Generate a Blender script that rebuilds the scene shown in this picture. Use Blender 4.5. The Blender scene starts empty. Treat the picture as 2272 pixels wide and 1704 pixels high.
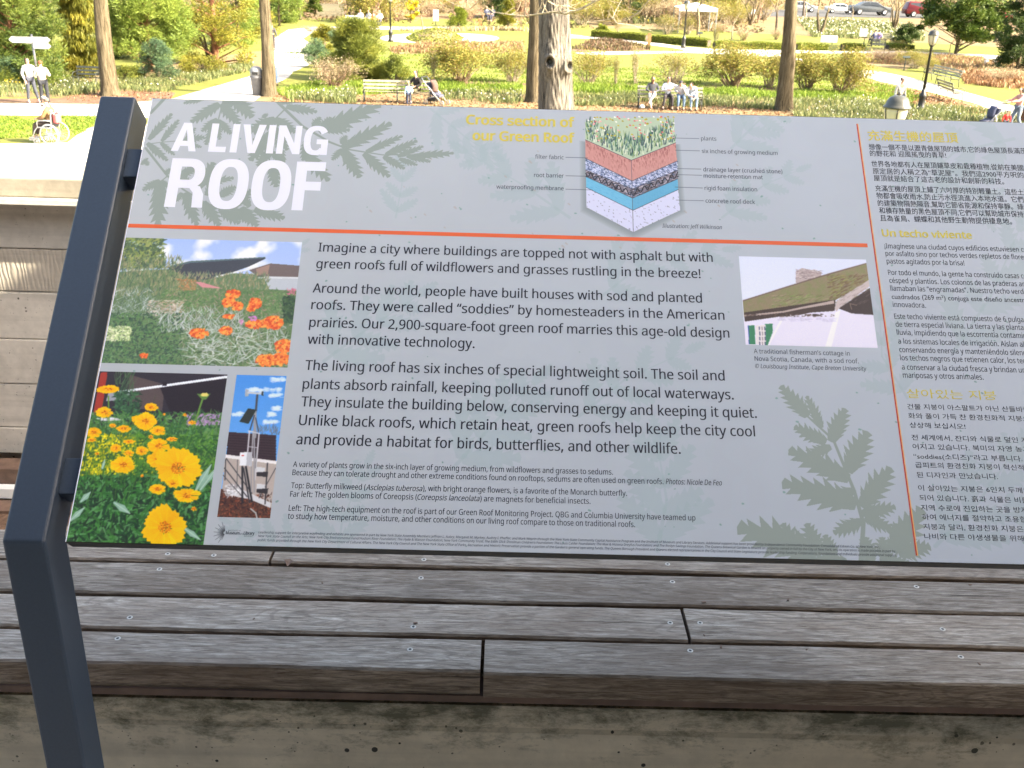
import bpy, bmesh, math, random
import numpy as np
from mathutils import Vector, Matrix
R = math.radians
PI = math.pi
rng = np.random.default_rng(11)
random.seed(11)
sc = bpy.context.scene
COL = sc.collection

# ---------------------------------------------------------------- camera, world, sun, exposure
EXPOSURE = 2.2
SUN_STRENGTH = 5.0
SKY_STRENGTH = 0.15
SUN_EL, SUN_AZ = R(34), R(107)            # azimuth clockwise from +Y
CAM = np.array([0.0, 0.0, 5.2])
PITCH, ROLL, YAW = R(22.489), R(1.677), R(0.576)
FPX, CX, CY = 2210.0, 1136.0, 852.0
FW = np.array([math.sin(YAW)*math.cos(PITCH), math.cos(YAW)*math.cos(PITCH), -math.sin(PITCH)])
_r0 = np.array([math.cos(YAW), -math.sin(YAW), 0.0]); _u0 = np.cross(_r0, FW)
RT = math.cos(ROLL)*_r0 + math.sin(ROLL)*_u0
UP = math.cos(ROLL)*_u0 - math.sin(ROLL)*_r0
cd = bpy.data.cameras.new('camera'); cam = bpy.data.objects.new('camera', cd); COL.objects.link(cam)
cam.matrix_world = Matrix(((RT[0], UP[0], -FW[0], CAM[0]), (RT[1], UP[1], -FW[1], CAM[1]), (RT[2], UP[2], -FW[2], CAM[2]), (0, 0, 0, 1)))
cd.sensor_width = 36; cd.lens = 36*FPX/2272; cd.clip_start = 0.05; cd.clip_end = 2000
cd.dof.use_dof = True; cd.dof.focus_distance = 1.22; cd.dof.aperture_fstop = 26
sc.camera = cam
w = bpy.data.worlds.new('World'); sc.world = w; w.use_nodes = True
nt = w.node_tree; bgn = nt.nodes['Background']
sky = nt.nodes.new('ShaderNodeTexSky'); sky.sky_type = 'NISHITA'; sky.sun_disc = False
sky.sun_elevation = SUN_EL; sky.sun_rotation = SUN_AZ; sky.air_density = 1.0; sky.dust_density = 5.0; sky.ozone_density = 1.0
nt.links.new(sky.outputs[0], bgn.inputs[0]); bgn.inputs[1].default_value = SKY_STRENGTH
sl = bpy.data.lights.new('sun', 'SUN'); sl.energy = SUN_STRENGTH; sl.angle = R(0.5); sl.color = (1.0, 0.93, 0.80)
so = bpy.data.objects.new('sun', sl); COL.objects.link(so)
SD = Vector((math.sin(SUN_AZ)*math.cos(SUN_EL), math.cos(SUN_AZ)*math.cos(SUN_EL), math.sin(SUN_EL)))
so.rotation_euler = SD.to_track_quat('Z', 'Y').to_euler()
vs = sc.view_settings
vs.view_transform = 'Standard'; vs.look = 'None'; vs.exposure = EXPOSURE; vs.gamma = 1; vs.use_curve_mapping = False
try:                                        # the camera's own balance for open shade
    vs.use_white_balance = True; vs.white_balance_temperature = 7150; vs.white_balance_tint = 8
except Exception: pass
sc.cycles.use_denoising = True
sc.cycles.max_bounces = 6; sc.cycles.transparent_max_bounces = 8
sc.cycles.sample_clamp_indirect = 6

# ---------------------------------------------------------------- photograph geometry -> places
def ray(px, py):
    d = FW*FPX + RT*(px-CX) - UP*(py-CY)
    return d/np.linalg.norm(d)
def gz(y):                                  # the far garden rises a little
    t = min(max((y-62)/75, 0), 1); a = 1.3*t*t*(3-2*t)
    t = min(max((y-130)/120, 0), 1)
    return a + 3.0*t*t
def G(px, py, z=None):
    d = ray(px, py)
    if z is not None:
        return CAM + d*((z-CAM[2])/d[2])
    t = (0-CAM[2])/d[2] if d[2] < -1e-3 else 400
    lo, hi = 5.0, 400.0
    for _ in range(50):
        m = (lo+hi)/2; p = CAM+d*m
        if p[2] > gz(p[1]): lo = m
        else: hi = m
    return CAM+d*lo
def SC(p):                                  # photo pixels per metre at a place
    return FPX/float(np.dot(np.asarray(p)-CAM, FW))

# ---------------------------------------------------------------- materials
def new_mat(name):
    m = bpy.data.materials.new(name); m.use_nodes = True
    n = m.node_tree.nodes; b = n['Principled BSDF']
    return m, m.node_tree, b
def N(t, kind, **kw):
    n = t.nodes.new(kind)
    for k, v in kw.items():
        if hasattr(n, k) and k not in ('Scale', 'Color'): setattr(n, k, v)
    return n
def ramp(t, fac, stops):
    r = t.nodes.new('ShaderNodeValToRGB'); e = r.color_ramp.elements
    while len(e) > 1: e.remove(e[-1])
    e[0].position = stops[0][0]; e[0].color = (*stops[0][1], 1)
    for p, c in stops[1:]:
        q = e.new(p); q.color = (*c, 1)
    t.links.new(fac, r.inputs[0]); return r.outputs[0]
def noise(t, vec, scale, detail=4, rough=0.55, dist=0.0):
    n = t.nodes.new('ShaderNodeTexNoise'); n.inputs['Scale'].default_value = scale
    n.inputs['Detail'].default_value = detail; n.inputs['Roughness'].default_value = rough; n.inputs['Distortion'].default_value = dist
    if vec is not None: t.links.new(vec, n.inputs['Vector'])
    return n.outputs[0]
def coords(t, scale=(1, 1, 1), world=False, rot=(0, 0, 0)):
    if world:
        g = t.nodes.new('ShaderNodeNewGeometry'); o = g.outputs['Position']
    else:
        g = t.nodes.new('ShaderNodeTexCoord'); o = g.outputs['Object']
    m = t.nodes.new('ShaderNodeMapping'); m.inputs['Scale'].default_value = scale; m.inputs['Rotation'].default_value = rot
    t.links.new(o, m.inputs[0]); return m.outputs[0]
def mix(t, fac, a, b, mode='MIX'):
    m = t.nodes.new('ShaderNodeMix'); m.data_type = 'RGBA'; m.blend_type = mode
    for sock, v in ((m.inputs[0], fac), (m.inputs[6], a), (m.inputs[7], b)):
        if hasattr(v, 'is_output'): t.links.new(v, sock)
        elif isinstance(v, (int, float)): sock.default_value = v
        else: sock.default_value = (*v, 1)
    return m.outputs[2]
def bump(t, b, h, strength=0.3, dist=0.01):
    n = t.nodes.new('ShaderNodeBump'); n.inputs['Strength'].default_value = strength; n.inputs['Distance'].default_value = dist
    t.links.new(h, n.inputs['Height']); t.links.new(n.outputs[0], b.inputs['Normal'])
def flat(name, c, rough=0.6, metal=0.0, var=0.12, nscale=12.0, spec=None):
    m, t, b = new_mat(name)
    f = noise(t, coords(t), nscale, 5)
    lo = tuple(x*(1-var) for x in c); hi = tuple(min(1, x*(1+var)) for x in c)
    t.links.new(ramp(t, f, [(0.3, lo), (0.7, hi)]), b.inputs['Base Color'])
    b.inputs['Roughness'].default_value = rough; b.inputs['Metallic'].default_value = metal
    if spec is not None: b.inputs['Specular IOR Level'].default_value = spec
    return m
def leafmat(name, a, b_, trans=0.35, c_=None):
    """two or three leaf colours picked per leaf, with light passing through"""
    m, t, b = new_mat(name)
    at = t.nodes.new('ShaderNodeAttribute'); at.attribute_name = 'tint'
    stops = [(0.0, a), (1.0, b_)] if c_ is None else [(0.0, a), (0.6, b_), (1.0, c_)]
    col = ramp(t, at.outputs['Fac'], stops)
    t.links.new(col, b.inputs['Base Color']); b.inputs['Roughness'].default_value = 0.55
    b.inputs['Specular IOR Level'].default_value = 0.25
    tr = t.nodes.new('ShaderNodeBsdfTranslucent'); t.links.new(col, tr.inputs[0])
    mx = t.nodes.new('ShaderNodeMixShader'); mx.inputs[0].default_value = trans
    t.links.new(b.outputs[0], mx.inputs[1]); t.links.new(tr.outputs[0], mx.inputs[2])
    t.links.new(mx.outputs[0], t.nodes['Material Output'].inputs[0])
    return m

# ---------------------------------------------------------------- mesh helpers
def meshdata(name, V, F, mat=None, smooth=False, tint=None, mats=None, mi=None):
    me = bpy.data.meshes.new(name)
    V = np.asarray(V, dtype=np.float32).reshape(-1, 3)
    if isinstance(F, np.ndarray):
        k = F.shape[1]; nf = F.shape[0]
        me.vertices.add(len(V)); me.vertices.foreach_set('co', V.ravel())
        me.loops.add(nf*k); me.loops.foreach_set('vertex_index', F.astype(np.int32).ravel())
        me.polygons.add(nf); me.polygons.foreach_set('loop_start', np.arange(0, nf*k, k, dtype=np.int32))
        me.update(calc_edges=True)
    else:
        me.from_pydata([tuple(map(float, v)) for v in V], [], [tuple(f) for f in F]); me.update()
    if mats:
        for m in mats: me.materials.append(m)
    elif mat: me.materials.append(mat)
    if mi is not None: me.polygons.foreach_set('material_index', np.asarray(mi, dtype=np.int32))
    if smooth: me.polygons.foreach_set('use_smooth', np.ones(len(me.polygons), dtype=bool))
    if tint is not None:
        a = me.attributes.new('tint', 'FLOAT', 'FACE'); a.data.foreach_set('value', np.asarray(tint, dtype=np.float32))
    return me
def link(name, me, parent=None, loc=None, rot=None):
    o = bpy.data.objects.new(name, me); COL.objects.link(o)
    if parent is not None: o.parent = parent
    if loc is not None: o.location = tuple(map(float, loc))
    if rot is not None: o.rotation_euler = rot
    return o
def tag(o, label=None, cat=None, group=None, kind=None):
    if label: o['label'] = label
    if cat: o['category'] = cat
    if group: o['group'] = group
    if kind: o['kind'] = kind
    return o
def thing(name, label, cat, loc=(0, 0, 0), rz=0.0, group=None):
    return tag(link(name, None, None, loc, (0, 0, rz)), label, cat, group)
def dup(root, loc, rz=None, label=None, s=None, group=None):
    r = root.copy(); COL.objects.link(r); r.location = tuple(map(float, loc))
    if rz is not None: r.rotation_euler = (0, 0, rz)
    if s is not None: r.scale = (s, s, s) if not isinstance(s, tuple) else s
    if label: r['label'] = label
    if group: r['group'] = group
    for ch in list(root.children):
        c = ch.copy(); COL.objects.link(c); c.parent = r
        for g in list(ch.children):
            d = g.copy(); COL.objects.link(d); d.parent = c
    return r
class MB:
    """collects shapes into one mesh"""
    def __init__(s): s.v = []; s.f = []; s.m = []
    def add(s, V, F, mi=0):
        n = len(s.v); s.v += [tuple(map(float, p)) for p in V]; s.f += [tuple(i+n for i in f) for f in F]; s.m += [mi]*len(F); return s
    def box(s, c, d, rot=None, mi=0):
        x, y, z = (a/2 for a in d)
        P = [Vector((i*x, j*y, k*z)) for i, j, k in ((-1,-1,-1),(1,-1,-1),(1,1,-1),(-1,1,-1),(-1,-1,1),(1,-1,1),(1,1,1),(-1,1,1))]
        if rot is not None: P = [rot @ p for p in P]
        c = Vector(c)
        return s.add([p+c for p in P], [(0,3,2,1),(4,5,6,7),(0,1,5,4),(1,2,6,5),(2,3,7,6),(3,0,4,7)], mi)
    def tube(s, pts, rad, n=8, caps=True, mi=0, closed=False):
        pts = [Vector(p) for p in pts]; m = len(pts)
        if not hasattr(rad, '__len__'): rad = [rad]*m
        V = []; prev = None
        for i, p in enumerate(pts):
            if closed: t = pts[(i+1) % m]-pts[i-1]
            else: t = (pts[min(i+1, m-1)]-pts[max(i-1, 0)])
            t.normalize()
            if prev is None:
                a = Vector((0, 0, 1)) if abs(t.z) < 0.9 else Vector((1, 0, 0)); a = (a-t*a.dot(t)).normalized()
            else: a = (prev-t*prev.dot(t)).normalized()
            prev = a; b = t.cross(a)
            for k in range(n):
                g = 2*PI*k/n; V.append(p+(a*math.cos(g)+b*math.sin(g))*rad[i])
        F = []
        for i in range(m if closed else m-1):
            j = (i+1) % m
            for k in range(n):
                F.append((i*n+k, i*n+(k+1) % n, j*n+(k+1) % n, j*n+k))
        if caps and not closed: F += [tuple(range(n))[::-1], tuple(range((m-1)*n, m*n))]
        return s.add(V, F, mi)
    def lathe(s, prof, n=16, c=(0, 0, 0), mi=0, sx=1, sy=1):
        V = [(c[0]+r*math.cos(2*PI*k/n)*sx, c[1]+r*math.sin(2*PI*k/n)*sy, c[2]+z) for r, z in prof for k in range(n)]
        F = []
        for i in range(len(prof)-1):
            for k in range(n): F.append((i*n+k, i*n+(k+1) % n, (i+1)*n+(k+1) % n, (i+1)*n+k))
        F += [tuple(range(n))[::-1], tuple(range((len(prof)-1)*n, len(prof)*n))]
        return s.add(V, F, mi)
    def prism(s, poly, x0, x1, axis='x', mi=0):
        """poly in the other two axes, pushed from x0 to x1"""
        n = len(poly)
        def P(a, q):
            return (a, q[0], q[1]) if axis == 'x' else ((q[0], a, q[1]) if axis == 'y' else (q[0], q[1], a))
        V = [P(x0, q) for q in poly]+[P(x1, q) for q in poly]
        F = [tuple(range(n)), tuple(range(n, 2*n))[::-1]]+[(i, i+n, (i+1) % n+n, (i+1) % n) for i in range(n)]
        return s.add(V, F, mi)
    def mesh(s, name, mat=None, smooth=False, mats=None, bevel=0.0, seg=2, fix=True):
        me = meshdata(name, s.v, s.f, mat, smooth, mats=mats, mi=s.m if mats else None)
        if bevel or fix:
            bm = bmesh.new(); bm.from_mesh(me)
            bmesh.ops.recalc_face_normals(bm, faces=bm.faces)
            if bevel:
                es = [e for e in bm.edges if len(e.link_faces) == 2 and e.calc_face_angle(0) > 0.5]
                bmesh.ops.bevel(bm, geom=es, offset=bevel, segments=seg, affect='EDGES', profile=0.5)
            bm.to_mesh(me); bm.free()
        return me
    def build(s, name, mat=None, parent=None, smooth=False, mats=None, bevel=0.0, loc=None, rot=None, seg=2):
        return link(name, s.mesh(name, mat, smooth, mats, bevel, seg), parent, loc, rot)

# ================================================================ MATERIAL SET
M = {}
M['post'] = flat('blue grey powder coat', (0.033, 0.050, 0.080), 0.40, 0.0, 0.07, 300)
t = M['post'].node_tree; bump(t, t.nodes['Principled BSDF'], noise(t, coords(t), 900, 2), 0.12, 0.0006)
M['panel_core'] = flat('dark bronze panel edge', (0.035, 0.032, 0.026), 0.5)
M['black'] = flat('black paint', (0.02, 0.021, 0.022), 0.45)
M['dark_metal'] = flat('dark green metal', (0.025, 0.035, 0.03), 0.45)
M['chrome'] = flat('bright metal', (0.62, 0.63, 0.64), 0.28, 0.7)
M['white_paint'] = flat('white paint', (0.78, 0.78, 0.76), 0.5, var=0.05)
M['rubber'] = flat('rubber', (0.025, 0.025, 0.027), 0.8)
M['glass_dark'] = flat('dark glass', (0.03, 0.035, 0.04), 0.08, var=0.02)
M['bench_wood'] = flat('weathered bench slat', (0.27, 0.25, 0.18), 0.7, nscale=6, var=0.25)
M['bench_iron'] = flat('bench iron', (0.03, 0.035, 0.03), 0.5)

def wood_mat():
    m, t, b = new_mat('weathered grey timber')
    oi = t.nodes.new('ShaderNodeObjectInfo')
    g = t.nodes.new('ShaderNodeTexCoord')
    vm = t.nodes.new('ShaderNodeVectorMath'); vm.operation = 'MULTIPLY_ADD'
    cmb = t.nodes.new('ShaderNodeCombineXYZ')
    for k in range(3):
        mm = t.nodes.new('ShaderNodeMath'); mm.operation = 'MULTIPLY'; mm.inputs[1].default_value = (37.0, 13.0, 7.0)[k]
        t.links.new(oi.outputs['Random'], mm.inputs[0]); t.links.new(mm.outputs[0], cmb.inputs[k])
    vm.inputs[1].default_value = (1, 1, 1); t.links.new(g.outputs['Object'], vm.inputs[0]); t.links.new(cmb.outputs[0], vm.inputs[2])
    def mp(s):
        q = t.nodes.new('ShaderNodeMapping'); q.inputs['Scale'].default_value = s; t.links.new(vm.outputs[0], q.inputs[0]); return q.outputs[0]
    fine = noise(t, mp((14, 150, 150)), 1.0, 7, 0.72, 0.9)        # hair grain along x
    cath = noise(t, mp((2.2, 13, 13)), 1.0, 2, 0.4, 1.2)          # slow figure
    wv = t.nodes.new('ShaderNodeMath'); wv.operation = 'SINE'
    mu = t.nodes.new('ShaderNodeMath'); mu.operation = 'MULTIPLY'; mu.inputs[1].default_value = 70
    t.links.new(cath, mu.inputs[0]); t.links.new(mu.outputs[0], wv.inputs[0])
    blot = noise(t, mp((4, 11, 11)), 1.0, 5, 0.65)
    crack = noise(t, mp((2.2, 120, 120)), 1.0, 3, 0.5, 0.1)
    hair = noise(t, mp((40, 520, 520)), 1.0, 4, 0.7, 0.3)
    c = ramp(t, fine, [(0.30, (0.07, 0.057, 0.046)), (0.42, (0.225, 0.195, 0.162)), (0.56, (0.38, 0.345, 0.302)), (0.74, (0.62, 0.58, 0.52))])
    c = mix(t, ramp(t, wv.outputs[0], [(0.35, (0, 0, 0)), (0.9, (0.34, 0.34, 0.34))]), c, (0.11, 0.096, 0.085))
    c = mix(t, ramp(t, blot, [(0.42, (0, 0, 0)), (0.72, (0.7, 0.7, 0.7))]), c, (0.20, 0.155, 0.12))
    c = mix(t, ramp(t, hair, [(0.34, (0.6, 0.6, 0.6)), (0.48, (0, 0, 0))]), c, (0.085, 0.072, 0.06))
    c = mix(t, ramp(t, crack, [(0.24, (0.85, 0.85, 0.85)), (0.31, (0, 0, 0))]), c, (0.03, 0.025, 0.022))
    tone = t.nodes.new('ShaderNodeMapRange'); tone.inputs['To Min'].default_value = 0.78; tone.inputs['To Max'].default_value = 1.2
    t.links.new(oi.outputs['Random'], tone.inputs[0])
    c2 = t.nodes.new('ShaderNodeVectorMath'); c2.operation = 'SCALE'; t.links.new(c, c2.inputs[0]); t.links.new(tone.outputs[0], c2.inputs['Scale'])
    # faces that never see the weather stay browner: the plank's vertical side
    sx = t.nodes.new('ShaderNodeSeparateXYZ'); t.links.new(g.outputs['Normal'], sx.inputs[0])
    side = ramp(t, sx.outputs[2], [(0.35, (1, 1, 1)), (0.75, (0, 0, 0))])
    brown = mix(t, 1.0, c2.outputs[0], (0.84, 0.73, 0.65), 'MULTIPLY')
    c3 = mix(t, side, c2.outputs[0], brown)
    t.links.new(c3, b.inputs['Base Color']); b.inputs['Roughness'].default_value = 0.78; b.inputs['Specular IOR Level'].default_value = 0.25
    bump(t, b, fine, 0.55, 0.0015)
    return m
M['timber'] = wood_mat()
M['timber_red'] = flat('unweathered red brown timber', (0.15, 0.092, 0.065), 0.7, nscale=20, var=0.3)

def concrete_mat(name, base, stain_shade=0.0, holes=True, brush=0.0, ztop=None):
    m, t, b = new_mat(name)
    P = coords(t, world=True)
    n1 = noise(t, P, 2.2, 6, 0.6); n2 = noise(t, P, 22, 5, 0.6)
    lo = tuple(x*0.68 for x in base); hi = tuple(min(1, x*1.22) for x in base)
    c = ramp(t, n1, [(0.3, lo), (0.5, base), (0.72, hi)])
    c = mix(t, 0.35, c, ramp(t, n2, [(0.3, lo), (0.7, hi)]))
    # faint level pour lines
    P3 = coords(t, (0.35, 0.35, 9), world=True); n3 = noise(t, P3, 1.6, 5, 0.6)
    c = mix(t, ramp(t, n3, [(0.5, (0, 0, 0)), (0.7, (0.45, 0.45, 0.45))]), c, tuple(x*0.55 for x in base))
    h = n2
    if holes:
        v = t.nodes.new('ShaderNodeTexVoronoi'); v.inputs['Scale'].default_value = 26; v.inputs['Randomness'].default_value = 1
        t.links.new(P, v.inputs['Vector'])
        sz = noise(t, P, 14, 2)
        th = t.nodes.new('ShaderNodeMapRange'); th.inputs['From Min'].default_value = 0.42; th.inputs['From Max'].default_value = 0.75
        th.inputs['To Min'].default_value = 0.0; th.inputs['To Max'].default_value = 0.2; t.links.new(sz, th.inputs[0])
        ls = t.nodes.new('ShaderNodeMath'); ls.operation = 'LESS_THAN'; t.links.new(v.outputs['Distance'], ls.inputs[0]); t.links.new(th.outputs[0], ls.inputs[1])
        c = mix(t, ls.outputs[0], c, (0.055, 0.05, 0.042))
        v2 = t.nodes.new('ShaderNodeTexVoronoi'); v2.inputs['Scale'].default_value = 85; t.links.new(P, v2.inputs['Vector'])
        th2 = t.nodes.new('ShaderNodeMapRange'); th2.inputs['From Min'].default_value = 0.5; th2.inputs['From Max'].default_value = 0.8; th2.inputs['To Min'].default_value = 0.0; th2.inputs['To Max'].default_value = 0.34; t.links.new(noise(t, P, 40, 2), th2.inputs[0])
        l2 = t.nodes.new('ShaderNodeMath'); l2.operation = 'LESS_THAN'; t.links.new(v2.outputs['Distance'], l2.inputs[0]); t.links.new(th2.outputs[0], l2.inputs[1])
        c = mix(t, l2.outputs[0], c, tuple(x*0.25 for x in base))
        sb = t.nodes.new('ShaderNodeMath'); sb.operation = 'SUBTRACT'; t.links.new(n2, sb.inputs[0]); t.links.new(ls.outputs[0], sb.inputs[1]); h = sb.outputs[0]
    if stain_shade:
        P2 = coords(t, (1.6, 1.6, 3.4), world=True); n4 = noise(t, P2, 6.0, 9, 0.8, 0.2)
        geo = t.nodes.new('ShaderNodeNewGeometry'); sx = t.nodes.new('ShaderNodeSeparateXYZ'); t.links.new(geo.outputs['Position'], sx.inputs[0])
        zz = t.nodes.new('ShaderNodeMapRange'); zz.inputs['From Min'].default_value = ztop-0.19; zz.inputs['From Max'].default_value = ztop
        zz.inputs['To Min'].default_value = -0.17; zz.inputs['To Max'].default_value = 0.17; t.links.new(sx.outputs[2], zz.inputs[0])  # moss stain thickens towards the top, with under-bench shadow painted in
        ad = t.nodes.new('ShaderNodeMath'); ad.operation = 'ADD'; t.links.new(n4, ad.inputs[0]); t.links.new(zz.outputs[0], ad.inputs[1])
        c = mix(t, ramp(t, ad.outputs[0], [(0.5, (0, 0, 0)), (0.68, (stain_shade,)*3)]), c, (0.085, 0.082, 0.048))
    if brush:
        wv = t.nodes.new('ShaderNodeTexWave'); wv.wave_type = 'BANDS'; wv.bands_direction = 'X'
        wv.inputs['Scale'].default_value = 13; wv.inputs['Distortion'].default_value = 9; wv.inputs['Detail'].default_value = 3
        t.links.new(coords(t, (1, 1, 0.35), world=True), wv.inputs[0])
        c = mix(t, ramp(t, wv.outputs[0], [(0.0, (0.45*brush,)*3), (0.3, (0, 0, 0))]), c, tuple(x*0.68 for x in base))
        h = wv.outputs[0]
    t.links.new(c, b.inputs['Base Color']); b.inputs['Roughness'].default_value = 0.88
    bump(t, b, h, 0.5, 0.004)
    return m
M['plinth'] = concrete_mat('stained plinth concrete', (0.66, 0.58, 0.45), 0.85, ztop=4.08)
M['wall_smooth'] = concrete_mat('smooth wall concrete', (0.54, 0.50, 0.44))
M['wall_rough'] = concrete_mat('combed wall concrete', (0.48, 0.43, 0.36), brush=1.0, holes=False)
M['coping'] = concrete_mat('coping concrete', (0.34, 0.30, 0.235), holes=False)
M['pale_concrete'] = concrete_mat('pale concrete', (0.55, 0.53, 0.48), holes=False)
M['paving'] = concrete_mat('pale garden paving', (0.50, 0.46, 0.42), holes=False)

def ground_mat(name, cols, s1=0.6, s2=9.0, bumpd=0.03):
    m, t, b = new_mat(name)
    P = coords(t, world=True)
    n1 = noise(t, P, s1, 6, 0.65); n2 = noise(t, P, s2, 6, 0.75)
    a = ramp(t, n1, [(0.35, cols[0]), (0.65, cols[1])])
    c = mix(t, ramp(t, n2, [(0.42, (0, 0, 0)), (0.62, (1, 1, 1))]), a, cols[2])
    t.links.new(c, b.inputs['Base Color']); b.inputs['Roughness'].default_value = 0.9; b.inputs['Specular IOR Level'].default_value = 0.15
    bump(t, b, n2, 0.8, bumpd); return m
M['lawn'] = ground_mat('spring lawn', [(0.125, 0.165, 0.028), (0.215, 0.235, 0.045), (0.15, 0.13, 0.05)], 0.22, 5.5)
M['leafy'] = ground_mat('leaf littered soil', [(0.20, 0.135, 0.08), (0.29, 0.20, 0.125), (0.14, 0.125, 0.05)], 0.5, 7)
M['mulch'] = ground_mat('pink brown mulch', [(0.17, 0.105, 0.07), (0.25, 0.16, 0.115), (0.10, 0.062, 0.042)], 0.8, 12)
M['far_ground'] = ground_mat('far woodland floor', [(0.20, 0.13, 0.075), (0.13, 0.13, 0.04), (0.24, 0.15, 0.10)], 0.12, 2.2)
M['asphalt'] = flat('asphalt', (0.06, 0.06, 0.062), 0.9, nscale=3)
M['deckfloor'] = concrete_mat('terrace floor', (0.60, 0.57, 0.52))

def bark_mat(name, a, b_, sx=9, sz=1.4):
    m, t, b = new_mat(name)
    P = coords(t, (sx, sx, sz)); n1 = noise(t, P, 1.0, 6, 0.7, 0.6)
    n2 = noise(t, coords(t), 1.3, 3)
    c = ramp(t, n1, [(0.36, tuple(x*0.35 for x in a)), (0.46, a), (0.68, b_)])
    c = mix(t, ramp(t, n2, [(0.45, (0, 0, 0)), (0.7, (0.4, 0.4, 0.4))]), c, tuple(x*0.7 for x in a))
    t.links.new(c, b.inputs['Base Color']); b.inputs['Roughness'].default_value = 0.9; b.inputs['Specular IOR Level'].default_value = 0.1
    bump(t, b, n1, 1.0, 0.05); return m
M['bark'] = bark_mat('grey brown bark', (0.10, 0.080, 0.050), (0.20, 0.165, 0.112), 14, 1.3)
M['bark_old'] = bark_mat('furrowed old bark', (0.105, 0.094, 0.082), (0.27, 0.245, 0.21), 11, 1.1)
M['bark_red'] = bark_mat('red pine bark', (0.22, 0.10, 0.06), (0.36, 0.19, 0.12), 9, 2)
M['twig'] = bark_mat('twig bark', (0.22, 0.165, 0.105), (0.36, 0.28, 0.19), 8, 8)
M['twig_pale'] = bark_mat('pale twig bark', (0.34, 0.28, 0.20), (0.55, 0.48, 0.36), 8, 8)
M['twig_red'] = bark_mat('red twig bark', (0.27, 0.17, 0.12), (0.42, 0.29, 0.21), 8, 8)
M['twig_dark'] = bark_mat('dark twig bark', (0.10, 0.08, 0.06), (0.17, 0.14, 0.11), 8, 8)
L = {}
L['pine'] = leafmat('soft pine needles', (0.035, 0.075, 0.022), (0.15, 0.20, 0.04), 0.3, (0.26, 0.29, 0.06))
L['pale_pine'] = leafmat('pale pine needles', (0.07, 0.12, 0.028), (0.22, 0.29, 0.055), 0.35, (0.34, 0.38, 0.085))
L['golden'] = leafmat('golden cypress', (0.06, 0.085, 0.018), (0.22, 0.21, 0.03), 0.3, (0.36, 0.31, 0.05))
L['blue_juniper'] = leafmat('blue green juniper', (0.035, 0.075, 0.05), (0.11, 0.18, 0.09), 0.25, (0.18, 0.26, 0.11))
L['juniper'] = leafmat('yellow green juniper', (0.05, 0.075, 0.02), (0.20, 0.23, 0.045), 0.3, (0.30, 0.28, 0.05))
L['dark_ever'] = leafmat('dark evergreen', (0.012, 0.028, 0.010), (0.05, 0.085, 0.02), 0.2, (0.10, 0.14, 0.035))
L['magnolia'] = leafmat('magnolia leaves', (0.022, 0.045, 0.010), (0.075, 0.12, 0.02), 0.2, (0.25, 0.30, 0.08))
L['hedge'] = leafmat('box hedge', (0.06, 0.09, 0.014), (0.21, 0.25, 0.035), 0.3, (0.36, 0.36, 0.06))
L['bud'] = leafmat('golden spring buds', (0.20, 0.15, 0.035), (0.30, 0.26, 0.06), 0.35, (0.20, 0.25, 0.05))
L['blade'] = leafmat('daffodil blades', (0.07, 0.10, 0.04), (0.17, 0.20, 0.075), 0.3, (0.30, 0.29, 0.13))
L['grass'] = leafmat('long grass', (0.08, 0.14, 0.02), (0.18, 0.26, 0.035), 0.35, (0.26, 0.33, 0.06))
L['yellow'] = leafmat('yellow blossom', (0.5, 0.40, 0.03), (0.62, 0.52, 0.06), 0.3)
L['white_fl'] = leafmat('white blossom', (0.62, 0.62, 0.52), (0.75, 0.74, 0.62), 0.25)
L['redbush'] = leafmat('russet leaves', (0.20, 0.115, 0.06), (0.33, 0.21, 0.12), 0.3, (0.24, 0.25, 0.09))
L['straw'] = leafmat('straw', (0.34, 0.26, 0.15), (0.5, 0.42, 0.27), 0.3)
L['litter'] = leafmat('dead leaves', (0.14, 0.065, 0.03), (0.30, 0.16, 0.08), 0.2, (0.40, 0.27, 0.16))

# ================================================================ THE PRINTED SIGN
PX0, PD, PZ, PT = -0.4825606, 0.95663889, 4.59921289, 0.7824189
PH, PW = 0.61, 1.50
_e_v = np.array([0, math.cos(PT), math.sin(PT)]); _e_n = np.array([0, -math.sin(PT), math.cos(PT)]); _o = np.array([PX0, PD, PZ])
def UV(px, py):                      # place on the sign's face, metres from its lower left corner
    d = ray(px, py); s = np.dot(_o-CAM, _e_n)/np.dot(d, _e_n); p = CAM+d*s-_o
    return float(p[0]), float(np.dot(p, _e_v))
def Z(x0, y0, s):                    # coordinates read off an enlargement of the photograph
    return lambda x, y: UV(x0+x/s, y0+y/s)
VW = Z(0, 0, 2212/2272); ZT = Z(300, 200, 2.989); ZI = Z(1000, 230, 2.765); ZR = Z(1860, 250, 2.5534); ZK = Z(1860, 820, 3.687)
ZP1 = Z(200, 500, 4.424); ZP2 = Z(140, 800, 3.771); ZP4 = Z(1600, 540, 5.529); ZB = Z(650, 520, 2.1067); ZC = Z(450, 1000, 2.765); ZD = Z(1200, 1000, 2.4578)
PXM = 1800
CW, CH = int(PW*PXM), int(PH*PXM)
canvas = np.zeros((CH, CW, 3), dtype=np.float32)
prs = np.random.default_rng(5)
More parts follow.
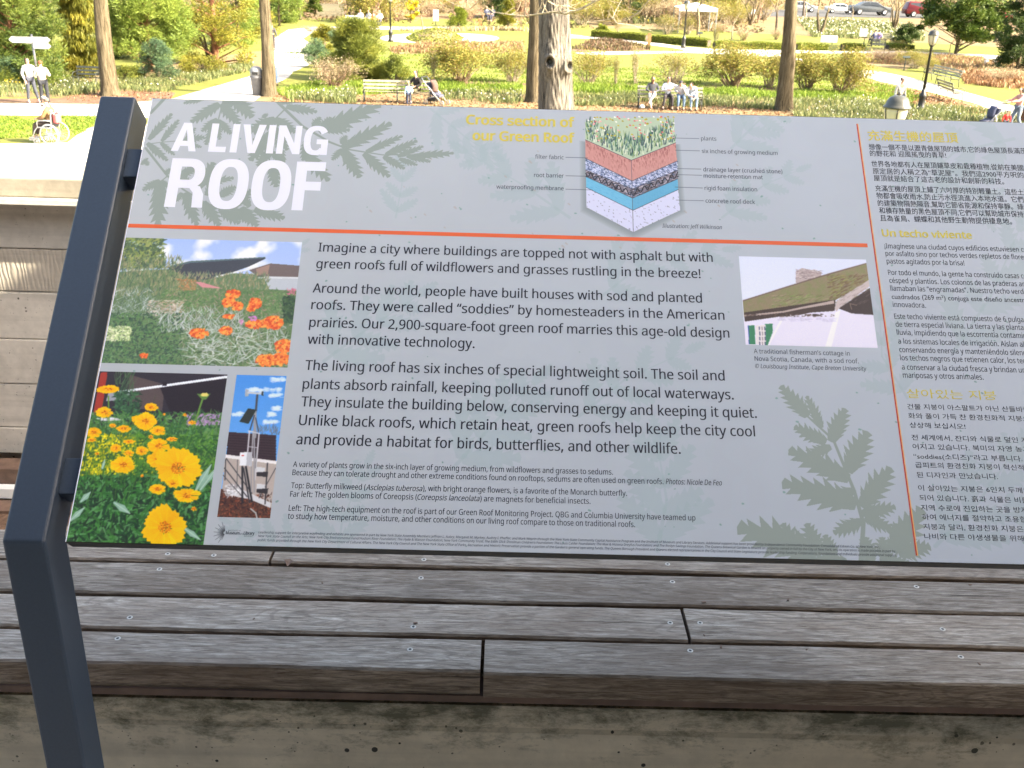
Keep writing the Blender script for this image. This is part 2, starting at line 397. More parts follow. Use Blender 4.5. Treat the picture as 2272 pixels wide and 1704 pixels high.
def vnoise(h, w_, cell, seed=0):
    r = np.random.default_rng(seed); gh, gw = int(h/cell)+3, int(w_/cell)+3
    g = r.random((gh, gw)).astype(np.float32)
    yy = np.arange(h)/cell; xx = np.arange(w_)/cell
    y0 = yy.astype(int); x0 = xx.astype(int); fy = (yy-y0)[:, None]; fx = (xx-x0)[None, :]
    fy = fy*fy*(3-2*fy); fx = fx*fx*(3-2*fx)
    a = g[y0][:, x0]; b = g[y0][:, x0+1]; c = g[y0+1][:, x0]; d = g[y0+1][:, x0+1]
    return (a*(1-fx)+b*fx)*(1-fy)+(c*(1-fx)+d*fx)*fy
def rgb(*c): return np.array(c, dtype=np.float32)/255.0
clip = [0, 0, CW, CH]
def fillpoly(pts, col, alpha=1.0, jit=0.0, fn=None):
    P = np.array([(u*PXM, v*PXM) for u, v in pts])
    x0 = max(int(P[:, 0].min()), clip[0]); x1 = min(int(P[:, 0].max())+2, clip[2]); y0 = max(int(P[:, 1].min()), clip[1]); y1 = min(int(P[:, 1].max())+2, clip[3])
    if x1 <= x0 or y1 <= y0: return
    X = np.arange(x0, x1)[None, :]+0.5; Y = np.arange(y0, y1)[:, None]+0.5
    ins = np.zeros((y1-y0, x1-x0), dtype=bool); n = len(P)
    for i in range(n):
        ax, ay = P[i]; bx, by = P[(i+1) % n]
        if ay == by: continue
        cond = (ay > Y) != (by > Y)
        ins ^= cond & (X < (bx-ax)*(Y-ay)/(by-ay)+ax)
    sub = canvas[y0:y1, x0:x1]
    c = np.array(col, dtype=np.float32)
    if fn is not None:
        cc = fn(X+0*Y, Y+0*X); sub[ins] = sub[ins]*(1-alpha)+cc[ins]*alpha
    else:
        if jit:
            cc = np.clip(c[None, None, :]*(1+jit*(prs.random((y1-y0, x1-x0, 1))-0.5)), 0, 1); sub[ins] = sub[ins]*(1-alpha)+cc[ins]*alpha
        else: sub[ins] = sub[ins]*(1-alpha)+c*alpha
def stroke(p, q, w0, col, w1=None, alpha=1.0):
    w1 = w0*0.3 if w1 is None else w1
    ax, ay = p[0]*PXM, p[1]*PXM; bx, by = q[0]*PXM, q[1]*PXM; m = max(w0, w1)*PXM+1
    x0 = max(int(min(ax, bx)-m), clip[0]); x1 = min(int(max(ax, bx)+m)+1, clip[2]); y0 = max(int(min(ay, by)-m), clip[1]); y1 = min(int(max(ay, by)+m)+1, clip[3])
    if x1 <= x0 or y1 <= y0: return
    X = np.arange(x0, x1)[None, :]+0.5; Y = np.arange(y0, y1)[:, None]+0.5
    dx, dy = bx-ax, by-ay; l2 = dx*dx+dy*dy+1e-9; tt = np.clip(((X-ax)*dx+(Y-ay)*dy)/l2, 0, 1)
    dist = np.hypot(X-ax-tt*dx, Y-ay-tt*dy); wd = (w0+(w1-w0)*tt)*PXM*0.5
    a = np.clip(wd-dist+0.5, 0, 1)[..., None]*alpha
    s = canvas[y0:y1, x0:x1]; s[...] = s*(1-a)+np.array(col, dtype=np.float32)*a
def leaflet(z, bx, by, tx, ty, wd, col, n=7, alpha=1.0):
    """one saw-edged leaflet from its base to its tip; z maps photograph readings to the sign"""
    b = np.array(z(bx, by)); tp = np.array(z(tx, ty)); ax = tp-b; l = np.linalg.norm(ax)+1e-9; a = ax/l; nn = np.array([-a[1], a[0]])
    k = np.linalg.norm(np.array(z(bx+10, by))-b)/10; wm = wd*k*0.62
    sidep = []
    for sgn in (1, -1):
        pts = []
        for i in range(n):
            f = (i+0.2)/n; env = math.sin(PI*min(1, f*0.84+0.14))**0.8*(1-0.3*f)
            jt = 1.02+0.3*(random.random()-0.5)
            pts.append(b+a*l*(f-0.02)+nn*sgn*wm*env*0.56)
            pts.append(b+a*l*min(0.97, f+0.15+0.04*random.random())+nn*sgn*wm*env*jt)
        sidep.append(pts)
    poly = [b]+sidep[0]+[tp]+sidep[1][::-1]
    fillpoly(poly, col, alpha)
def stempath(z, pts, w0, w1, col, alpha=1.0):
    P = [z(*p) for p in pts]; k = np.linalg.norm(np.array(z(pts[0][0]+10, pts[0][1]))-np.array(P[0]))/10
    m = len(P)-1
    for i in range(m): stroke(P[i], P[i+1], (w0+(w1-w0)*i/m)*k, col, (w0+(w1-w0)*(i+1)/m)*k, alpha)
def frond(z, pts, ln, col, alpha=1.0, n=4):
    stempath(z, pts, ln*0.09, ln*0.02, col, alpha)
    P = [np.array(p, float) for p in pts]; seg = [np.linalg.norm(P[i+1]-P[i]) for i in range(len(P)-1)]; T = sum(seg)
    for i in range(n):
        f = (i+0.4)/n; d = f*T; j = 0
        while j < len(seg)-1 and d > seg[j]: d -= seg[j]; j += 1
        p = P[j]+(P[j+1]-P[j])*(d/seg[j]); a = (P[j+1]-P[j])/seg[j]; nn = np.array([-a[1], a[0]])
        for s in (1, -1):
            e = p+(a*(0.55+0.5*random.random())+nn*s*(0.95-0.4*f))*ln*(1.15-0.5*f)*(0.75+0.5*random.random())
            leaflet(z, p[0], p[1], e[0], e[1], ln*0.55*(1-0.3*f), col, 6, alpha)
    e = P[-1]; q = e+a*ln*0.6; leaflet(z, e[0], e[1], q[0], q[1], ln*0.3, col, 6, alpha)

# background tint of the print, then ghost fronds, specks and the sage leaves
nb = vnoise(CH, CW, 120, 1)[..., None]*0.5+vnoise(CH, CW, 37, 2)[..., None]*0.3
canvas[...] = rgb(184, 192, 200)*(0.985+0.03*nb)
gx = np.linspace(0, 1, CW)[None, :, None]; gy = np.linspace(0, 1, CH)[:, None, None]
canvas += (gx*np.array([-0.016, -0.004, 0.02])).astype(np.float32)
GH = rgb(165, 184, 190)
for pts, ln in [([(930, 235), (1010, 300), (1060, 330)], 60), ([(855, 470), (868, 400), (872, 340)], 45), ([(1230, 470), (1130, 400), (1010, 330)], 80), ([(1420, 1190), (1440, 1080), (1420, 960)], 110),
                ([(1580, 320), (1640, 260), (1700, 240)], 70), ([(2190, 300), (2060, 330), (1960, 420)], 90), ([(700, 780), (780, 720), (900, 640)], 90), ([(980, 1010), (1080, 900), (1150, 830)], 100),
                ([(730, 1190), (740, 1120), (790, 1010)], 70), ([(1560, 470), (1650, 400), (1720, 370)], 60), ([(1960, 860), (1905, 770), (1900, 660)], 70), ([(2060, 760), (2140, 640), (2200, 500)], 90),
                ([(2020, 1180), (2110, 1090), (2200, 960)], 100), ([(2240, 1200), (2300, 1050), (2400, 900)], 110), ([(600, 650), (610, 560), (650, 530)], 40), ([(1300, 640), (1400, 560), (1560, 540)], 70),
                ([(640, 1190), (560, 1150), (500, 1130)], 50), ([(1250, 900), (1350, 820), (1480, 760)], 80), ([(2030, 340), (2080, 430), (2190, 470)], 70), ([(2400, 700), (2500, 560), (2650, 400)], 120)]:
    frond(VW, pts, ln, GH, 0.55)
for _ in range(260):
    u, v = prs.random()*PW, prs.random()*PH; r = 0.0007+0.0014*prs.random()
    stroke((u, v), (u+r*(prs.random()-0.5)*2, v+r*(prs.random()-0.5)), r*1.3, rgb(118, 158, 150), r, 0.75)
for _ in range(26):
    u, v = prs.random()*0.5+0.3, PH*0.62+prs.random()*0.2; r = 0.001+0.0014*prs.random()
    stroke((u, v), (u+r, v-r), r*1.3, rgb(176, 170, 168), r, 0.7)
SG = rgb(147, 160, 155)
stempath(ZT, [(200, 50), (105, 150)], 24, 22, SG); stempath(ZT, [(915, 52), (1110, 240), (1290, 345), (1420, 395), (1640, 430), (1900, 430)], 22, 5, SG)
stempath(ZT, [(590, 50), (548, 210)], 12, 8, SG); stempath(ZT, [(70, 385), (215, 570), (320, 660), (450, 740), (560, 790), (860, 800)], 17, 6, SG)
stempath(ZT, [(75, 360), (180, 345), (320, 335)], 8, 6, SG); stempath(ZT, [(215, 570), (165, 610)], 10, 8, SG); stempath(ZT, [(1010, 110), (930, 190), (915, 420)], 12, 7, SG)
for a in [(90, 330, 245, 155, 66), (175, 340, 290, 195, 56), (80, 350, 215, 470, 62), (170, 350, 262, 432, 46), (320, 335, 460, 312, 70), (60, 470, 90, 500, 40), (40, 495, 85, 450, 36), (330, 340, 400, 250, 50), (330, 350, 440, 380, 44),
          (560, 90, 368, 215, 96), (572, 90, 690, 230, 96), (590, 60, 640, 105, 60), (545, 190, 440, 275, 66), (550, 200, 637, 292, 66), (530, 220, 468, 365, 66), (545, 215, 560, 330, 50),
          (640, 40, 780, 182, 120), (470, 52, 320, 88, 50), (1000, 110, 1208, 145, 76), (1110, 52, 1312, 72, 62), (990, 85, 1080, 52, 66), (1000, 90, 940, 60, 50),
          (930, 190, 752, 280, 116), (930, 190, 1065, 282, 90), (925, 270, 760, 470, 116), (925, 250, 1010, 400, 80), (915, 300, 780, 330, 60), (900, 400, 808, 505, 86), (905, 410, 990, 482, 70), (870, 180, 850, 160, 60),
          (1180, 250, 1228, 178, 70), (1215, 275, 1632, 92, 140), (1235, 260, 1425, 265, 80), (1225, 265, 1300, 180, 80), (1370, 385, 1702, 218, 110), (1370, 360, 1400, 300, 60), (1375, 390, 1305, 465, 56), (1380, 395, 1492, 582, 106),
          (1530, 410, 1775, 303, 66), (1515, 420, 1688, 578, 86), (1660, 430, 1872, 335, 76), (1645, 440, 1788, 523, 62), (1740, 440, 1912, 373, 56), (1750, 455, 1872, 498, 50), (1830, 438, 2115, 418, 66), (1800, 440, 1960, 475, 50),
          (1120, 400, 1285, 605, 110), (1150, 300, 1110, 470, 70), (905, 470, 937, 645, 100), (940, 330, 990, 480, 60),
          (165, 600, 48, 665, 74), (165, 600, 150, 905, 130), (170, 600, 222, 645, 50), (200, 560, 235, 520, 50), (330, 680, 412, 900, 96), (310, 680, 270, 740, 50), (450, 740, 562, 900, 100), (560, 785, 695, 885, 92), (640, 780, 745, 875, 80),
          (700, 780, 812, 905, 100), (790, 790, 992, 850, 104), (760, 775, 700, 690, 66), (310, 560, 438, 495, 80), (420, 650, 522, 478, 106), (450, 620, 655, 582, 66), (560, 700, 668, 640, 84), (640, 780, 775, 660, 96), (470, 700, 540, 560, 60), (350, 650, 300, 520, 60)]:
    leaflet(ZT, *a, SG)
stempath(VW, [(1860, 1215), (1865, 1130), (1845, 1060), (1800, 950), (1745, 900), (1712, 862)], 11, 3, SG)
for a in [(1745, 900, 1686, 833, 40), (1775, 925, 1742, 855, 26), (1785, 955, 1715, 922, 38), (1795, 955, 1826, 882, 44), (1835, 1035, 1703, 972, 56), (1830, 1020, 1875, 932, 54), (1795, 965, 1740, 985, 30), (1850, 1090, 1688, 1042, 66), (1860, 1095, 1925, 1010, 52),
          (1845, 1060, 1780, 1080, 36), (1862, 1110, 1935, 1095, 36), (1862, 1125, 1800, 1152, 36), (1868, 1118, 1932, 1146, 34), (1870, 1090, 1888, 1060, 22), (1765, 1195, 1592, 1138, 80), (1730, 1200, 1690, 1130, 44), (1770, 1200, 1742, 1130, 46), (1800, 1210, 1782, 1155, 40),
          (1880, 1216, 1870, 1160, 42), (1912, 1210, 1905, 1160, 42), (1925, 1190, 1992, 1098, 62), (1940, 1195, 2010, 1180, 46), (1935, 1170, 1935, 1130, 34), (1830, 1216, 1740, 1212, 46), (1900, 1212, 1965, 1216, 34)]:
    leaflet(VW, *a, SG)

def rectuv(pts):
    us = [p[0] for p in pts]; vs_ = [p[1] for p in pts]
    return us, vs_
def photo_rect(tl, tr, br, bl):
    q = [UV(*tl), UV(*tr), UV(*br), UV(*bl)]
    u0 = (q[0][0]+q[3][0])/2; u1 = (q[1][0]+q[2][0])/2; v1 = (q[0][1]+q[1][1])/2; v0 = (q[2][1]+q[3][1])/2
    return [u0, v0, u1, v1]
RP1 = photo_rect((276.9, 528.3), (671.3, 535.5), (638, 814.9), (218, 804.7)); RP1[0] = 0.0005
RP2 = photo_rect((214.8, 823.3), (503.8, 831.3), (453.4, 1214.2), (143, 1205)); RP2[0] = 0.0005; RP2[1] = 0.0005
RP3 = photo_rect((524.5, 831.3), (635.4, 833.9), (600.1, 1150), (484, 1146.6))
RP4 = photo_rect((1639.4, 567.5), (1922, 577), (1947.6, 771.9), (1654.8, 764.8))
def setclip(r): clip[:] = [int(r[0]*PXM), int(r[1]*PXM), int(r[2]*PXM), int(r[3]*PXM)]
def region(r): return canvas[int(r[1]*PXM):int(r[3]*PXM), int(r[0]*PXM):int(r[2]*PXM)]
def grad(r, top, bot, cloud=None, seed=3, cell=40, thr=0.5):
    s = region(r); h, w_ = s.shape[:2]; g = np.linspace(0, 1, h)[:, None, None]
    s[...] = np.array(bot)*(1-g)+np.array(top)*g
    if cloud is not None:
        c = (vnoise(h, w_, cell, seed)*0.6+vnoise(h, w_, cell*0.45, seed+1)*0.3+vnoise(h, w_, cell*0.2, seed+2)*0.1)[..., None]
        k = np.clip((c-thr)*5, 0, 1); s[...] = s*(1-k)+np.array(cloud)*k
def dabs(z, x0, y0, x1, y1, n, cols, ln, wd, ang=(0, 360), alpha=0.9):
    """brush marks of foliage between two corners of an enlargement"""
    k = np.linalg.norm(np.array(z(10, 0))-np.array(z(0, 0)))/10
    for _ in range(n):
        x = x0+(x1-x0)*prs.random(); y = y0+(y1-y0)*prs.random(); a = R(ang[0]+(ang[1]-ang[0])*prs.random()); l = ln*(0.5+prs.random())
        p = z(x, y); c = cols[prs.integers(len(cols))]; q = (p[0]+math.cos(a)*l*k, p[1]+math.sin(a)*l*k)
        stroke(p, q, wd*k*(0.6+0.8*prs.random()), c*(0.85+0.3*prs.random()), None, alpha)
def ppoly(z, pts, col, **kw): fillpoly([z(*p) for p in pts], col, **kw)
# --- photo of the planted roof
setclip(RP1); grad(RP1, rgb(150, 180, 245), rgb(205, 218, 250), rgb(236, 240, 252), 7, 46, 0.5)
z = ZP1
ppoly(z, [(-50, 480), (760, 430), (2200, 520), (2200, 1500), (-50, 1500)], rgb(84, 112, 72))
dabs(z, 230, 120, 720, 420, 900, [rgb(72, 98, 60), rgb(110, 130, 60), rgb(50, 72, 52), rgb(140, 150, 80)], 34, 22)
ppoly(z, [(740, 408), (980, 352), (1720, 312), (1722, 328), (1560, 405), (1230, 520), (1060, 545), (930, 500)], rgb(48, 52, 66))
ppoly(z, [(740, 408), (980, 352), (1720, 312), (1715, 322), (985, 370), (760, 418)], rgb(74, 98, 104))
ppoly(z, [(1225, 500), (1640, 405), (1640, 420), (1225, 516)], rgb(225, 228, 235))
ppoly(z, [(1560, 440), (1770, 375), (2060, 398), (2050, 520), (1640, 500)], rgb(98, 84, 86))
ppoly(z, [(1628, 430), (1765, 385), (1745, 480), (1640, 490)], rgb(150, 118, 108))
ppoly(z, [(1700, 500), (2060, 510), (2060, 640), (1760, 630)], rgb(178, 186, 200)); ppoly(z, [(1640, 510), (2060, 512), (2060, 522), (1640, 520)], rgb(215, 220, 228))
dabs(z, 200, 320, 900, 700, 1100, [rgb(104, 126, 88), rgb(140, 140, 98), rgb(72, 100, 70), rgb(60, 84, 70), rgb(150, 140, 104)], 40, 9, (60, 120))
dabs(z, 900, 480, 1750, 640, 600, [rgb(140, 138, 104), rgb(96, 124, 84), rgb(160, 140, 110), rgb(80, 108, 84)], 34, 9, (60, 120))
ppoly(z, [(1030, 555), (1080, 555), (1300, 620), (1100, 612)], rgb(205, 130, 140))
dabs(z, 860, 530, 1040, 640, 130, [rgb(190, 120, 80), rgb(150, 110, 70), rgb(120, 120, 70)], 20, 12)
dabs(z, 700, 640, 2000, 900, 1500, [rgb(72, 120, 60), rgb(96, 132, 72), rgb(60, 100, 58), rgb(150, 128, 110), rgb(110, 140, 90)], 26, 10)
dabs(z, 560, 740, 900, 900, 260, [rgb(190, 165, 150), rgb(170, 140, 120), rgb(215, 205, 195)], 34, 8, (-30, 30))
dabs(z, 100, 640, 640, 900, 420, [rgb(150, 165, 175), rgb(200, 208, 215), rgb(80, 110, 80), rgb(60, 84, 70)], 60, 5, (20, 160))
dabs(z, 60, 860, 1000, 1400, 2300, [rgb(52, 98, 56), rgb(78, 122, 66), rgb(40, 66, 54), rgb(90, 130, 84), rgb(36, 58, 52)], 22, 13)
dabs(z, 900, 880, 1960, 1400, 2100, [rgb(62, 104, 56), rgb(96, 128, 80), rgb(44, 74, 50), rgb(120, 140, 110), rgb(160, 150, 130)], 34, 9)
dabs(z, 640, 820, 1500, 1050, 330, [rgb(196, 204, 208), rgb(150, 160, 165), rgb(170, 175, 170)], 60, 7, (40, 140))
dabs(z, 950, 1000, 1960, 1390, 330, [rgb(205, 212, 215), rgb(160, 176, 172), rgb(185, 195, 190)], 90, 9, (-20, 200), 0.85)
dabs(z, 1900, 700, 2020, 960, 260, [rgb(30, 52, 40), rgb(50, 80, 46)], 30, 16)
dabs(z, 120, 990, 400, 1130, 420, [rgb(222, 228, 190), rgb(200, 214, 160), rgb(150, 178, 110)], 14, 13)
for cx, cy, rx, ry, n in [(1400, 680, 70, 40, 90), (1360, 760, 60, 45, 90), (1450, 800, 50, 40, 60), (1620, 770, 60, 50, 110), (1580, 820, 40, 30, 40), (1640, 975, 110, 40, 120), (1800, 960, 100, 60, 190), (1070, 1065, 90, 45, 130), (1330, 1040, 60, 40, 80), (1360, 900, 60, 16, 40),
                          (1900, 1190, 90, 60, 150), (1740, 1330, 110, 55, 190), (1870, 1320, 80, 60, 150), (530, 1285, 34, 22, 26)]:
    for _ in range(n):
        a = prs.random()*6.28; r_ = math.sqrt(prs.random()); x = cx+rx*r_*math.cos(a); y = cy+ry*r_*math.sin(a)-5
        p = z(x, y); c = [rgb(238, 96, 36), rgb(250, 128, 48), rgb(214, 62, 30), rgb(246, 160, 60)][prs.integers(4)]
        stroke(p, (p[0]+0.0006, p[1]+0.0008), 0.0032*prs.random()+0.0014, c, 0.002)
dabs(z, 1560, 890, 1640, 940, 26, [rgb(205, 120, 200)], 10, 16); dabs(z, 1470, 930, 1500, 970, 12, [rgb(210, 130, 190)], 8, 14); dabs(z, 1930, 620, 2040, 680, 40, [rgb(205, 100, 130)], 12, 12)
# --- photo of yellow flowers
setclip(RP2); s = region(RP2); s[...] = rgb(52, 84, 52); z = ZP2
ppoly(z, [(100, 60), (1400, 80), (1340, 520), (150, 560)], rgb(48, 44, 52))
ppoly(z, [(560, 120), (850, 200), (830, 420), (600, 400), (540, 280)], rgb(84, 72, 72)); ppoly(z, [(800, 200), (1400, 150), (1330, 460), (900, 440)], rgb(40, 34, 40))
ppoly(z, [(440, 258), (1372, 126), (1370, 148), (560, 262), (470, 272)], rgb(228, 234, 250)); ppoly(z, [(835, 185), (868, 180), (868, 212), (832, 214)], rgb(40, 34, 40))
ppoly(z, [(318, 100), (372, 100), (320, 460), (250, 450)], rgb(158, 54, 44)); ppoly(z, [(380, 270), (570, 262), (540, 330), (360, 340)], rgb(150, 152, 165))
dabs(z, 440, 60, 600, 420, 60, [rgb(50, 76, 56), rgb(70, 96, 66)], 130, 8, (60, 110)); dabs(z, 430, 260, 640, 460, 260, [rgb(60, 100, 66), rgb(40, 66, 50)], 26, 15)
dabs(z, 180, 440, 1330, 760, 1600, [rgb(58, 108, 60), rgb(84, 132, 80), rgb(46, 84, 56), rgb(100, 140, 80), rgb(70, 120, 50)], 40, 15)
dabs(z, 1040, 450, 1310, 540, 130, [rgb(150, 120, 165), rgb(176, 146, 190)], 12, 12)
dabs(z, 250, 480, 420, 500, 20, [rgb(205, 208, 215)], 60, 12, (-6, 6))
dabs(z, 100, 620, 760, 960, 1300, [rgb(226, 206, 24), rgb(190, 186, 30), rgb(110, 138, 30), rgb(240, 222, 40), rgb(60, 100, 40)], 20, 15)
dabs(z, 600, 620, 1300, 1100, 1200, [rgb(74, 128, 42), rgb(52, 98, 44), rgb(96, 142, 60), rgb(40, 80, 44)], 50, 14)
dabs(z, 0, 960, 1250, 1580, 2100, [rgb(44, 98, 44), rgb(62, 124, 56), rgb(28, 60, 38), rgb(84, 140, 84), rgb(30, 48, 36)], 54, 20)
dabs(z, 150, 600, 1100, 1200, 130, [rgb(66, 116, 46), rgb(40, 84, 40)], 230, 6, (70, 105))
for x, y, x2, y2, w_ in [(1110, 1090, 1240, 870, 60), (1150, 1080, 1300, 880, 46), (60, 1340, 180, 1230, 50), (430, 1190, 560, 1280, 56), (150, 1180, 230, 1100, 50), (1010, 1400, 1150, 1500, 46), (330, 900, 350, 830, 24)]:
    p, q = z(x, y), z(x2, y2); stroke(p, ((p[0]+q[0])/2, (p[1]+q[1])/2), 0.003, rgb(130, 170, 150), w_*0.00014); stroke(((p[0]+q[0])/2, (p[1]+q[1])/2), q, w_*0.00014, rgb(140, 178, 160), 0.001); stroke(p, q, 0.0007, rgb(190, 210, 200), 0.0005)
stroke(z(1165, 330), z(1090, 560), 0.0022, rgb(96, 140, 60), 0.002); stroke(z(380, 300), z(385, 520), 0.0016, rgb(96, 140, 60), 0.0016)
for k in range(9): stroke(z(1180+(k-4)*3, 320), z(1125+k*13, 280), 0.0022, rgb(90, 130, 60), 0.001)
ppoly(z, [(1150, 290), (1165, 272), (1205, 270), (1222, 290), (1205, 302), (1165, 302)], rgb(222, 206, 110))
def flower(z, cx, cy, r, n=8, sq=1.0, c1=(255, 188, 22), c2=(238, 138, 14), rot=0.0):
    for i in range(n):
        a = rot+i*2*PI/n+0.12*math.sin(i*7); pr = r*(0.88+0.2*prs.random()); pts = []
        for da, rr in ((-0.14, 0.14), (-0.42, 0.5), (-0.42, 0.86), (-0.30, 0.97), (-0.17, 0.90), (-0.08, 1.04), (0.05, 0.95), (0.14, 1.04), (0.27, 0.93), (0.40, 0.84), (0.42, 0.5), (0.14, 0.14)):
            pts.append((cx+math.cos(a+da)*pr*rr, cy+math.sin(a+da)*pr*rr*sq))
        k = 0.9+0.18*prs.random(); ppoly(z, pts, rgb(*c1)*k if i % 2 else rgb(*c1)*min(1, k+0.05), jit=0.08)
        for d_ in (-0.13, 0.02, 0.15): stroke(z(cx+math.cos(a+d_)*r*0.2, cy+math.sin(a+d_)*r*0.2*sq), z(cx+math.cos(a+d_)*pr*0.8, cy+math.sin(a+d_)*pr*0.8*sq), 0.0006, rgb(*c2), 0.0003, 0.6)
    for _ in range(int(10+r*0.9)):
        a = prs.random()*6.28; rr = r*0.27*math.sqrt(prs.random()); p = z(cx+math.cos(a)*rr, cy+math.sin(a)*rr*sq)
        stroke(p, (p[0]+0.0004, p[1]), 0.0014, [rgb(222, 120, 16), rgb(250, 180, 40), rgb(190, 92, 14)][prs.integers(3)], 0.001)
for a in [(378, 240, 108, 9, 0.32), (347, 435, 78, 8, 0.62), (740, 392, 60, 8, 0.62), (620, 495, 52, 7, 0.8), (690, 510, 92, 9, 0.85), (415, 545, 34, 7, 0.6), (507, 570, 62, 8, 0.55), (258, 600, 66, 8, 0.7), (795, 590, 70, 8, 0.6), (1080, 520, 36, 6, 0.5),
          (735, 640, 24, 6, 0.8), (552, 680, 52, 7, 0.4), (800, 715, 92, 8, 0.78), (910, 660, 52, 7, 0.4), (438, 735, 50, 8, 0.8), (548, 775, 46, 7, 0.7), (660, 755, 56, 8, 0.7), (500, 870, 104, 9, 0.68), (790, 830, 90, 8, 0.75), (960, 900, 205, 9, 0.86), (790, 1075, 74, 8, 0.6), (1035, 1130, 118, 8, 0.56),
          (920, 1030, 60, 7, 0.6), (850, 1395, 188, 9, 0.98), (1020, 455, 18, 6, 0.8), (662, 965, 16, 6, 1), (1095, 1240, 26, 6, 0.8), (847, 450, 14, 6, 0.8), (240, 665, 44, 7, 0.5), (285, 780, 24, 6, 0.5)]:
    flower(z, *a, rot=prs.random())
# --- photo of the weather mast
setclip(RP3); grad(RP3, rgb(64, 138, 222), rgb(120, 180, 240), None); z = ZP2
for cx, cy, w_ in [(1790, 160, 70), (1750, 245, 80), (1770, 295, 60), (1600, 255, 80), (1450, 450, 50), (1740, 450, 30), (1780, 400, 36), (1730, 515, 70), (1590, 240, 40)]:
    for _ in range(26):
        p = z(cx+w_*(prs.random()-0.5)*1.6, cy+14*(prs.random()-0.5)*2); stroke(p, (p[0]+0.004, p[1]+0.0003), 0.004*prs.random()+0.001, rgb(210, 228, 250), 0.001, 0.45)
dabs(z, 1620, 560, 1820, 620, 90, [rgb(120, 130, 150), rgb(90, 90, 100)], 30, 4, (50, 130))
ppoly(z, [(1385, 598), (1782, 625), (1780, 850), (1365, 800)], rgb(58, 44, 50))
for k in range(9): stroke(z(1372, 625+k*22), z(1782, 648+k*23), 0.0006, rgb(40, 30, 36), 0.0006)
ppoly(z, [(1355, 785), (1785, 840), (1775, 1250), (1330, 1100)], rgb(178, 166, 160)); ppoly(z, [(1358, 785), (1785, 842), (1785, 868), (1358, 815)], rgb(226, 224, 226))
ppoly(z, [(1290, 1060), (1740, 1230), (1740, 1340), (1280, 1320)], rgb(84, 52, 44)); dabs(z, 1290, 1120, 1740, 1320, 420, [rgb(120, 60, 44), rgb(60, 40, 38), rgb(96, 66, 52), rgb(150, 84, 60), rgb(46, 32, 34)], 16, 10)
ppoly(z, [(1360, 1050), (1420, 1030), (1500, 1080), (1740, 1190), (1735, 1235), (1560, 1160), (1450, 1140), (1370, 1110)], rgb(205, 205, 210))
dabs(z, 1350, 1040, 1500, 1130, 60, [rgb(225, 225, 228), rgb(170, 165, 168)], 20, 16)
for x, y, x2, y2, w_, c in [(1365, 820, 1580, 1110, .0011, 60), (1350, 900, 1540, 1140, .0012, 60), (1340, 960, 1500, 1140, .0009, 70), (1355, 1000, 1360, 830, .0012, 60), (1460, 830, 1455, 1060, .0008, 80), (1500, 890, 1500, 1190, .0022, 40), (1530, 890, 1580, 1180, .0022, 36), (1510, 900, 1560, 1190, .0016, 50), (1710, 860, 1690, 1200, .0014, 50), (1780, 900, 1640, 1150, .001, 70),
                            (1625, 290, 1612, 430, .0024, 70), (1607, 430, 1605, 640, .0034, 150), (1600, 460, 1565, 580, .0014, 60), (1612, 480, 1635, 590, .0012, 70), (1560, 590, 1545, 760, .0016, 205), (1640, 610, 1605, 1000, .0015, 205), (1590, 590, 1580, 780, .0013, 170), (1550, 590, 1640, 610, .0012, 200), (1548, 720, 1630, 730, .001, 190), (1600, 640, 1600, 1100, .0018, 150), (1575, 860, 1575, 1100, .0012, 140), (1620, 740, 1610, 900, .001, 120)]:
    stroke(z(x, y), z(x2, y2), w_, rgb(c, c, c+6), w_)
ppoly(z, [(1548, 400), (1618, 412), (1552, 530), (1475, 512)], rgb(44, 50, 48)); ppoly(z, [(1525, 240), (1552, 244), (1552, 298), (1522, 302)], rgb(160, 170, 180)); stroke(z(1550, 270), z(1672, 278), 0.0024, rgb(190, 196, 205), 0.0024); ppoly(z, [(1662, 258), (1678, 260), (1676, 296), (1660, 292)], rgb(50, 60, 70))
ppoly(z, [(1480, 768), (1585, 765), (1580, 885), (1476, 878)], rgb(226, 228, 235)); ppoly(z, [(1540, 768), (1586, 765), (1580, 885), (1532, 880)], rgb(180, 182, 190)); ppoly(z, [(1494, 790), (1515, 791), (1514, 800), (1493, 799)], rgb(205, 50, 50))
for y in (890, 1030): ppoly(z, [(1620, y), (1690, y+6), (1690, y+56), (1618, y+46)], rgb(205, 206, 210)); ppoly(z, [(1618, y+46), (1718, y+40), (1710, y+86), (1620, y+76)], rgb(50, 46, 50))
stroke(z(1570, 1240), z(1612, 1275), 0.0014, rgb(180, 190, 190), 0.0014); stroke(z(1612, 1275), z(1622, 1315), 0.0014, rgb(180, 190, 190), 0.0014)
# --- photo of the sod-roofed cottage
setclip(RP4); grad(RP4, rgb(208, 216, 246), rgb(224, 228, 250), None); z = ZP4
ppoly(z, [(250, 960), (780, 880), (1460, 820), (1960, 880), (1960, 1330), (250, 1330)], rgb(222, 218, 240))
nz = vnoise(CH, CW, 14, 21)*0.5+vnoise(CH, CW, 5, 22)*0.5
def sod(X, Y):
    k = nz[np.clip(Y.astype(int), 0, CH-1), np.clip(X.astype(int), 0, CW-1)][..., None]
    return rgb(140, 118, 98)*(1-k)+rgb(118, 126, 78)*k
ppoly(z, [(915, 345), (990, 305), (1228, 350), (1228, 400), (1090, 450), (915, 490)], rgb(176, 160, 160)); dabs(z, 915, 320, 1225, 440, 150, [rgb(140, 120, 120), rgb(205, 196, 196), rgb(120, 104, 110)], 22, 7, (-12, 6))
ppoly(z, [(262, 705), (880, 510), (1230, 400), (1790, 240), (1820, 450), (1400, 700), (1380, 780), (700, 870), (280, 910)], rgb(120, 120, 80), fn=sod)
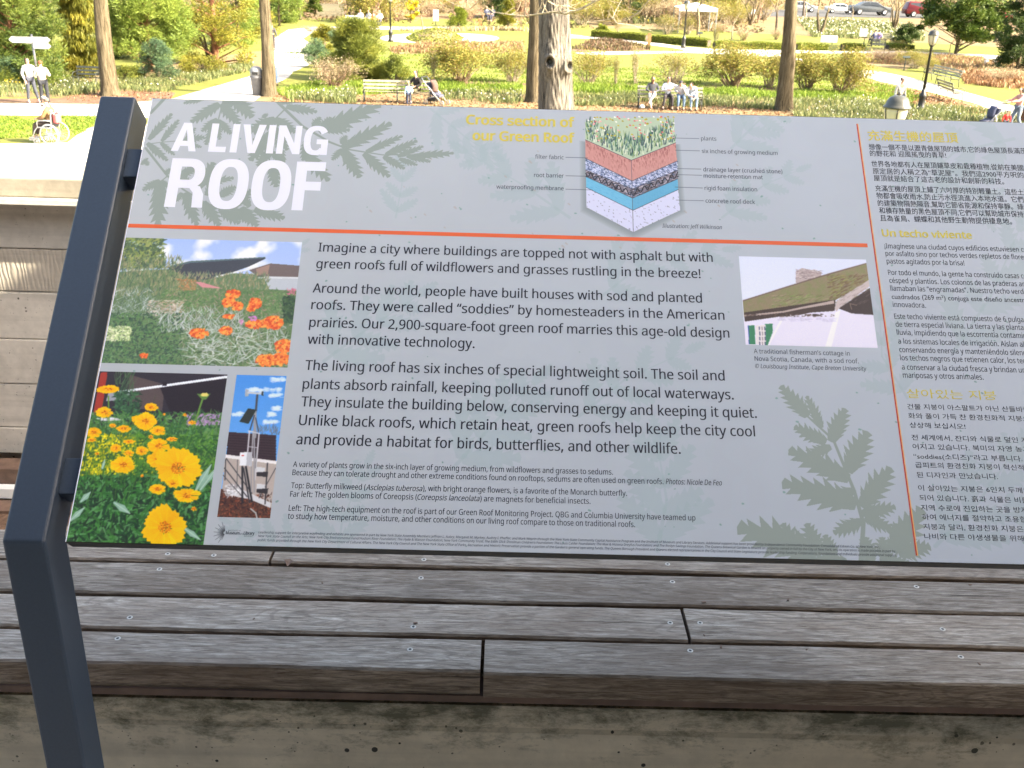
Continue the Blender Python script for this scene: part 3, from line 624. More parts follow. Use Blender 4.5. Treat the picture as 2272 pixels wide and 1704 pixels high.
dabs(z, 620, 640, 1700, 790, 420, [rgb(120, 150, 76), rgb(160, 140, 120), rgb(104, 84, 60), rgb(96, 124, 60)], 60, 8, (8, 36), 0.6); dabs(z, 1300, 400, 1790, 690, 260, [rgb(110, 84, 56), rgb(130, 136, 62), rgb(96, 70, 52)], 60, 9, (16, 40), 0.7)
ppoly(z, [(262, 700), (880, 505), (1230, 395), (1790, 238), (1790, 250), (1230, 412), (880, 520), (262, 714)], rgb(104, 84, 78))
ppoly(z, [(280, 850), (1400, 690), (1400, 780), (1390, 830), (1100, 850), (960, 880), (850, 880), (290, 960)], rgb(58, 44, 40)); ppoly(z, [(285, 880), (760, 830), (1010, 775), (1380, 700), (1385, 740), (1020, 800), (770, 850), (285, 905)], rgb(176, 158, 152))
dabs(z, 290, 870, 1390, 900, 90, [rgb(52, 40, 38), rgb(96, 78, 66)], 26, 14, (-10, 20))
ppoly(z, [(1440, 800), (1830, 545), (1880, 880), (1600, 860)], rgb(46, 34, 36)); ppoly(z, [(1390, 790), (1430, 700), (1815, 445), (1820, 530), (1455, 790), (1410, 835)], rgb(190, 176, 176)); dabs(z, 1440, 500, 1810, 760, 36, [rgb(120, 100, 96)], 60, 5, (30, 38))
stroke(z(1580, 740), z(1660, 760), 0.0008, rgb(130, 110, 96), 0.0008); stroke(z(1580, 740), z(1600, 810), 0.0008, rgb(130, 110, 96), 0.0008)
ppoly(z, [(720, 950), (780, 900), (590, 1250), (560, 1250)], rgb(232, 230, 250)); ppoly(z, [(1400, 850), (1465, 815), (1350, 1290), (1270, 1290)], rgb(236, 234, 252)); dabs(z, 700, 900, 1400, 960, 60, [rgb(196, 190, 214)], 60, 18, (-8, 8), 0.4)
ppoly(z, [(328, 1010), (410, 1004), (420, 1240), (342, 1240)], rgb(46, 122, 86)); ppoly(z, [(328, 1010), (338, 1010), (350, 1240), (340, 1240)], rgb(40, 70, 160)); ppoly(z, [(535, 992), (630, 985), (632, 1090), (570, 1250), (545, 1250)], rgb(46, 122, 86))
ppoly(z, [(420, 1010), (450, 1008), (545, 1000), (550, 1245), (425, 1242)], rgb(222, 214, 216))
for r_ in range(4):
    for c_ in range(3):
        x = 458+c_*34+(6 if r_ else 0); y = 1022+r_*62; ppoly(z, [(x, y), (x+16, y-1), (x+18, y+46), (x+3, y+47)], rgb(96, 100, 130) if c_ != 1 else rgb(160, 150, 156))
# --- cross-section drawing
clip[:] = [0, 0, CW, CH]; z = ZI
for k in range(22, 0, -1):                       # printed drop shadow round the drawing
    e = k*3.0; ppoly(z, [(826-e*0.6, 240-e*0.2), (1380+e*0.5, 250), (1407+e*0.55, 655+e*0.3), (1120, 795+e*0.75), (832-e*0.6, 640+e*0.4)], rgb(110, 122, 124), alpha=0.035)
IL = {}
def lay(t0, t1, col, **kw): ppoly(z, [t0[0], t0[1], t0[2], t1[2], t1[1], t1[0]], col, **kw)
s0 = [(826, 222), (1108, 348), (1380, 240)]; s1 = [(826, 335), (1112, 475), (1388, 353)]; s2 = [(828, 408), (1114, 524), (1392, 408)]; s3 = [(830, 448), (1115, 580), (1393, 462)]; s4 = [(832, 515), (1118, 655), (1396, 527)]; s5 = [(832, 635), (1120, 788), (1407, 655)]
ppoly(z, [(826, 110), (900, 92), (960, 82), (1100, 92), (1200, 84), (1370, 92), (1380, 240), (1108, 348), (826, 222)], rgb(186, 205, 178))
lay(s0, s1, rgb(205, 148, 142)); lay(s1, s2, rgb(176, 188, 220)); lay(s2, s3, rgb(130, 124, 136)); lay(s3, s4, rgb(112, 190, 226)); lay(s4, s5, rgb(214, 218, 246))
def inlay(ta, tb, n, fn):
    for _ in range(n):
        f = prs.random(); g = prs.random(); sd = prs.random() < 0.5
        i, j = (0, 1) if sd else (1, 2)
        a = np.array(ta[i])*(1-f)+np.array(ta[j])*f; b = np.array(tb[i])*(1-f)+np.array(tb[j])*f; p = a*(1-g)+b*g; fn(p, g, sd)
inlay(s0, s1, 420, lambda p, g, s: stroke(z(p[0], p[1]), z(p[0]+2, p[1]+14), 0.0011, rgb(150, 86, 84) if prs.random() > g else rgb(222, 170, 160), 0.0006, 0.6*(1-0.6*g)))
inlay(s1, s2, 620, lambda p, g, s: stroke(z(p[0], p[1]), z(p[0]+5, p[1]+3), 0.0013, [rgb(70, 84, 120), rgb(226, 230, 248), rgb(110, 128, 168)][prs.integers(3)], 0.0008))
inlay(s2, s3, 260, lambda p, g, s: stroke(z(p[0], p[1]), z(p[0]+9, p[1]-4), 0.0016, [rgb(50, 52, 64), rgb(190, 180, 190), rgb(96, 84, 84), rgb(90, 104, 130)][prs.integers(4)], 0.001))
for i, j in ((0, 1), (1, 2)):
    pr = None
    for k in range(41):
        f = k/40; p = (np.array(s2[i])*(1-f)+np.array(s2[j])*f+np.array(s3[i])*(1-f)+np.array(s3[j])*f)/2+np.array([0, 16*math.sin(k*1.05)])
        if pr is not None: stroke(z(*pr), z(*p), 0.0012, rgb(38, 38, 46), 0.0012)
        pr = p
for k in range(46):
    f = k/46; a = np.array(s3[1])*(1-f)+np.array(s3[2])*f; b = np.array(s4[1])*(1-f)+np.array(s4[2])*f; stroke(z(*a), z(*b), 0.0005, rgb(64, 140, 180), 0.0005, 0.7)
inlay(s3, s4, 200, lambda p, g, s: stroke(z(p[0], p[1]), z(p[0]+12, p[1]+5), 0.0005, rgb(80, 160, 206), 0.0004, 0.5))
inlay(s4, s5, 110, lambda p, g, s: stroke(z(p[0], p[1]), z(p[0]+7*prs.random(), p[1]+7*prs.random()), 0.0009, [rgb(120, 124, 150), rgb(170, 160, 200), rgb(90, 96, 110)][prs.integers(3)], 0.0006, 0.7))
for l_ in (s0, s1, s2, s3, s4):
    for i in (0, 1): stroke(z(*l_[i]), z(*l_[i+1]), 0.0007, rgb(60, 62, 80), 0.0007)
stroke(z(1108, 348), z(1120, 788), 0.0006, rgb(80, 84, 100), 0.0006)
for _ in range(430):
    x = 830+545*prs.random(); yb_ = 222+(x-826)*0.447 if x < 1108 else 348-(x-1108)*0.397
    y = yb_-8-125*prs.random()**1.1; a = R(70+40*prs.random()); l = 16+26*prs.random(); y2 = y-l*math.sin(a)
    if y2 < 76: continue
    stroke(z(x, y), z(x+l*math.cos(a), y2), 0.0016, [rgb(60, 96, 92), rgb(90, 130, 120), rgb(50, 70, 84), rgb(140, 168, 110), rgb(230, 236, 216), rgb(70, 120, 90)][prs.integers(6)], 0.0005, 0.85)
for _ in range(110):
    x = 832+540*prs.random(); y = 80+150*prs.random()**1.6; stroke(z(x, y), z(x+4, y+2), 0.0024, [rgb(226, 110, 110), rgb(206, 190, 60), rgb(170, 160, 50), rgb(240, 170, 170), rgb(246, 246, 236)][prs.integers(5)], 0.0016)
for a in [(706, 330, 840, 333), (706, 443, 845, 446), (706, 525, 870, 530), (1365, 211, 1523, 215), (1378, 286, 1527, 290), (1388, 399, 1535, 402), (1390, 436, 1540, 440), (1375, 512, 1545, 518), (1383, 592, 1550, 596)]:
    stroke(z(a[0], a[1]), z(a[2], a[3]), 0.0006, rgb(70, 76, 90), 0.0006)
for k in range(15):                              # sunburst mark beside the sponsors' lines
    a = R(100+k*11); p = UV(499, 1182); q = (p[0]+math.cos(a)*0.0105*(0.8+0.4*(k % 2)), p[1]+math.sin(a)*0.0105*(0.8+0.4*(k % 2))); stroke((p[0]+math.cos(a)*0.002, p[1]+math.sin(a)*0.002), q, 0.0007, rgb(70, 74, 80), 0.0003)

q_ = region(RP1); q_[...] = q_*0.86+rgb(176, 182, 164)*0.14
for r_ in (RP1, RP2, RP3, RP4):
    q_ = region(r_); g_ = prs.random(q_.shape[:2]+(1,)).astype(np.float32)-0.5
    for _ in range(2): q_[1:-1, 1:-1] = (q_[1:-1, 1:-1]*4+q_[:-2, 1:-1]+q_[2:, 1:-1]+q_[1:-1, :-2]+q_[1:-1, 2:])/8
    q_ += g_*0.03; q_[...] = np.clip(q_*1.04+0.035, 0, 1)
img = bpy.data.images.new('sign print', CW, CH, alpha=False)
buf = np.ones((CH, CW, 4), dtype=np.float32); buf[..., :3] = np.clip(canvas, 0, 1); img.pixels.foreach_set(buf.ravel()); img.update(); img.pack()
def print_mat(name, rough=0.42):
    m, t, b = new_mat(name); ti = t.nodes.new('ShaderNodeTexImage'); ti.image = img; ti.extension = 'EXTEND'
    t.links.new(ti.outputs[0], b.inputs['Base Color']); b.inputs['Roughness'].default_value = rough; b.inputs['Specular IOR Level'].default_value = 0.3
    gr = noise(t, coords(t, (1, 1, 1)), 1400, 2); bump(t, b, gr, 0.06, 0.0003); return m
M['print'] = print_mat('printed face')
def ink(name, c, rough=0.55):
    m, t, b = new_mat(name); c = tuple(((x/255+0.055)/1.055)**2.4 for x in c)
    b.inputs['Base Color'].default_value = (*c, 1); b.inputs['Roughness'].default_value = rough; b.inputs['Specular IOR Level'].default_value = 0.3; return m
INK = ink('dark slate ink', (42, 47, 60)); INK_W = ink('white ink', (232, 236, 252)); INK_Y = ink('yellow ink', (214, 200, 92)); INK_O = ink('orange ink', (228, 104, 62)); INK_S = ink('grey ink', (74, 80, 92)); INK_R = ink('red ink', (200, 72, 66)); INK_G = ink('gold ink', (236, 176, 96))

sign = thing('information_sign', 'blue grey bent post carrying the slanted printed panel about a living roof', 'sign', _o); sign.rotation_euler = (0, 0, 0)
frame = link('panel', None, sign); frame.rotation_euler = (PT, 0, 0)
def quad(name, u0, v0, u1, v1, n, mat, parent, uvs=True, th=0.0):
    me = meshdata(name, [(u0, v0, n), (u1, v0, n), (u1, v1, n), (u0, v1, n)], [(0, 1, 2, 3)], mat)
    if uvs:
        ul = me.uv_layers.new(name='UVMap')
        for i, (a, b) in enumerate(((u0, v0), (u1, v0), (u1, v1), (u0, v1))): ul.data[i].uv = (a/PW, b/PH)
    return link(name, me, parent)
b = MB(); b.box((PW/2, PH/2, -0.0103), (PW, PH, 0.020)); b.build('panel_board', M['panel_core'], frame, bevel=0.0006)
quad('printed_face', 0.0012, 0.0012, PW-0.0012, PH-0.0012, 0.0002, M['print'], frame)
for nm, r_ in (('garden_photograph', RP1), ('flower_photograph', RP2), ('mast_photograph', RP3), ('cottage_photograph', RP4)):
    quad(nm, r_[0]+0.001, r_[1]+0.001, r_[2], r_[3], 0.00028, M['print'], frame)
def rule(name, p, q, wd, mat, n=0.00034):
    p = np.array(p); q = np.array(q); a = (q-p)/np.linalg.norm(q-p); nn = np.array([-a[1], a[0]])*wd/2
    P = [p+nn, p-nn, q-nn, q+nn]; return link(name, meshdata(name, [(x[0], x[1], n) for x in P], [(0, 1, 2, 3)], mat), frame)
o1 = (0.0012, ZT(0, 903)[1]+0.0006); o2 = ZP4(1795, 26)
rule('orange_rule', (0.0012, (o1[1]+o2[1])/2), (o2[0], (o1[1]+o2[1])/2), 0.0056, INK_O)
ur = UV(1968, 754)[0]; vt = UV(1902, 275)[1]; vb = UV(2034, 1233)[1]
rule('red_rule', (ur-0.0005, vb), (ur-0.0005, vt), 0.0016, INK_R); rule('gold_rule', (ur+0.0009, vb), (ur+0.0009, vt), 0.0010, INK_G)

rule('edge_line', (0.0006, 0.001), (0.0006, PH-0.001), 0.0011, INK_W); _dg = bpy.context.evaluated_depsgraph_get()
try:                                         # Blender's own bundled interface typeface; the built-in one serves if it is missing
    import os
    FONT = bpy.data.fonts.load(os.path.join(bpy.utils.resource_path('LOCAL'), 'datafiles', 'fonts', 'NotoSansHebrew-Regular.woff2'))
except Exception:
    FONT = None
def text_verts(s, off=0.0, shear=0.0, res=4):
    cu = bpy.data.curves.new('t', 'FONT'); cu.body = s
    if FONT is not None and '²' not in s and all(ord(c) < 0x2100 for c in s): cu.font = FONT
    cu.size = 1.0; cu.offset = off; cu.shear = shear; cu.resolution_u = res; cu.fill_mode = 'FRONT'
    o = bpy.data.objects.new('t', cu); COL.objects.link(o); bpy.context.view_layer.update()
    dg = bpy.context.evaluated_depsgraph_get(); me = bpy.data.meshes.new_from_object(o.evaluated_get(dg))
    V = np.array([v.co[:] for v in me.vertices]); F = [tuple(p.vertices) for p in me.polygons]
    bpy.data.objects.remove(o); bpy.data.curves.remove(cu); bpy.data.meshes.remove(me)
    return V, F
def cap_of(s, off=0.0):
    k = (all(ord(c) < 0x2100 for c in s) and '²' not in s, off)
    if k not in _wcache:
        V, _ = text_verts('H' if k[0] or FONT is None else '소H'[1:], off) if k[0] else (None, None)
        _wcache[k] = float(V[:, 1].max()) if V is not None and len(V) else 0.727
    return _wcache[k]
_wcache = {}
def text_block(name, lines, cap, mat, off=0.0, shear=0.0, z=None, res=4, split=False, label=None, n=0.00036, rigid=False):
    """lines: (text, x0, y0, x1, y1[, prefix]) read at the baseline ends; cap = capital height in metres"""
    if split:
        for ln in lines: text_block(name, [ln], cap, mat, off, shear, z, res)
        return
    mb = MB()
    for ln in lines:
        s, x0, y0, x1, y1 = ln[:5]
        p = z(x0, y0); q = z(x1, y1)
        V, F = text_verts(s, 0.0, shear, res)
        if not len(V): continue
        wpre = V[:, 0].max()
        if len(ln) > 5: wpre = text_verts(ln[5], 0.0, shear, 1)[0][:, 0].max()
        xmin = V[:, 0].min(); k = (q[0]-p[0])/(wpre-xmin); ky = cap/cap_of(s)
        vb_ = (p[1]+q[1])/2 if rigid or len(ln) <= 5 or True else p[1]
        V2 = np.column_stack([p[0]+(V[:, 0]-xmin)*k, vb_+V[:, 1]*ky, np.full(len(V), n)])
        keep = V2[:, 0].max() > PW-0.02
        if keep: V2[:, 0] = np.minimum(V2[:, 0], PW-0.02)
        mb.add(V2, F)
        if off > 0.002:
            o_ = off*ky; sh_ = [(1, 0), (-1, 0)] if off < 0.01 else [(1, 0), (-1, 0), (0, 0.6), (0, -0.6), (0.7, 0.5), (-0.7, 0.5), (0.7, -0.5), (-0.7, -0.5)]
            for q_, (sx_, sy_) in enumerate(sh_): mb.add(V2+np.array([sx_*o_, sy_*o_, 0.000015*(q_+1)]), F)
    me = meshdata(name, mb.v, mb.f, mat); return link(name, me, frame)
def caph(z, x, y, h): a = z(x, y); b_ = z(x+0, y-h); return abs(b_[1]-a[1])
text_block('title_text', [('A LIVING', 372, 326, 712, 328)], 0.0, INK_W, z=VW) if False else None
def title(s, xl, yb, xr, yt, mat, off, shear):
    V, F = text_verts(s, off, shear, 6); p = VW(xl, yb); q = VW(xr, yt)
    x0, x1, y0, y1 = V[:, 0].min(), V[:, 0].max(), V[:, 1].min(), V[:, 1].max()
    V2 = np.column_stack([p[0]+(V[:, 0]-x0)/(x1-x0)*(q[0]-p[0]), p[1]+(V[:, 1]-y0)/(y1-y0)*(q[1]-p[1]), np.full(len(V), 0.0012)])
    return link('title_text', meshdata('title_text', V2, F, mat), frame)
def bowl(cx, cy, ax, ay, th_x, th_y, a0, a1, n=30, e=2.5):
    """bands of a rounded letter stroke as quads"""
    out = []
    def pt(a, rx, ry): c, s_ = math.cos(a), math.sin(a); return (cx+rx*abs(c)**(2/e)*(1 if c > 0 else -1), cy+ry*abs(s_)**(2/e)*(1 if s_ > 0 else -1))
    for i in range(n):
        a, b = R(a0+(a1-a0)*i/n), R(a0+(a1-a0)*(i+1)/n); out.append([pt(a, ax, ay), pt(b, ax, ay), pt(b, ax-th_x, ay-th_y), pt(a, ax-th_x, ay-th_y)])
    return out
def glyph(c):
    """heavy upright sans capitals, one unit tall: (width, pieces)"""
    k = 0.225
    if c == 'A':
        h_ = [(0, 0), (.23, 0), (.275, .18), (.4, .18), (.4, .36), (.318, .36), (.4, .77), (.4, 1), (.27, 1)]; return .80, [h_, [(.8-x, y) for x, y in h_][::-1]]
    if c == 'L': return .60, [[(0, 0), (.56, 0), (.56, .19), (k, .19), (k, 1), (0, 1)]]
    if c == 'I': return k, [[(0, 0), (k, 0), (k, 1), (0, 1)]]
    if c == 'V': return .76, [[(.26, 0), (.38, 0), (.38, .27), (.235, 1), (0, 1)], [(.38, 0), (.50, 0), (.76, 1), (.525, 1), (.38, .27)]]
    if c == 'N': return .76, [[(0, 0), (.21, 0), (.21, .62), (.53, 0), (.76, 0), (.76, 1), (.55, 1), (.55, .38), (.23, 1), (0, 1)]]
    if c == 'O': return .80, bowl(.40, .5, .40, .515, .225, .165, 0, 360, 44)
    if c == 'G': return .80, bowl(.40, .5, .40, .515, .225, .165, 32, 318, 40)+[[(.42, .37), (.575, .37), (.575, .0), (.79, .0), (.79, .54), (.42, .54)]]
    if c == 'F': return .62, [[(0, 0), (k, 0), (k, .41), (.54, .41), (.54, .59), (k, .59), (k, .815), (.60, .815), (.60, 1), (0, 1)]]
    if c == 'R': return .76, [[(0, 0), (k, 0), (k, 1), (0, 1)], [(k, .83), (.40, .83), (.40, 1), (k, 1)], [(k, .39), (.40, .39), (.40, .56), (k, .56)]]+[[(min(p), q) if False else (p, q) for p, q in g] for g in bowl(.40, .695, .32, .305, .215, .17, -90, 90, 20, 2.3)]+[[(.43, .41), (.53, .30), (.55, 0), (.77, 0), (.765, .06), (.75, .27), (.66, .43), (.50, .46)]]
    return .30, []
def title(s, xl, yb, xr, yt, gap):
    p = VW(xl, yb); q = VW(xr, yt); x = 0; mb = MB(); X = []
    for c in s:
        w_, P = glyph(c)
        for i, poly in enumerate(P): X.append(([(x+u, v) for u, v in poly], 0.00036+0.00004*(i % 3 if c in 'GR' else 0)))
        x += w_+(gap if c != ' ' else 0)
    x -= gap; k = (q[0]-p[0])/x; ky = q[1]-p[1]
    for poly, n in X: mb.add([(p[0]+u*k, p[1]+v*ky, n) for u, v in poly], [tuple(range(len(poly)))])
    me = meshdata('title_text', mb.v, mb.f, INK_W)
    for pl in me.polygons: pass
    return link('title_text', me, frame)
title('A LIVING', 369, 326, 713, 274, 0.095); title('ROOF', 354, 447, 707, 351, 0.07)
cb = caph(ZB, 56, 634, 46)*1.0
text_block('body_text', [("Imagine a city where buildings are topped not with asphalt but with", 118, 80, 1962, 130), ("green roofs full of wildflowers and grasses rustling in the breeze!", 108, 160, 1905, 203),
    ("Around the world, people have built houses with sod and planted", 92, 272, 1912, 320), ("roofs. They were called “soddies” by homesteaders in the American", 85, 350, 2017, 400),
    ("prairies. Our 2,900-square-foot green roof marries this age-old design", 76, 432, 2040, 484), ("with innovative technology.", 68, 512, 848, 532),
    ("The living roof has six inches of special lightweight soil. The soil and", 56, 634, 2018, 684), ("plants absorb rainfall, keeping polluted runoff out of local waterways.", 45, 722, 2060, 772),
    ("They insulate the building below, conserving energy and keeping it quiet.", 37, 805, 2168, 858), ("Unlike black roofs, which retain heat, green roofs help keep the city cool", 27, 893, 2160, 944),
    ("and provide a habitat for birds, butterflies, and other wildlife.", 15, 980, 1812, 1028)], cb, INK, off=0.009, z=ZB)
cc = caph(ZC, 549, 150, 34); ZF = Z(0, 0, 1)
text_block('caption_text', [("A variety of plants grow in the six-inch layer of growing medium, from wildflowers and grasses to sedums.", 650, 1035.4, 1360, 1054),
    ("Because they can tolerate drought and other extreme conditions found on rooftops, sedums are often used on green roofs.", 648.5, 1054.3, 1472, 1074.5),
    ("Left: The high-tech equipment on the roof is part of our Green Roof Monitoring Project. QBG and Columbia University have teamed up", 640.2, 1133.8, 1543, 1154.6),
    ("to study how temperature, moisture, and other conditions on our living roof compare to those on traditional roofs.", 638.4, 1151, 1409, 1170),
    ("Top: Butterfly milkweed (", 645.7, 1082.5, 811, 1087.5), ("), with bright orange flowers, is a favorite of the Monarch butterfly.", 938, 1089, 1391, 1100.9),
    ("Far left: The golden blooms of Coreopsis (", 643.5, 1102, 925, 1109), (") are magnets for beneficial insects.", 1065, 1112, 1310, 1118.4)], cc, INK, off=0.003, z=ZF, res=3)
text_block('caption_italics', [("Photos: Nicole De Feo", 1477.5, 1074.5, 1602, 1076.9), ("Asclepias tuberosa", 812, 1087.5, 937, 1090), ("Coreopsis lanceolata", 926, 1109, 1064, 1112)], cc*0.98, INK, 0.003, 0.2, ZF, 3, split=True)
text_block('sponsor_text', [("Leadership support for interpretive wayfinding and exhibits are sponsored in part by New York State Assembly Members Jeffrion L. Aubry, Margaret M. Markey, Audrey I. Pheffer, and Mark Weprin through the New York State Community Capital Assistance Program and the Institute of Museum and Library Services. Additional support has been provided by Independence Community Foundation; Consolidated Edison Co. of New York, Inc.;", 573, 1187, 1952.7, 1213.2),
    ("New York State Council on the Arts; New York City Environmental Fund/Hudson River Foundation; The Hyde & Watson Foundation; New York Community Trust; The Edith Glick Shoolman Children's Foundation; The Louis Calder Foundation; The Max & Victoria Dreyfus Foundation; and The Roslyn Savings Foundation. The Queens Botanical Garden is located on property owned in full by the City of New York, and its operation is made possible in part by", 572.2, 1195.3, 1986.5, 1222),
    ("public funds provided through the New York City Department of Cultural Affairs. The New York City Council and The New York State Office of Parks, Recreation and Historic Preservation provide a portion of the Garden's general operating funds. The Queens Borough President and Queens elected representatives in the City Council and State Legislature provide leadership funding. Corporations, foundations and individuals provide additional support.", 571, 1204.7, 1988.5, 1230.7)], caph(ZC, 340, 540, 15), INK_S, 0.004, 0.2, ZF, 1)
text_block('logo_text', [("Museum", 501, 1185.3, 531, 1186), ("Library", 541, 1186, 564, 1187)], caph(ZC, 340, 516, 19), INK_S, 0.02, 0.0, ZF, 2)
text_block('logo_small_text', [("INSTITUTE of", 506, 1178.3, 534, 1179), ("and", 532, 1186, 540, 1186), ("SERVICES", 541, 1191, 560, 1191.5)], caph(ZC, 340, 516, 8), INK_S, 0.0, 0.0, ZF, 1)
text_block('cottage_caption', [("A traditional fisherman’s cottage in", 402, 1350, 1580, 1378), ("Nova Scotia, Canada, with a sod roof.", 412, 1440, 1688, 1474)], caph(ZP4, 402, 1350, 55), INK_S, 0.003, 0, ZP4, 3)
text_block('cottage_credit', [("© Louisbourg Institute, Cape Breton University", 418, 1530, 1785, 1565)], caph(ZP4, 402, 1530, 52), INK_S, 0.003, 0.2, ZP4, 3)
text_block('drawing_heading', [("Cross section of", 96, 130, 757, 140), ("our Green Roof", 136, 226, 757, 238)], caph(ZI, 100, 130, 56), INK_Y, 0.032, 0, ZI, 4)
text_block('drawing_labels', [("filter fabric", 518, 340, 693, 341), ("root barrier", 511, 452, 693, 454), ("waterproofing membrane", 280, 525, 693, 530), ("plants", 1536, 226, 1630, 228), ("six inches of growing medium", 1541, 302, 2006, 317),
    ("drainage layer (crushed stone)", 1550, 415, 2035, 430), ("moisture-retention mat", 1552, 455, 1915, 464), ("rigid foam insulation", 1558, 530, 1880, 540), ("concrete roof deck", 1564, 608, 1868, 617)], caph(ZI, 1550, 530, 25), INK_S, 0.003, 0, ZI, 3, split=True)
text_block('drawing_credit', [("Illustration: Jeff Wilkinson", 1298, 760, 1665, 772)], caph(ZI, 1298, 760, 24), INK_S, 0.003, 0.2, ZI, 3)
ch = caph(ZR, 173, 260, 27)
text_block('chinese_heading', [("充滿生機的屋頂", 170, 150, 680, 170)], caph(ZR, 173, 170, 46), INK_Y, 0.018, 0, ZR, 3)
text_block('chinese_text', [("想像一個不是以瀝青做屋頂的城市,它的綠色屋頂長滿茂盛", 173, 203, 1030, 236, "想像一個不是以瀝青做屋頂的城市,它的綠色屋頂長滿"), ("的野花和 迎風搖曳的青草!", 180, 243, 612, 258), ("世界各地都有人在屋頂鋪草皮和栽種植物,從前在美國中西部", 188, 300, 1050, 331, "世界各地都有人在屋頂鋪草皮和栽種植物,從前在美國"),
    ("原定居的人稱之為“草泥屋”。我們這2900平方呎的綠色", 195, 340, 1052, 374, "原定居的人稱之為“草泥屋”。我們這2900平方呎的"), ("屋頂就是結合了這古老的設計和創新的科技。", 202, 382, 940, 408), ("充滿生機的屋頂上鋪了六吋厚的特別輕量土。這些土和植", 210, 438, 1052, 471, "充滿生機的屋頂上鋪了六吋厚的特別輕量土。這些土"),
    ("物都會吸收雨水,防止污水徑流進入本地水道。它們也為", 217, 481, 1052, 511, "物都會吸收雨水,防止污水徑流進入本地水道。它們"), ("的建築物隔熱隔音,幫助它節省能源和保持寧靜。綠色屋", 224, 523, 1052, 553, "的建築物隔熱隔音,幫助它節省能源和保持寧靜。綠"),
    ("和積存熱量的黑色屋頂不同,它們可以幫助城市保持涼爽", 232, 564, 1052, 596, "和積存熱量的黑色屋頂不同,它們可以幫助城市保持"), ("且為雀鳥、蝴蝶和其他野生動物提供棲息地。", 238, 608, 985, 636)], ch, INK, 0.006, 0, ZR, 2)
text_block('spanish_heading', [("Un techo viviente", 250, 698, 757, 717)], caph(ZR, 250, 698, 38), INK_Y, 0.032, 0, ZR, 4)
cs = caph(ZR, 283, 918, 28)
text_block('spanish_text', [("¡Imagínese una ciudad cuyos edificios estuviesen cubiertos no", 262, 768, 1050, 790, "¡Imagínese una ciudad cuyos edificios estuviesen c"), ("por asfalto sino por techos verdes repletos de flores silvestres y", 268, 810, 1050, 833, "por asfalto sino por techos verdes repletos de flore"), ("pastos agitados por la brisa!", 275, 855, 715, 866),
    ("Por todo el mundo, la gente ha construido casas con techos de", 283, 918, 1050, 940, "Por todo el mundo, la gente ha construido casas c"), ("césped y plantíos. Los colonos de las praderas americanas los", 290, 962, 1040, 987, "césped y plantíos. Los colonos de las praderas a"), ("llamaban las “engramadas”. Nuestro techo verde de 2900 pies", 296, 1007, 1050, 1030, "llamaban las “engramadas”. Nuestro techo verd"),
    ("cuadrados (269 m²) conjuga este diseño ancestral y tecnología", 303, 1055, 1040, 1075, "cuadrados (269 m²) conjuga este diseño ancest"), ("innovadora.", 310, 1100, 497, 1107), ("Este techo viviente está compuesto de 6 pulgadas (15 cm)", 318, 1167, 1050, 1188, "Este techo viviente está compuesto de 6 pulga"),
    ("de tierra especial liviana. La tierra y las plantas absorben la", 326, 1212, 1050, 1233, "de tierra especial liviana. La tierra y las planta"), ("lluvia, impidiendo que la escorrentía contaminada llegue", 332, 1258, 1045, 1278, "lluvia, impidiendo que la escorrentía contami"), ("a los sistemas locales de irrigación. Aíslan al edificio", 340, 1308, 1045, 1328, "a los sistemas locales de irrigación. Aíslan a"),
    ("conservando energía y manteniéndolo silencioso. Como", 347, 1357, 1045, 1375, "conservando energía y manteniéndolo silen"), ("los techos negros que retienen calor, los techos verdes", 352, 1402, 1045, 1422, "los techos negros que retienen calor, los te"), ("a conservar a la ciudad fresca y brindan un hábitat para", 361, 1455, 1040, 1474, "a conservar a la ciudad fresca y brindan u"), ("mariposas y otros animales.", 367, 1502, 823, 1513)], cs, INK, 0.003, 0, ZR, 3)
text_block('korean_heading', [("살아있는 지붕", 388, 1612, 897, 1625)], caph(ZR, 388, 1612, 42), INK_Y, 0.004, 0, ZR, 3)
ck = caph(ZK, 600, 740, 38)
text_block('korean_text', [("건물 지붕이 아스팔트가 아닌 산들바람에", 566, 326, 1510, 341, "건물 지붕이 아스팔트가 아닌 산들바"), ("화와 풀이 가득 찬 환경친화적 지붕으로", 575, 404, 1505, 414, "화와 풀이 가득 찬 환경친화적 지붕"), ("상상해 보십시오!", 585, 478, 1040, 481), ("전 세계에서, 잔디와 식물로 덮인 지붕은", 602, 578, 1470, 592, "전 세계에서, 잔디와 식물로 덮인"),
    ("어지고 있습니다. 북미의 자영 농지의", 610, 656, 1505, 664, "어지고 있습니다. 북미의 자영 농"), ("“soddies(소디즈)”라고 부릅니다. 저희", 618, 734, 1505, 744, "“soddies(소디즈)”라고 부릅니다."), ("곱피트의 환경친화 지붕이 혁신적으로", 632, 804, 1519, 819, "곱피트의 환경친화 지붕이 혁신적"), ("된 디자인과 만났습니다.", 643, 885, 1305, 892),
    ("이 살아있는 지붕은 6인치 두께의 흙", 655, 995, 1505, 1002, "이 살아있는 지붕은 6인치 두께"), ("되어 있습니다. 흙과 식물은 비를", 667, 1075, 1490, 1082, "되어 있습니다. 흙과 식물은 비"), ("지역 수로에 진입하는 곳을 방지", 678, 1155, 1490, 1165, "지역 수로에 진입하는 곳을 방"), ("하여 에너지를 절약하고 조용합니다", 688, 1232, 1480, 1240, "하여 에너지를 절약하고 조용"),
    ("지붕과 달리, 환경친화 지붕은 새", 697, 1312, 1515, 1319, "지붕과 달리, 환경친화 지붕은"), ("나비와 다른 야생생물을 위해 살", 706, 1392, 1519, 1397, "나비와 다른 야생생물을 위해")], ck, INK, 0.003, 0, ZK, 2)

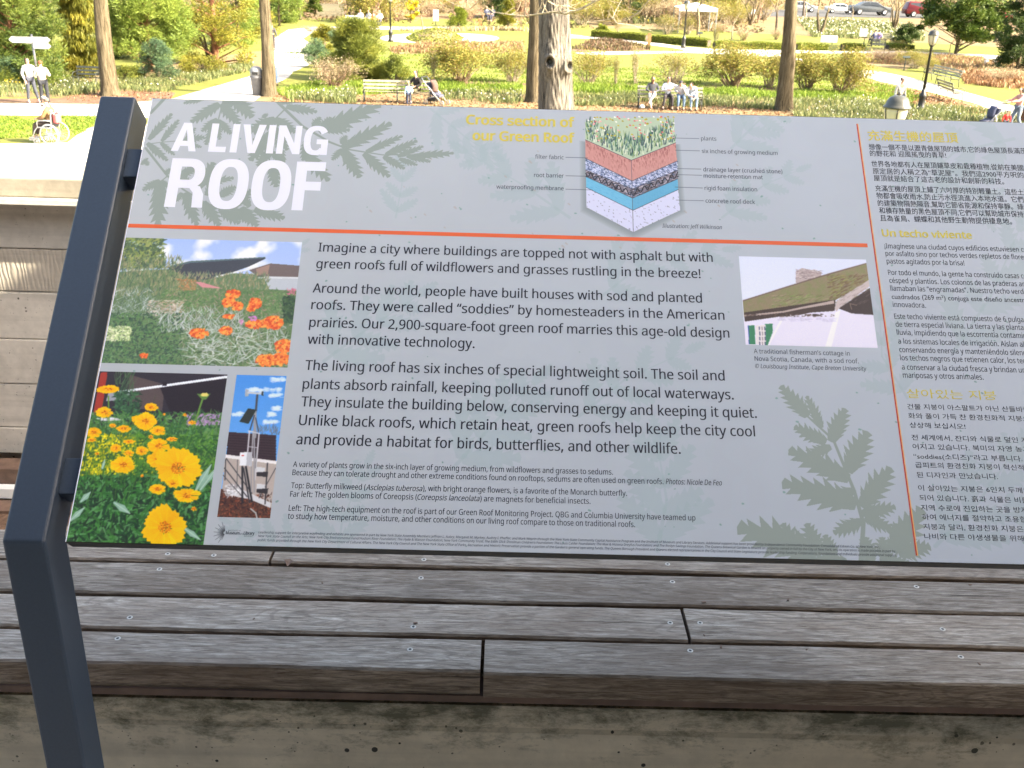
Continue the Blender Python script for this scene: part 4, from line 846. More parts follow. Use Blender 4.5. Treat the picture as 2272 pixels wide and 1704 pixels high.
# bent square post beside the panel (profile in y-z relative to the sign's origin) and its brackets
def post_part(xr, wd=0.048):
    T = 0.052; h = 1.10; c_, s_ = math.cos(PT), math.sin(PT); nb_ = (-s_, c_)        # outward normal of the slope
    Lp = PH+0.002
    # front bottom, bend, top, top back, inner bend, back bottom
    inner = math.tan((PI/2-PT)/2)*T
    prof = [(0, -0.90), (0, 0.0), (Lp*c_, Lp*s_), (Lp*c_+s_*T, Lp*s_-c_*T)]
    q = (T, -inner); prof += [q, (T, -0.90)]
    b = MB(); b.prism(prof, xr-wd, xr, 'x'); return b.build('post', M['post'], sign, bevel=0.0035, seg=3)
pa = UV(305, 220)[0]; pb = UV(92, 1203)[0]; xr = (pa+pb)/2
post_part(xr); post_part(PW+0.024+0.048)
def bracket(v0, v1, left=True):
    b = MB(); x0, x1 = (xr-0.001, 0.05) if left else (PW-0.05, PW+0.025)
    b.box(((x0+x1)/2, (v0+v1)/2, -0.0265), (x1-x0, v1-v0, 0.033)); o = b.build('bracket', M['post'], sign, bevel=0.0015); o.rotation_euler = (PT, 0, 0); return o
vA0, vA1 = UV(300, 383)[1], UV(300, 320)[1]; vB0, vB1 = UV(170, 1092)[1], UV(170, 1010)[1]
for L_ in (True, False): bracket(vA0, vA1, L_); bracket(vB0, vB1, L_)

# ================================================================ TERRACE, TIMBER BENCH, WALL
HB = 1.05; ZBN = CAM[2]-HB; DECK = 3.70
bench = thing('timber_bench', 'long slatted grey timber bench on a stained concrete plinth below the sign', 'bench', (0, 0, 0))
def yb(py): return float(G(1136, py, ZBN)[1])
edges = [yb(1498), yb(1416), yb(1338), yb(1264)]; edges.append(edges[3]+(edges[3]-edges[2]))
TH = 0.048
def bx(px, py): return float(G(px, py, ZBN)[0])
rows = [(edges[i], edges[i+1]) for i in range(4)]
joints = [[bx(1071, 1450)], [bx(1521, 1384)], [], [bx(603, 1235)]]
XL, XR = -3.2, 3.4
screw_px = [[(262.8, 1413.6), (909.8, 1441), (1530.6, 1443.8), (2119.6, 1441.5)], [(288, 1370), (917, 1391), (1487, 1382), (1553, 1384), (2091, 1398)],
            [(353.8, 1263), (934, 1282.5), (1492, 1291), (2025, 1289)], [(372, 1229), (472, 1236.7), (940, 1247), (1481, 1253.5)]]
M['screw'] = flat('steel screw', (0.55, 0.53, 0.48), 0.45, 0.4)
sb = MB(); sb.lathe([(0.0, 0.0), (0.0050, 0.0), (0.0050, 0.0007), (0.0044, 0.0010), (0.0026, 0.0010), (0.0025, 0.0006)], 14); sb.lathe([(0.0027, 0.0), (0.0026, 0.00085)], 14, mi=1)
screw_me = sb.mesh('screw', None, False, mats=[M['screw'], M['black']])
scr = {}
for ri, (ya, yb_) in enumerate(rows):
    g = 0.0053; xs = [XL]+joints[ri]+[XR]
    for k in range(len(xs)-1):
        x0, x1 = xs[k]+(0.003 if k else 0), xs[k+1]-(0.003 if k < len(xs)-2 else 0)
        dy = 0.0045 if (ri == 0 and k == 1) else 0.0; dz = (0.0, 0.003)[k % 2]
        nx = 46; b = MB(); cx = (x0+x1)/2; y0, y1 = ya+g-dy*(1 if ri == 0 else 0)*1.0, yb_-g-(0 if ri else 0)
        if ri == 0 and k == 0: y0 += 0.004
        # plank as a ring of section points with slight waviness so the long edges are not ruled
        V = []; sec = [(y0, ZBN-TH), (y0, ZBN-0.004), (y0+0.003, ZBN), (y1-0.003, ZBN), (y1, ZBN-0.004), (y1, ZBN-TH)]
        for i in range(nx+1):
            x = x0+(x1-x0)*i/nx; wob = 0.0009*math.sin(x*9+ri*2)+0.0006*math.sin(x*31+k)
            V += [(x-cx, sy+wob*(1 if sy < (y0+y1)/2 else -1), sz+dz*0.6) for sy, sz in sec]
        n = len(sec); F = [(i*n+j, i*n+(j+1) % n, (i+1)*n+(j+1) % n, (i+1)*n+j) for i in range(nx) for j in range(n)]
        F += [tuple(range(n)), tuple(range(nx*n, nx*n+n))[::-1]]
        b.add(V, F); pl = b.build('plank', M['timber'], bench, loc=(cx, 0, 0))
        for (px, py) in screw_px[ri]:
            p = G(px, py, ZBN)
            if x0 < p[0] < x1: link('screw', screw_me, pl, (p[0]-cx, min(max(p[1], y0+0.02), y1-0.02), ZBN+dz*0.6-0.0004))
        for sx_ in np.arange(-3.0, 3.3, 0.43):
            if (sx_ < -0.95 or sx_ > 0.95) and x0 < sx_ < x1: link('screw', screw_me, pl, (sx_-cx, (y0+y1)/2+0.01*math.sin(sx_*9), ZBN+dz*0.6-0.0004))
deb = MB()
for _ in range(26):
    x = (rng.random()-0.5)*2.2; y = edges[0]+(edges[4]-edges[0])*rng.random(); r_ = 0.0015+0.0025*rng.random(); deb.box((x, y, ZBN+0.0022), (r_*2.2, r_, 0.0012), Matrix.Rotation(rng.random()*6.28, 3, 'Z'))
tag(deb.build('litter', M['timber_red']), 'crumbs of dry leaf scattered on the bench boards', None, None, 'stuff')
yf = edges[0]
b = MB(); b.box((0.1, yf+0.030, ZBN-TH-0.0065), (6.6, 0.05, 0.013)); b.build('batten', M['timber_red'], bench)
b = MB(); b.box((0, 0, 0), (0.045, edges[4]-yf-0.07, 0.04)); jme = b.mesh('joist', M['timber_red'])
for x in np.arange(-3.0, 3.3, 0.43): link('joist', jme, bench, (x, (yf+edges[4])/2+0.03, ZBN-TH-0.022))
b = MB(); zt = ZBN-TH-0.045
prof = [(yf+0.030, 2.37), (yf+0.030, zt-0.052), (yf+0.034, zt-0.044), (yf+0.036, zt), (edges[4]-0.03, zt), (edges[4]-0.03, 2.37)]
b.prism(prof, XL+0.1, XR-0.1, 'x'); b.build('plinth', M['plinth'], bench)
# terrace floor and an unseen building added behind and above the viewer to shade it
b = MB(); b.box((0, (yf+0.028-6)/2-0.0, DECK-1.0), (30, yf+0.028+6, 2.0)); tag(b.build('terrace_floor', M['deckfloor']), 'concrete terrace floor in front of the timber bench', None, None, 'structure')
bl = thing('building', 'unseen pale building added to shade the terrace, with a wing at right', 'building')
M['render_wall'] = flat('pale building wall', (0.46, 0.43, 0.39), 0.8); M['soffit'] = flat('dark timber soffit', (0.30, 0.25, 0.20), 0.7)
b = MB(); b.box((12, -3.0, 4.79), (12, 14, 9.58)); b.build('wing', M['render_wall'], bl)  # added mass, its height set to block the sun from the panel
b = MB(); b.box((12, -3.0, 9.64), (12.02, 14.02, 0.12)); b.build('roof', M['soffit'], bl)
b = MB(); b.box((-6, -9.0, 4.0), (24, 2, 8.0)); b.build('wall', M['render_wall'], bl)
b = MB(); b.box((-5, -4.3, 7.75), (21.9, 7.7, 0.3)); b.build('canopy', M['soffit'], bl)  # added roof, its edge placed to dim the sky light on the panel

# gravel court between the bench and the far parapet wall
ZG = 2.37; YW = 5.30
def wz(py): d = ray(90, py); return float(CAM[2]+d[2]/d[1]*YW)
b = MB(); b.box((0, (yf+YW)/2+0.3, ZG-0.3), (30, YW-yf+0.4, 0.5)); tag(b.build('gravel_court_floor', M['mulch']), 'gravel filled court between bench and concrete wall', None, None, 'structure')
wall = thing('parapet_wall', 'low board marked concrete wall with a bright coping, left of the post', 'wall', (0, YW, 0))
zc0, zc1, zc2 = wz(387), wz(430), wz(443); zr0, zr1, zr2, zr3, zr4 = wz(556), wz(651), wz(754), wz(853), wz(950); zbot = wz(1001)
b = MB(); b.box((0, 0.15, (zc0+zc1)/2), (22, 0.50, zc0-zc1)); b.build('coping', M['coping'], wall, bevel=0.008)
b = MB(); b.box((0, 0.15, (zc1+zc2)/2-0.001), (22, 0.57, zc1-zc2)); b.build('drip_ledge', M['pale_concrete'], wall, bevel=0.003)
def band(z1, z0, yy, mat):
    b = MB(); b.box((0, yy+0.14, (z1+z0)/2), (21.9, 0.28, z1-z0-0.006)); return b.build('pour_band', mat, wall, bevel=0.004)
band(zc2, zr0, 0.030, M['wall_smooth']); band(zr0, zr1, 0.022, M['wall_rough']); band(zr1, zr2, 0.004, M['wall_smooth']); band(zr2, zr3, 0.000, M['wall_smooth']); band(zr3, zr4, 0.003, M['wall_smooth']); band(zr4, zbot-0.02, 0.0, M['wall_smooth'])
b = MB(); b.box((0, 0.25, (zc0+ -0.2)/2-0.3), (21.8, 0.3, zc0+0.2)); b.build('wall_core', M['wall_smooth'], wall)
def gy(py): return float(G(20, py, ZG)[1])
edging = thing('court_edging', 'brown and white edging boards along the foot of the concrete wall', 'edging', (0, 0, 0))
b = MB(); b.box((0, 5.15, zbot-0.06), (21, 0.14, 0.10)); b.build('board', M['timber_red'], edging)
b = MB(); b.box((0, 5.04, zbot-0.13), (21, 0.06, 0.06)); b.build('strip', M['white_paint'], edging)
b = MB(); b.box((0, 4.93, zbot-0.19), (21, 0.12, 0.06)); b.build('board', M['timber_red'], edging)
# pebbles: the nearest are single stones
peb = []
M['pebble'] = leafmat('river pebbles', (0.30, 0.24, 0.18), (0.42, 0.38, 0.33), 0.0, (0.60, 0.56, 0.50))
bmi = bmesh.new(); bmesh.ops.create_icosphere(bmi, subdivisions=1, radius=1.0); ico = np.array([v.co[:] for v in bmi.verts]); icf = np.array([[v.index for v in f.verts] for f in bmi.faces]); bmi.free()
def stones(n, x0, x1, y0, y1, z, r0, r1, mat, name):
    V = []; F = []; T = []
    for i in range(n):
        r = r0+(r1-r0)*rng.random(); s = np.array([1, 0.8+0.3*rng.random(), 0.6])*r; a = rng.random()*6.28; ca, sa = math.cos(a), math.sin(a)
        P = ico*s; P = np.column_stack([P[:, 0]*ca-P[:, 1]*sa, P[:, 0]*sa+P[:, 1]*ca, P[:, 2]])
        V.append(P+[x0+(x1-x0)*rng.random(), y0+(y1-y0)*rng.random(), z+r*0.25*rng.random()]); F.append(icf+i*len(ico)); T += [rng.random()]*len(icf)
    return meshdata(name, np.concatenate(V), np.concatenate(F), mat, True, T)
o = link('gravel', stones(5200, -5, 5, 1.9, 4.85, ZG-0.04, 0.018, 0.042, M['pebble'], 'gravel')); tag(o, 'rounded pale pebbles filling the court behind the bench', None, None, 'stuff')
# ================================================================ GARDEN GROUND
def grid_ground():
    xs = np.concatenate([np.linspace(-600, -90, 8), np.linspace(-80, 80, 33), np.linspace(90, 600, 8)]); ys = np.concatenate([[-300, -100, -7], np.linspace(6, 60, 10), np.linspace(64, 260, 60), np.linspace(300, 900, 7)])
    V = [(x, y, gz(y)+0.0) for y in ys for x in xs]; nx = len(xs)
    F = np.array([(j*nx+i, j*nx+i+1, (j+1)*nx+i+1, (j+1)*nx+i) for j in range(len(ys)-1) for i in range(nx-1)])
    return meshdata('ground', V, F, M['lawn'], True)
o = link('ground', grid_ground()); tag(o, 'bright spring lawn running under the whole garden', None, None, 'structure')
def patch(name, pts, mat, dz, label, kind='structure', dense=4):
    """a flat sheet laid on the ground through places read in the photograph"""
    P = []
    n = len(pts)
    for i in range(n):
        a, b = np.array(pts[i], float), np.array(pts[(i+1) % n], float)
        for k in range(dense): P.append(a+(b-a)*k/dense)
    W = [G(*p) for p in P]
    bm = bmesh.new(); vs_ = [bm.verts.new((w_[0], w_[1], gz(w_[1])+dz)) for w_ in W]
    f = bm.faces.new(vs_); bmesh.ops.triangulate(bm, faces=[f])
    # subdivide the far ones enough to follow the rise
    if max(w_[1] for w_ in W) > 60:
        for _ in range(3):
            bmesh.ops.subdivide_edges(bm, edges=[e for e in bm.edges if e.calc_length() > 3], cuts=1)
            bmesh.ops.triangulate(bm, faces=bm.faces)
        for v in bm.verts: v.co.z = gz(v.co.y)+dz
    bmesh.ops.recalc_face_normals(bm, faces=bm.faces)
    me = bpy.data.meshes.new(name); bm.to_mesh(me); bm.free(); me.materials.append(mat)
    if me.polygons[0].normal.z < 0: me.flip_normals()
    return tag(link(name, me), label, None, None, kind)
Z3 = lambda x, y: (1160+x/3.687, y/3.687)
Z4 = lambda x, y: (1700+x/3.867, y/3.867)
Z2 = lambda x, y: (560+x/3.16, y/3.16)
Z1 = lambda x, y: (x/3.456, y/3.456)
patch('plaza', [(-300, 318), (-60, 320), (60, 319), (150, 317), (172, 300), (192, 287), (215, 280), (260, 277), (420, 276), (600, 300), (700, 420), (-300, 420)], M['paving'], 0.012, 'sunlit pale paved plaza below the concrete wall')
patch('path', [(-500, 222), (-100, 226), (0, 229), (150, 231), (230, 232), (330, 225), (385, 219), (452, 199), (550, 171), (585, 150), (602, 118), (600, 90), (606, 84), (640, 82), (672, 86), (693, 100), (690, 118), (700, 128), (690, 142), (650, 160), (640, 172), (612, 186), (590, 205), (560, 228), (500, 262), (300, 262), (100, 257), (-200, 254), (-500, 250)], M['paving'], 0.010, 'pale curving path on the left going back between the trees')
patch('path', [(600, 90), (640, 66), (700, 60), (800, 58), (900, 60), (1000, 60), (1000, 64), (800, 66), (700, 68), (672, 86), (640, 90)], M['paving'], 0.008, 'far pale path crossing behind the junipers')
ring = [(975+133*math.cos(a), 85+11.5*math.sin(a)) for a in np.linspace(0, 2*PI, 22)[:-1]]
patch('path_ring', ring, M['paving'], 0.011, 'pale circular path around the planted mound', dense=2)
patch('path', [Z3(385, 283), Z3(560, 299), Z3(1050, 345), Z3(1320, 385), Z3(1560, 400), Z3(2120, 410), Z4(250, 432), Z4(650, 440), Z4(1240, 440), Z4(1700, 462), (2300, 128), (2300, 134), Z4(1700, 476), Z4(1240, 458), Z4(650, 458), Z4(240, 458), Z3(2120, 470), Z3(1800, 452), Z3(1500, 438), Z3(1320, 432), Z3(600, 452), Z3(480, 446), Z3(420, 432), Z3(640, 424), Z3(1030, 420), Z3(1330, 420), Z3(1300, 404), Z3(1040, 368), Z3(640, 318), Z3(385, 312)], M['paving'], 0.010, 'pale path running along the clipped hedge')
patch('path', [Z4(735, 596), Z4(770, 590), Z4(1000, 620), Z4(1200, 660), Z4(1440, 720), Z4(1650, 775), Z4(2050, 885), Z4(2212, 950), (2420, 285), (2420, 340), Z4(2212, 1120), Z4(2000, 975), Z4(1800, 890), Z4(1400, 790), Z4(1200, 745), Z4(1000, 705), Z4(740, 640)], M['paving'], 0.010, 'broad pale path crossing diagonally on the right')
patch('path', [Z4(240, 500), Z4(430, 522), Z4(430, 545), Z4(240, 520)], M['paving'], 0.010, 'short strip of pale path beside the right trunk')
patch('mulch_bed', [(-300, 218), (0, 219), (130, 218), (200, 205), (330, 200), (390, 206), (380, 219), (330, 224), (230, 231), (0, 228), (-300, 222)], M['mulch'], 0.006, 'pink brown mulch strip around the left tree foot')
patch('mulch_bed', [(-300, 150), (300, 150), (600, 110), (600, 145), (450, 180), (330, 200), (130, 216), (-300, 216)], M['leafy'], 0.004, 'shaded soil under the conifers')
patch('mulch_bed', [(560, 222), (600, 205), (660, 200), (1000, 204), (1300, 212), (1700, 222), (1760, 228), (2260, 262), (2420, 300), (2420, 420), (1500, 400), (560, 330)], M['leafy'], 0.006, 'leaf littered bed behind the park benches')
patch('mulch_bed', [(690, 192), (780, 176), (960, 178), (1180, 182), (1480, 186), (1700, 192), (1900, 205), (1905, 212), (1700, 201), (1480, 194), (1180, 189), (960, 186), (780, 186), (700, 200)], M['mulch'], 0.005, 'narrow mulch line under the bare shrubs')
patch('flower_bed', [Z2(950, 345), Z2(1200, 300), Z2(1500, 300), Z2(1900, 300), Z2(1920, 370), Z2(1400, 385), Z2(1000, 380)], M['leafy'], 0.006, 'russet planting bed behind the junipers')
patch('flower_bed', [Z3(390, 405), Z3(560, 330), Z3(700, 322), Z3(1035, 385), Z3(1035, 412), Z3(700, 420), Z3(420, 424)], M['mulch'], 0.013, 'mulched bed of dark bulbs beside the hedge path')
patch('flower_bed', [(1310, 62), (1500, 66), (1760, 78), (2020, 94), (2300, 110), (2300, 70), (2000, 45), (1500, 30), (1300, 40)], M['leafy'], 0.006, 'russet planted slope behind the clipped hedge')
patch('flower_bed', [Z4(650, 470), Z4(1250, 470), Z4(2212, 520), Z4(2212, 700), Z4(1700, 640), Z4(1250, 560), Z4(1200, 600), Z4(700, 540)], M['leafy'], 0.006, 'russet bed behind the reading lectern')
patch('leaf_litter', [Z4(800, 690), Z4(1000, 712), Z4(1200, 750), Z4(1400, 800), Z4(1800, 900), Z4(1990, 985), Z4(1500, 960), Z4(1000, 800)], M['leafy'], 0.005, 'fallen leaves along the diagonal path')
patch('woodland_floor', [(560, 38), (900, 44), (1300, 38), (2400, 70), (2600, 10), (1136, -20), (300, -40), (300, 40)], M['far_ground'], 0.01, 'brown leafy ground of the far garden', dense=3)

# ================================================================ PLANTS
def rand_dirs(n):
    v = rng.normal(size=(n, 3)); return v/np.linalg.norm(v, axis=1)[:, None]
def quads(C, size, dirs=None, asp=0.5, droop=None):
    """one small leaf-shaped quad per centre"""
    n = len(C); a = rand_dirs(n) if dirs is None else dirs; b = np.cross(a, rand_dirs(n)); b /= np.linalg.norm(b, axis=1)[:, None]+1e-9
    s = (size*(0.6+0.8*rng.random(n)))[:, None]
    V = np.stack([C-a*s*0.5, C+b*s*asp*0.5, C+a*s*0.5, C-b*s*asp*0.5], 1).reshape(-1, 3)
    return V, np.arange(4*n).reshape(n, 4)
def lump_mesh(name, mat, lumps, n, size, asp=0.5, light=(0.2, 0.9), dirs_fn=None, shell=0.55):
    """foliage: lumps = (cx,cy,cz, rx,ry,rz); leaves crowd towards each lump's skin"""
    L_ = np.array(lumps, float); wgt = (L_[:, 3]*L_[:, 4]*L_[:, 5])**(2/3); idx = rng.choice(len(L_), n, p=wgt/wgt.sum())
    d = rand_dirs(n); r = (shell+(1-shell)*rng.random(n))*(1+0.12*rng.normal(size=n)); C = L_[idx, :3]+d*L_[idx, 3:6]*r[:, None]
    dd = dirs_fn(C, d) if dirs_fn else None
    V, F = quads(C, size, dd, asp)
    tone = rng.random(len(L_))[idx]
    T = np.clip(0.25*rng.random(n)+0.45*tone+0.3*rng.random(n), 0, 1)
    return meshdata(name, V, F, mat, False, T)
def sticks(S, E, r0, r1, n=3):
    """tapered n-sided sticks"""
    S = np.array(S); E = np.array(E); r0 = np.array(r0)[:, None]; r1 = np.array(r1)[:, None]
    a = E-S; a /= np.linalg.norm(a, axis=1)[:, None]+1e-9; h = np.where(np.abs(a[:, 2:3]) < 0.9, [[0, 0, 1.0]], [[1.0, 0, 0]]); b = np.cross(a, h); b /= np.linalg.norm(b, axis=1)[:, None]+1e-9; c = np.cross(a, b)
    ring0 = [S+(b*math.cos(2*PI*k/n)+c*math.sin(2*PI*k/n))*r0 for k in range(n)]; ring1 = [E+(b*math.cos(2*PI*k/n)+c*math.sin(2*PI*k/n))*r1 for k in range(n)]
    V = np.stack(ring0+ring1, 1).reshape(-1, 3); m = len(S); base = np.arange(m)[:, None]*2*n
    F = np.concatenate([base+np.array([[k, (k+1) % n, n+(k+1) % n, n+k]]) for k in range(n)], 0)
    return V, F
def branching(p, d, ln, r, depth, out, spread=0.55, up=0.15, kids=(2, 3), tips=None, jit=0.18):
    """recursive limb; a few bent segments, then children"""
    p = np.array(p, float); d = np.array(d, float); k = 2 if depth else 1
    for i in range(k):
        q = p+d*ln/k; r2 = r*(0.82 if i < k-1 else 0.66); out.append((p, q, r, r2)); p = q; r = r2
        d = d+rng.normal(size=3)*jit+np.array([0, 0, up*0.4]); d /= np.linalg.norm(d)
    if depth <= 0:
        if tips is not None: tips.append(p)
        return
    for _ in range(rng.integers(kids[0], kids[1]+1)):
        nd = d+rng.normal(size=3)*spread+np.array([0, 0, up]); nd /= np.linalg.norm(nd)
        branching(p, nd, ln*(0.62+0.25*rng.random()), r*0.72, depth-1, out, spread, up, kids, tips, jit)
def wood_mesh(name, segs, mat, n=4):
    S = [s[0] for s in segs]; E_ = [s[1] for s in segs]; V, F = sticks(S, E_, [s[2] for s in segs], [s[3] for s in segs], n)
    return meshdata(name, V, F, mat, n > 4)
def shrub_protos():
    P = {}
    def shrub(key, h, wd, stems, depth, twig, bud=None, nb=0, bs=0.03, r=0.021, spread=0.4, up=0.12, jit=0.16):
        segs = []; tips = []
        for _ in range(stems):
            a = rng.random()*6.28; rr = 0.12*wd*rng.random(); lean = (0.2+0.8*rng.random())*wd/h*0.62
            d = np.array([math.cos(a)*lean, math.sin(a)*lean, 1.0]); d /= np.linalg.norm(d)
            branching([math.cos(a)*rr, math.sin(a)*rr, 0], d, h*0.34*(0.8+0.4*rng.random()), r, depth, segs, spread, up, (2, 3), tips, jit)
        me = [('stems', wood_mesh('stems', segs, twig, 3))]
        if bud is not None:
            T_ = np.array([s[1] for s in segs if s[3] < r*0.7]); ii = rng.integers(len(T_), size=nb); C = T_[ii]+rng.normal(size=(nb, 3))*0.05
            V, F = quads(C, bs); me.append(('buds', meshdata('buds', V, F, bud, False, rng.random(nb))))
        P[key] = me
    shrub('gold', 1.1, 1.4, 26, 4, M['twig'], L['bud'], 8000, 0.055)
    shrub('gold2', 1.1, 1.6, 26, 4, M['twig_pale'], L['bud'], 6000, 0.05)
    shrub('bare', 1.1, 1.3, 26, 4, M['twig_pale'], L['bud'], 2600, 0.045)
    shrub('red', 1.0, 1.4, 28, 4, M['twig_red'], L['straw'], 2600, 0.045)
    shrub('wispy', 1.2, 0.8, 26, 3, M['twig_pale'], L['bud'], 1500, 0.04, spread=0.22, up=0.3, jit=0.06, r=0.015)
    return P
SHR = shrub_protos()
def place_shrub(kind, px, py, wpx, hpx, name, label, cat='shrub', group=None, rz=None):
    p = G(px, py); s = SC(p); t_ = thing(name, label, cat, (p[0], p[1], gz(p[1])), rng.random()*6.28 if rz is None else rz, group)
    t_.scale = (wpx/s/1.25, wpx/s/1.25, hpx/s/1.1)
    for nm, me in SHR[kind]: link(nm, me, t_)
    return t_
for kind, px, py, w_, h_, lb in [
    ('red', 738, 196, 96, 66, 'bare reddish shrub in front of the large juniper'), ('gold', 1026, 182, 124, 72, 'rounded golden twiggy shrub left of the big old trunk'), ('gold2', 1136, 182, 76, 64, 'thin golden shrub touching the left side of the paired trunks'),
    ('gold2', 1304, 188, 86, 64, 'loose golden shrub just right of the old knotted trunk'), ('wispy', 1410, 187, 50, 66, 'upright wispy pale shrub left of the three people'), ('bare', 1490, 188, 100, 66, 'pale bare shrub right behind the three people on the bench'),
    ('gold', 1626, 192, 124, 74, 'dense brown gold shrub right of the occupied bench'), ('gold2', 1704, 193, 60, 66, 'bushy golden shrub against the left of the right trunk'), ('gold', 1790, 202, 90, 72, 'broad bronze shrub just right of the right trunk'),
    ('gold', 1862, 208, 96, 80, 'large bronze shrub at the start of the diagonal path'), ('wispy', 1366, 190, 30, 58, 'small sparse pale shrub between trunk and wispy shrub'), ('wispy', 960, 182, 40, 56, 'straw coloured sparse shrub beside the juniper'),
    ('gold2', 2030, 152, 60, 34, 'low tawny shrub right of the reading lectern'), ('red', 1960, 135, 80, 26, 'low russet shrub in the bed by the lectern'), ('red', 2215, 180, 90, 30, 'low russet shrub beyond the empty park bench'), ('red', 1648, 90, 38, 26, 'rounded rust red shrub behind the hedge'),
    ('red', 1722, 88, 22, 24, 'rust red shrub half hidden by the right trunk'), ('bare', 1480, 76, 50, 38, 'pinkish bare shrub under the white canopy'), ('bare', 1525, 76, 40, 34, 'pale bare shrub between lamp post and canopy leg'), ('wispy', 1370, 76, 34, 26, 'tuft of straw grass behind the hedge end'),
    ('wispy', 1588, 100, 34, 34, 'tuft of straw grass at the hedge gap'), ('red', 884, 47, 50, 28, 'brown shrub below the yellow forsythia'), ('bare', 1890, 205, 36, 50, 'slender pale sapling at the end of the bronze shrubs'), ('gold2', 2060, 160, 40, 26, 'golden green shrub left of the empty bench'),
    ('wispy', 1740, 82, 20, 24, 'straw stalks behind the right trunk'), ('gold', 1985, 110, 44, 16, 'low yellow shrub beside the pale bench backs'), ('red', 690, 70, 40, 12, 'low russet shrub beside the far path'), ('red', 1600, 70, 40, 20, 'russet shrub under the vase shaped tree')]:
    place_shrub(kind, px, py, w_, h_, 'shrub', lb)

def lumps_random(n, wx, wy, h, r0, r1, taper=0.0, z0=0.0):
    out = []
    for _ in range(n):
        z = z0+(h-z0)*rng.random(); k = 1-taper*(z/h); a = rng.random()*6.28; rr = math.sqrt(rng.random())*k
        r = r0+(r1-r0)*rng.random(); out.append((math.cos(a)*rr*wx, math.sin(a)*rr*wy, z, r*1.15, r*1.15, r*0.8))
    return out
def evergreen(name, label, px, py, wpx, hpx, mat, n=12000, size=0.10, asp=0.35, nl=60, taper=0.5, trunk=None, droop=False, cat='conifer', r=(0.14, 0.28), z0=0.1, depth=1.0, light=False, tr=0.12, shell=0.45):
    p = G(px, py); s = SC(p); wx = wpx/s/2; h = hpx/s
    t_ = thing(name, label, cat, (p[0], p[1], gz(p[1])))
    def dn(C, d):
        v = rand_dirs(len(C))*0.45+np.array([0, 0, -1.0]); return v/np.linalg.norm(v, axis=1)[:, None]
    def outd(C, d):
        v = d*np.array([1, 1, 0.4])+rand_dirs(len(C))*0.6+np.array([0, 0, 0.35]); return v/np.linalg.norm(v, axis=1)[:, None]
    lm = lumps_random(nl, wx*0.85, wx*0.85*depth, h*0.95, wx*r[0], wx*r[1], taper, h*z0)
    link('crown', lump_mesh('crown', mat, lm, n, size, asp, dirs_fn=dn if droop else outd, shell=shell), t_)
    segs = []
    rt = trunk or tr; segs.append((np.array([0, 0, -0.05]), np.array([0.03, 0, h*0.55]), rt, rt*0.6)); segs.append((np.array([0.03, 0, h*0.55]), np.array([0, 0, h*0.95]), rt*0.6, rt*0.2))
    for l_ in lm[::2]:
        zz = max(0.05, l_[2]-0.3*wx); segs.append((np.array([0, 0, zz]), np.array(l_[:3]), rt*0.3, rt*0.08))
    link('trunk', wood_mesh('trunk', segs, M['bark'] if not name.startswith('pine') else M['bark_red'], 6), t_)
    return t_
evergreen('pine_tree', 'soft blue green pine behind the signpost, at the left edge', 40, 185, 250, 330, L['pine'], 60000, 0.20, 0.16, 150, 0.25, r=(0.14, 0.28), z0=0.01)
evergreen('cypress_tree', 'golden weeping cypress directly left of the left trunk', 190, 172, 84, 300, L['golden'], 30000, 0.24, 0.16, 90, 0.3, droop=True, r=(0.28, 0.5), z0=0.04)
evergreen('pine_tree', 'pale yellow green pine filling the space right of the left trunk', 335, 160, 220, 310, L['pale_pine'], 60000, 0.21, 0.15, 150, 0.25, r=(0.14, 0.28), z0=0.12)
evergreen('pine_tree', 'dark soft pine at the far left edge of the garden', -70, 165, 180, 320, L['pine'], 15000, 0.16, 0.16, 70, 0.3, z0=0.05)
evergreen('juniper', 'low blue green juniper mound right of the left trunk', 352, 178, 112, 88, L['blue_juniper'], 12000, 0.10, 0.2, 46, 0.65, cat='shrub')
evergreen('juniper', 'spreading green juniper at the foot of the left trunk', 290, 178, 90, 30, L['juniper'], 6000, 0.09, 0.25, 26, 0.5, cat='shrub')
evergreen('juniper', 'dark juniper spilling behind the two standing women', 25, 190, 120, 60, L['blue_juniper'], 9000, 0.1, 0.2, 36, 0.5, cat='shrub')
evergreen('juniper', 'large spreading juniper, yellow green with arching tips, mid garden', 790, 178, 176, 128, L['juniper'], 46000, 0.24, 0.10, 90, 0.55, cat='shrub', r=(0.14, 0.26), z0=0.02)
evergreen('juniper', 'blue green juniper mixed into the middle of the large one', 765, 165, 110, 100, L['blue_juniper'], 9000, 0.13, 0.16, 40, 0.5, cat='shrub')
evergreen('juniper', 'golden topped juniper on the upper left of the cluster', 720, 120, 80, 62, L['golden'], 7000, 0.13, 0.25, 34, 0.5, cat='shrub')
evergreen('yew_bush', 'rounded clipped green bush in the far middle', 1017, 60, 68, 42, L['hedge'], 7000, 0.12, 0.4, 36, 0.75, cat='shrub')
evergreen('cypress_bush', 'bright yellow conical bush left of the old trunk', 1128, 60, 62, 60, L['golden'], 8000, 0.13, 0.4, 40, 0.85, cat='shrub')
evergreen('box_bush', 'round green bush at the start of the clipped hedge', 1335, 82, 42, 28, L['hedge'], 4500, 0.09, 0.4, 26, 0.7, cat='shrub')
evergreen('magnolia_tree', 'glossy dark magnolia behind the right lamp post', 2120, 120, 230, 220, L['magnolia'], 26000, 0.25, 0.5, 120, 0.1, cat='tree', z0=0.16, r=(0.07, 0.2), tr=0.14, shell=0.25)
evergreen('spruce_tree', 'dark green spruce at the right edge', 2256, 155, 120, 230, L['dark_ever'], 24000, 0.22, 0.2, 110, 0.35, z0=0.01)
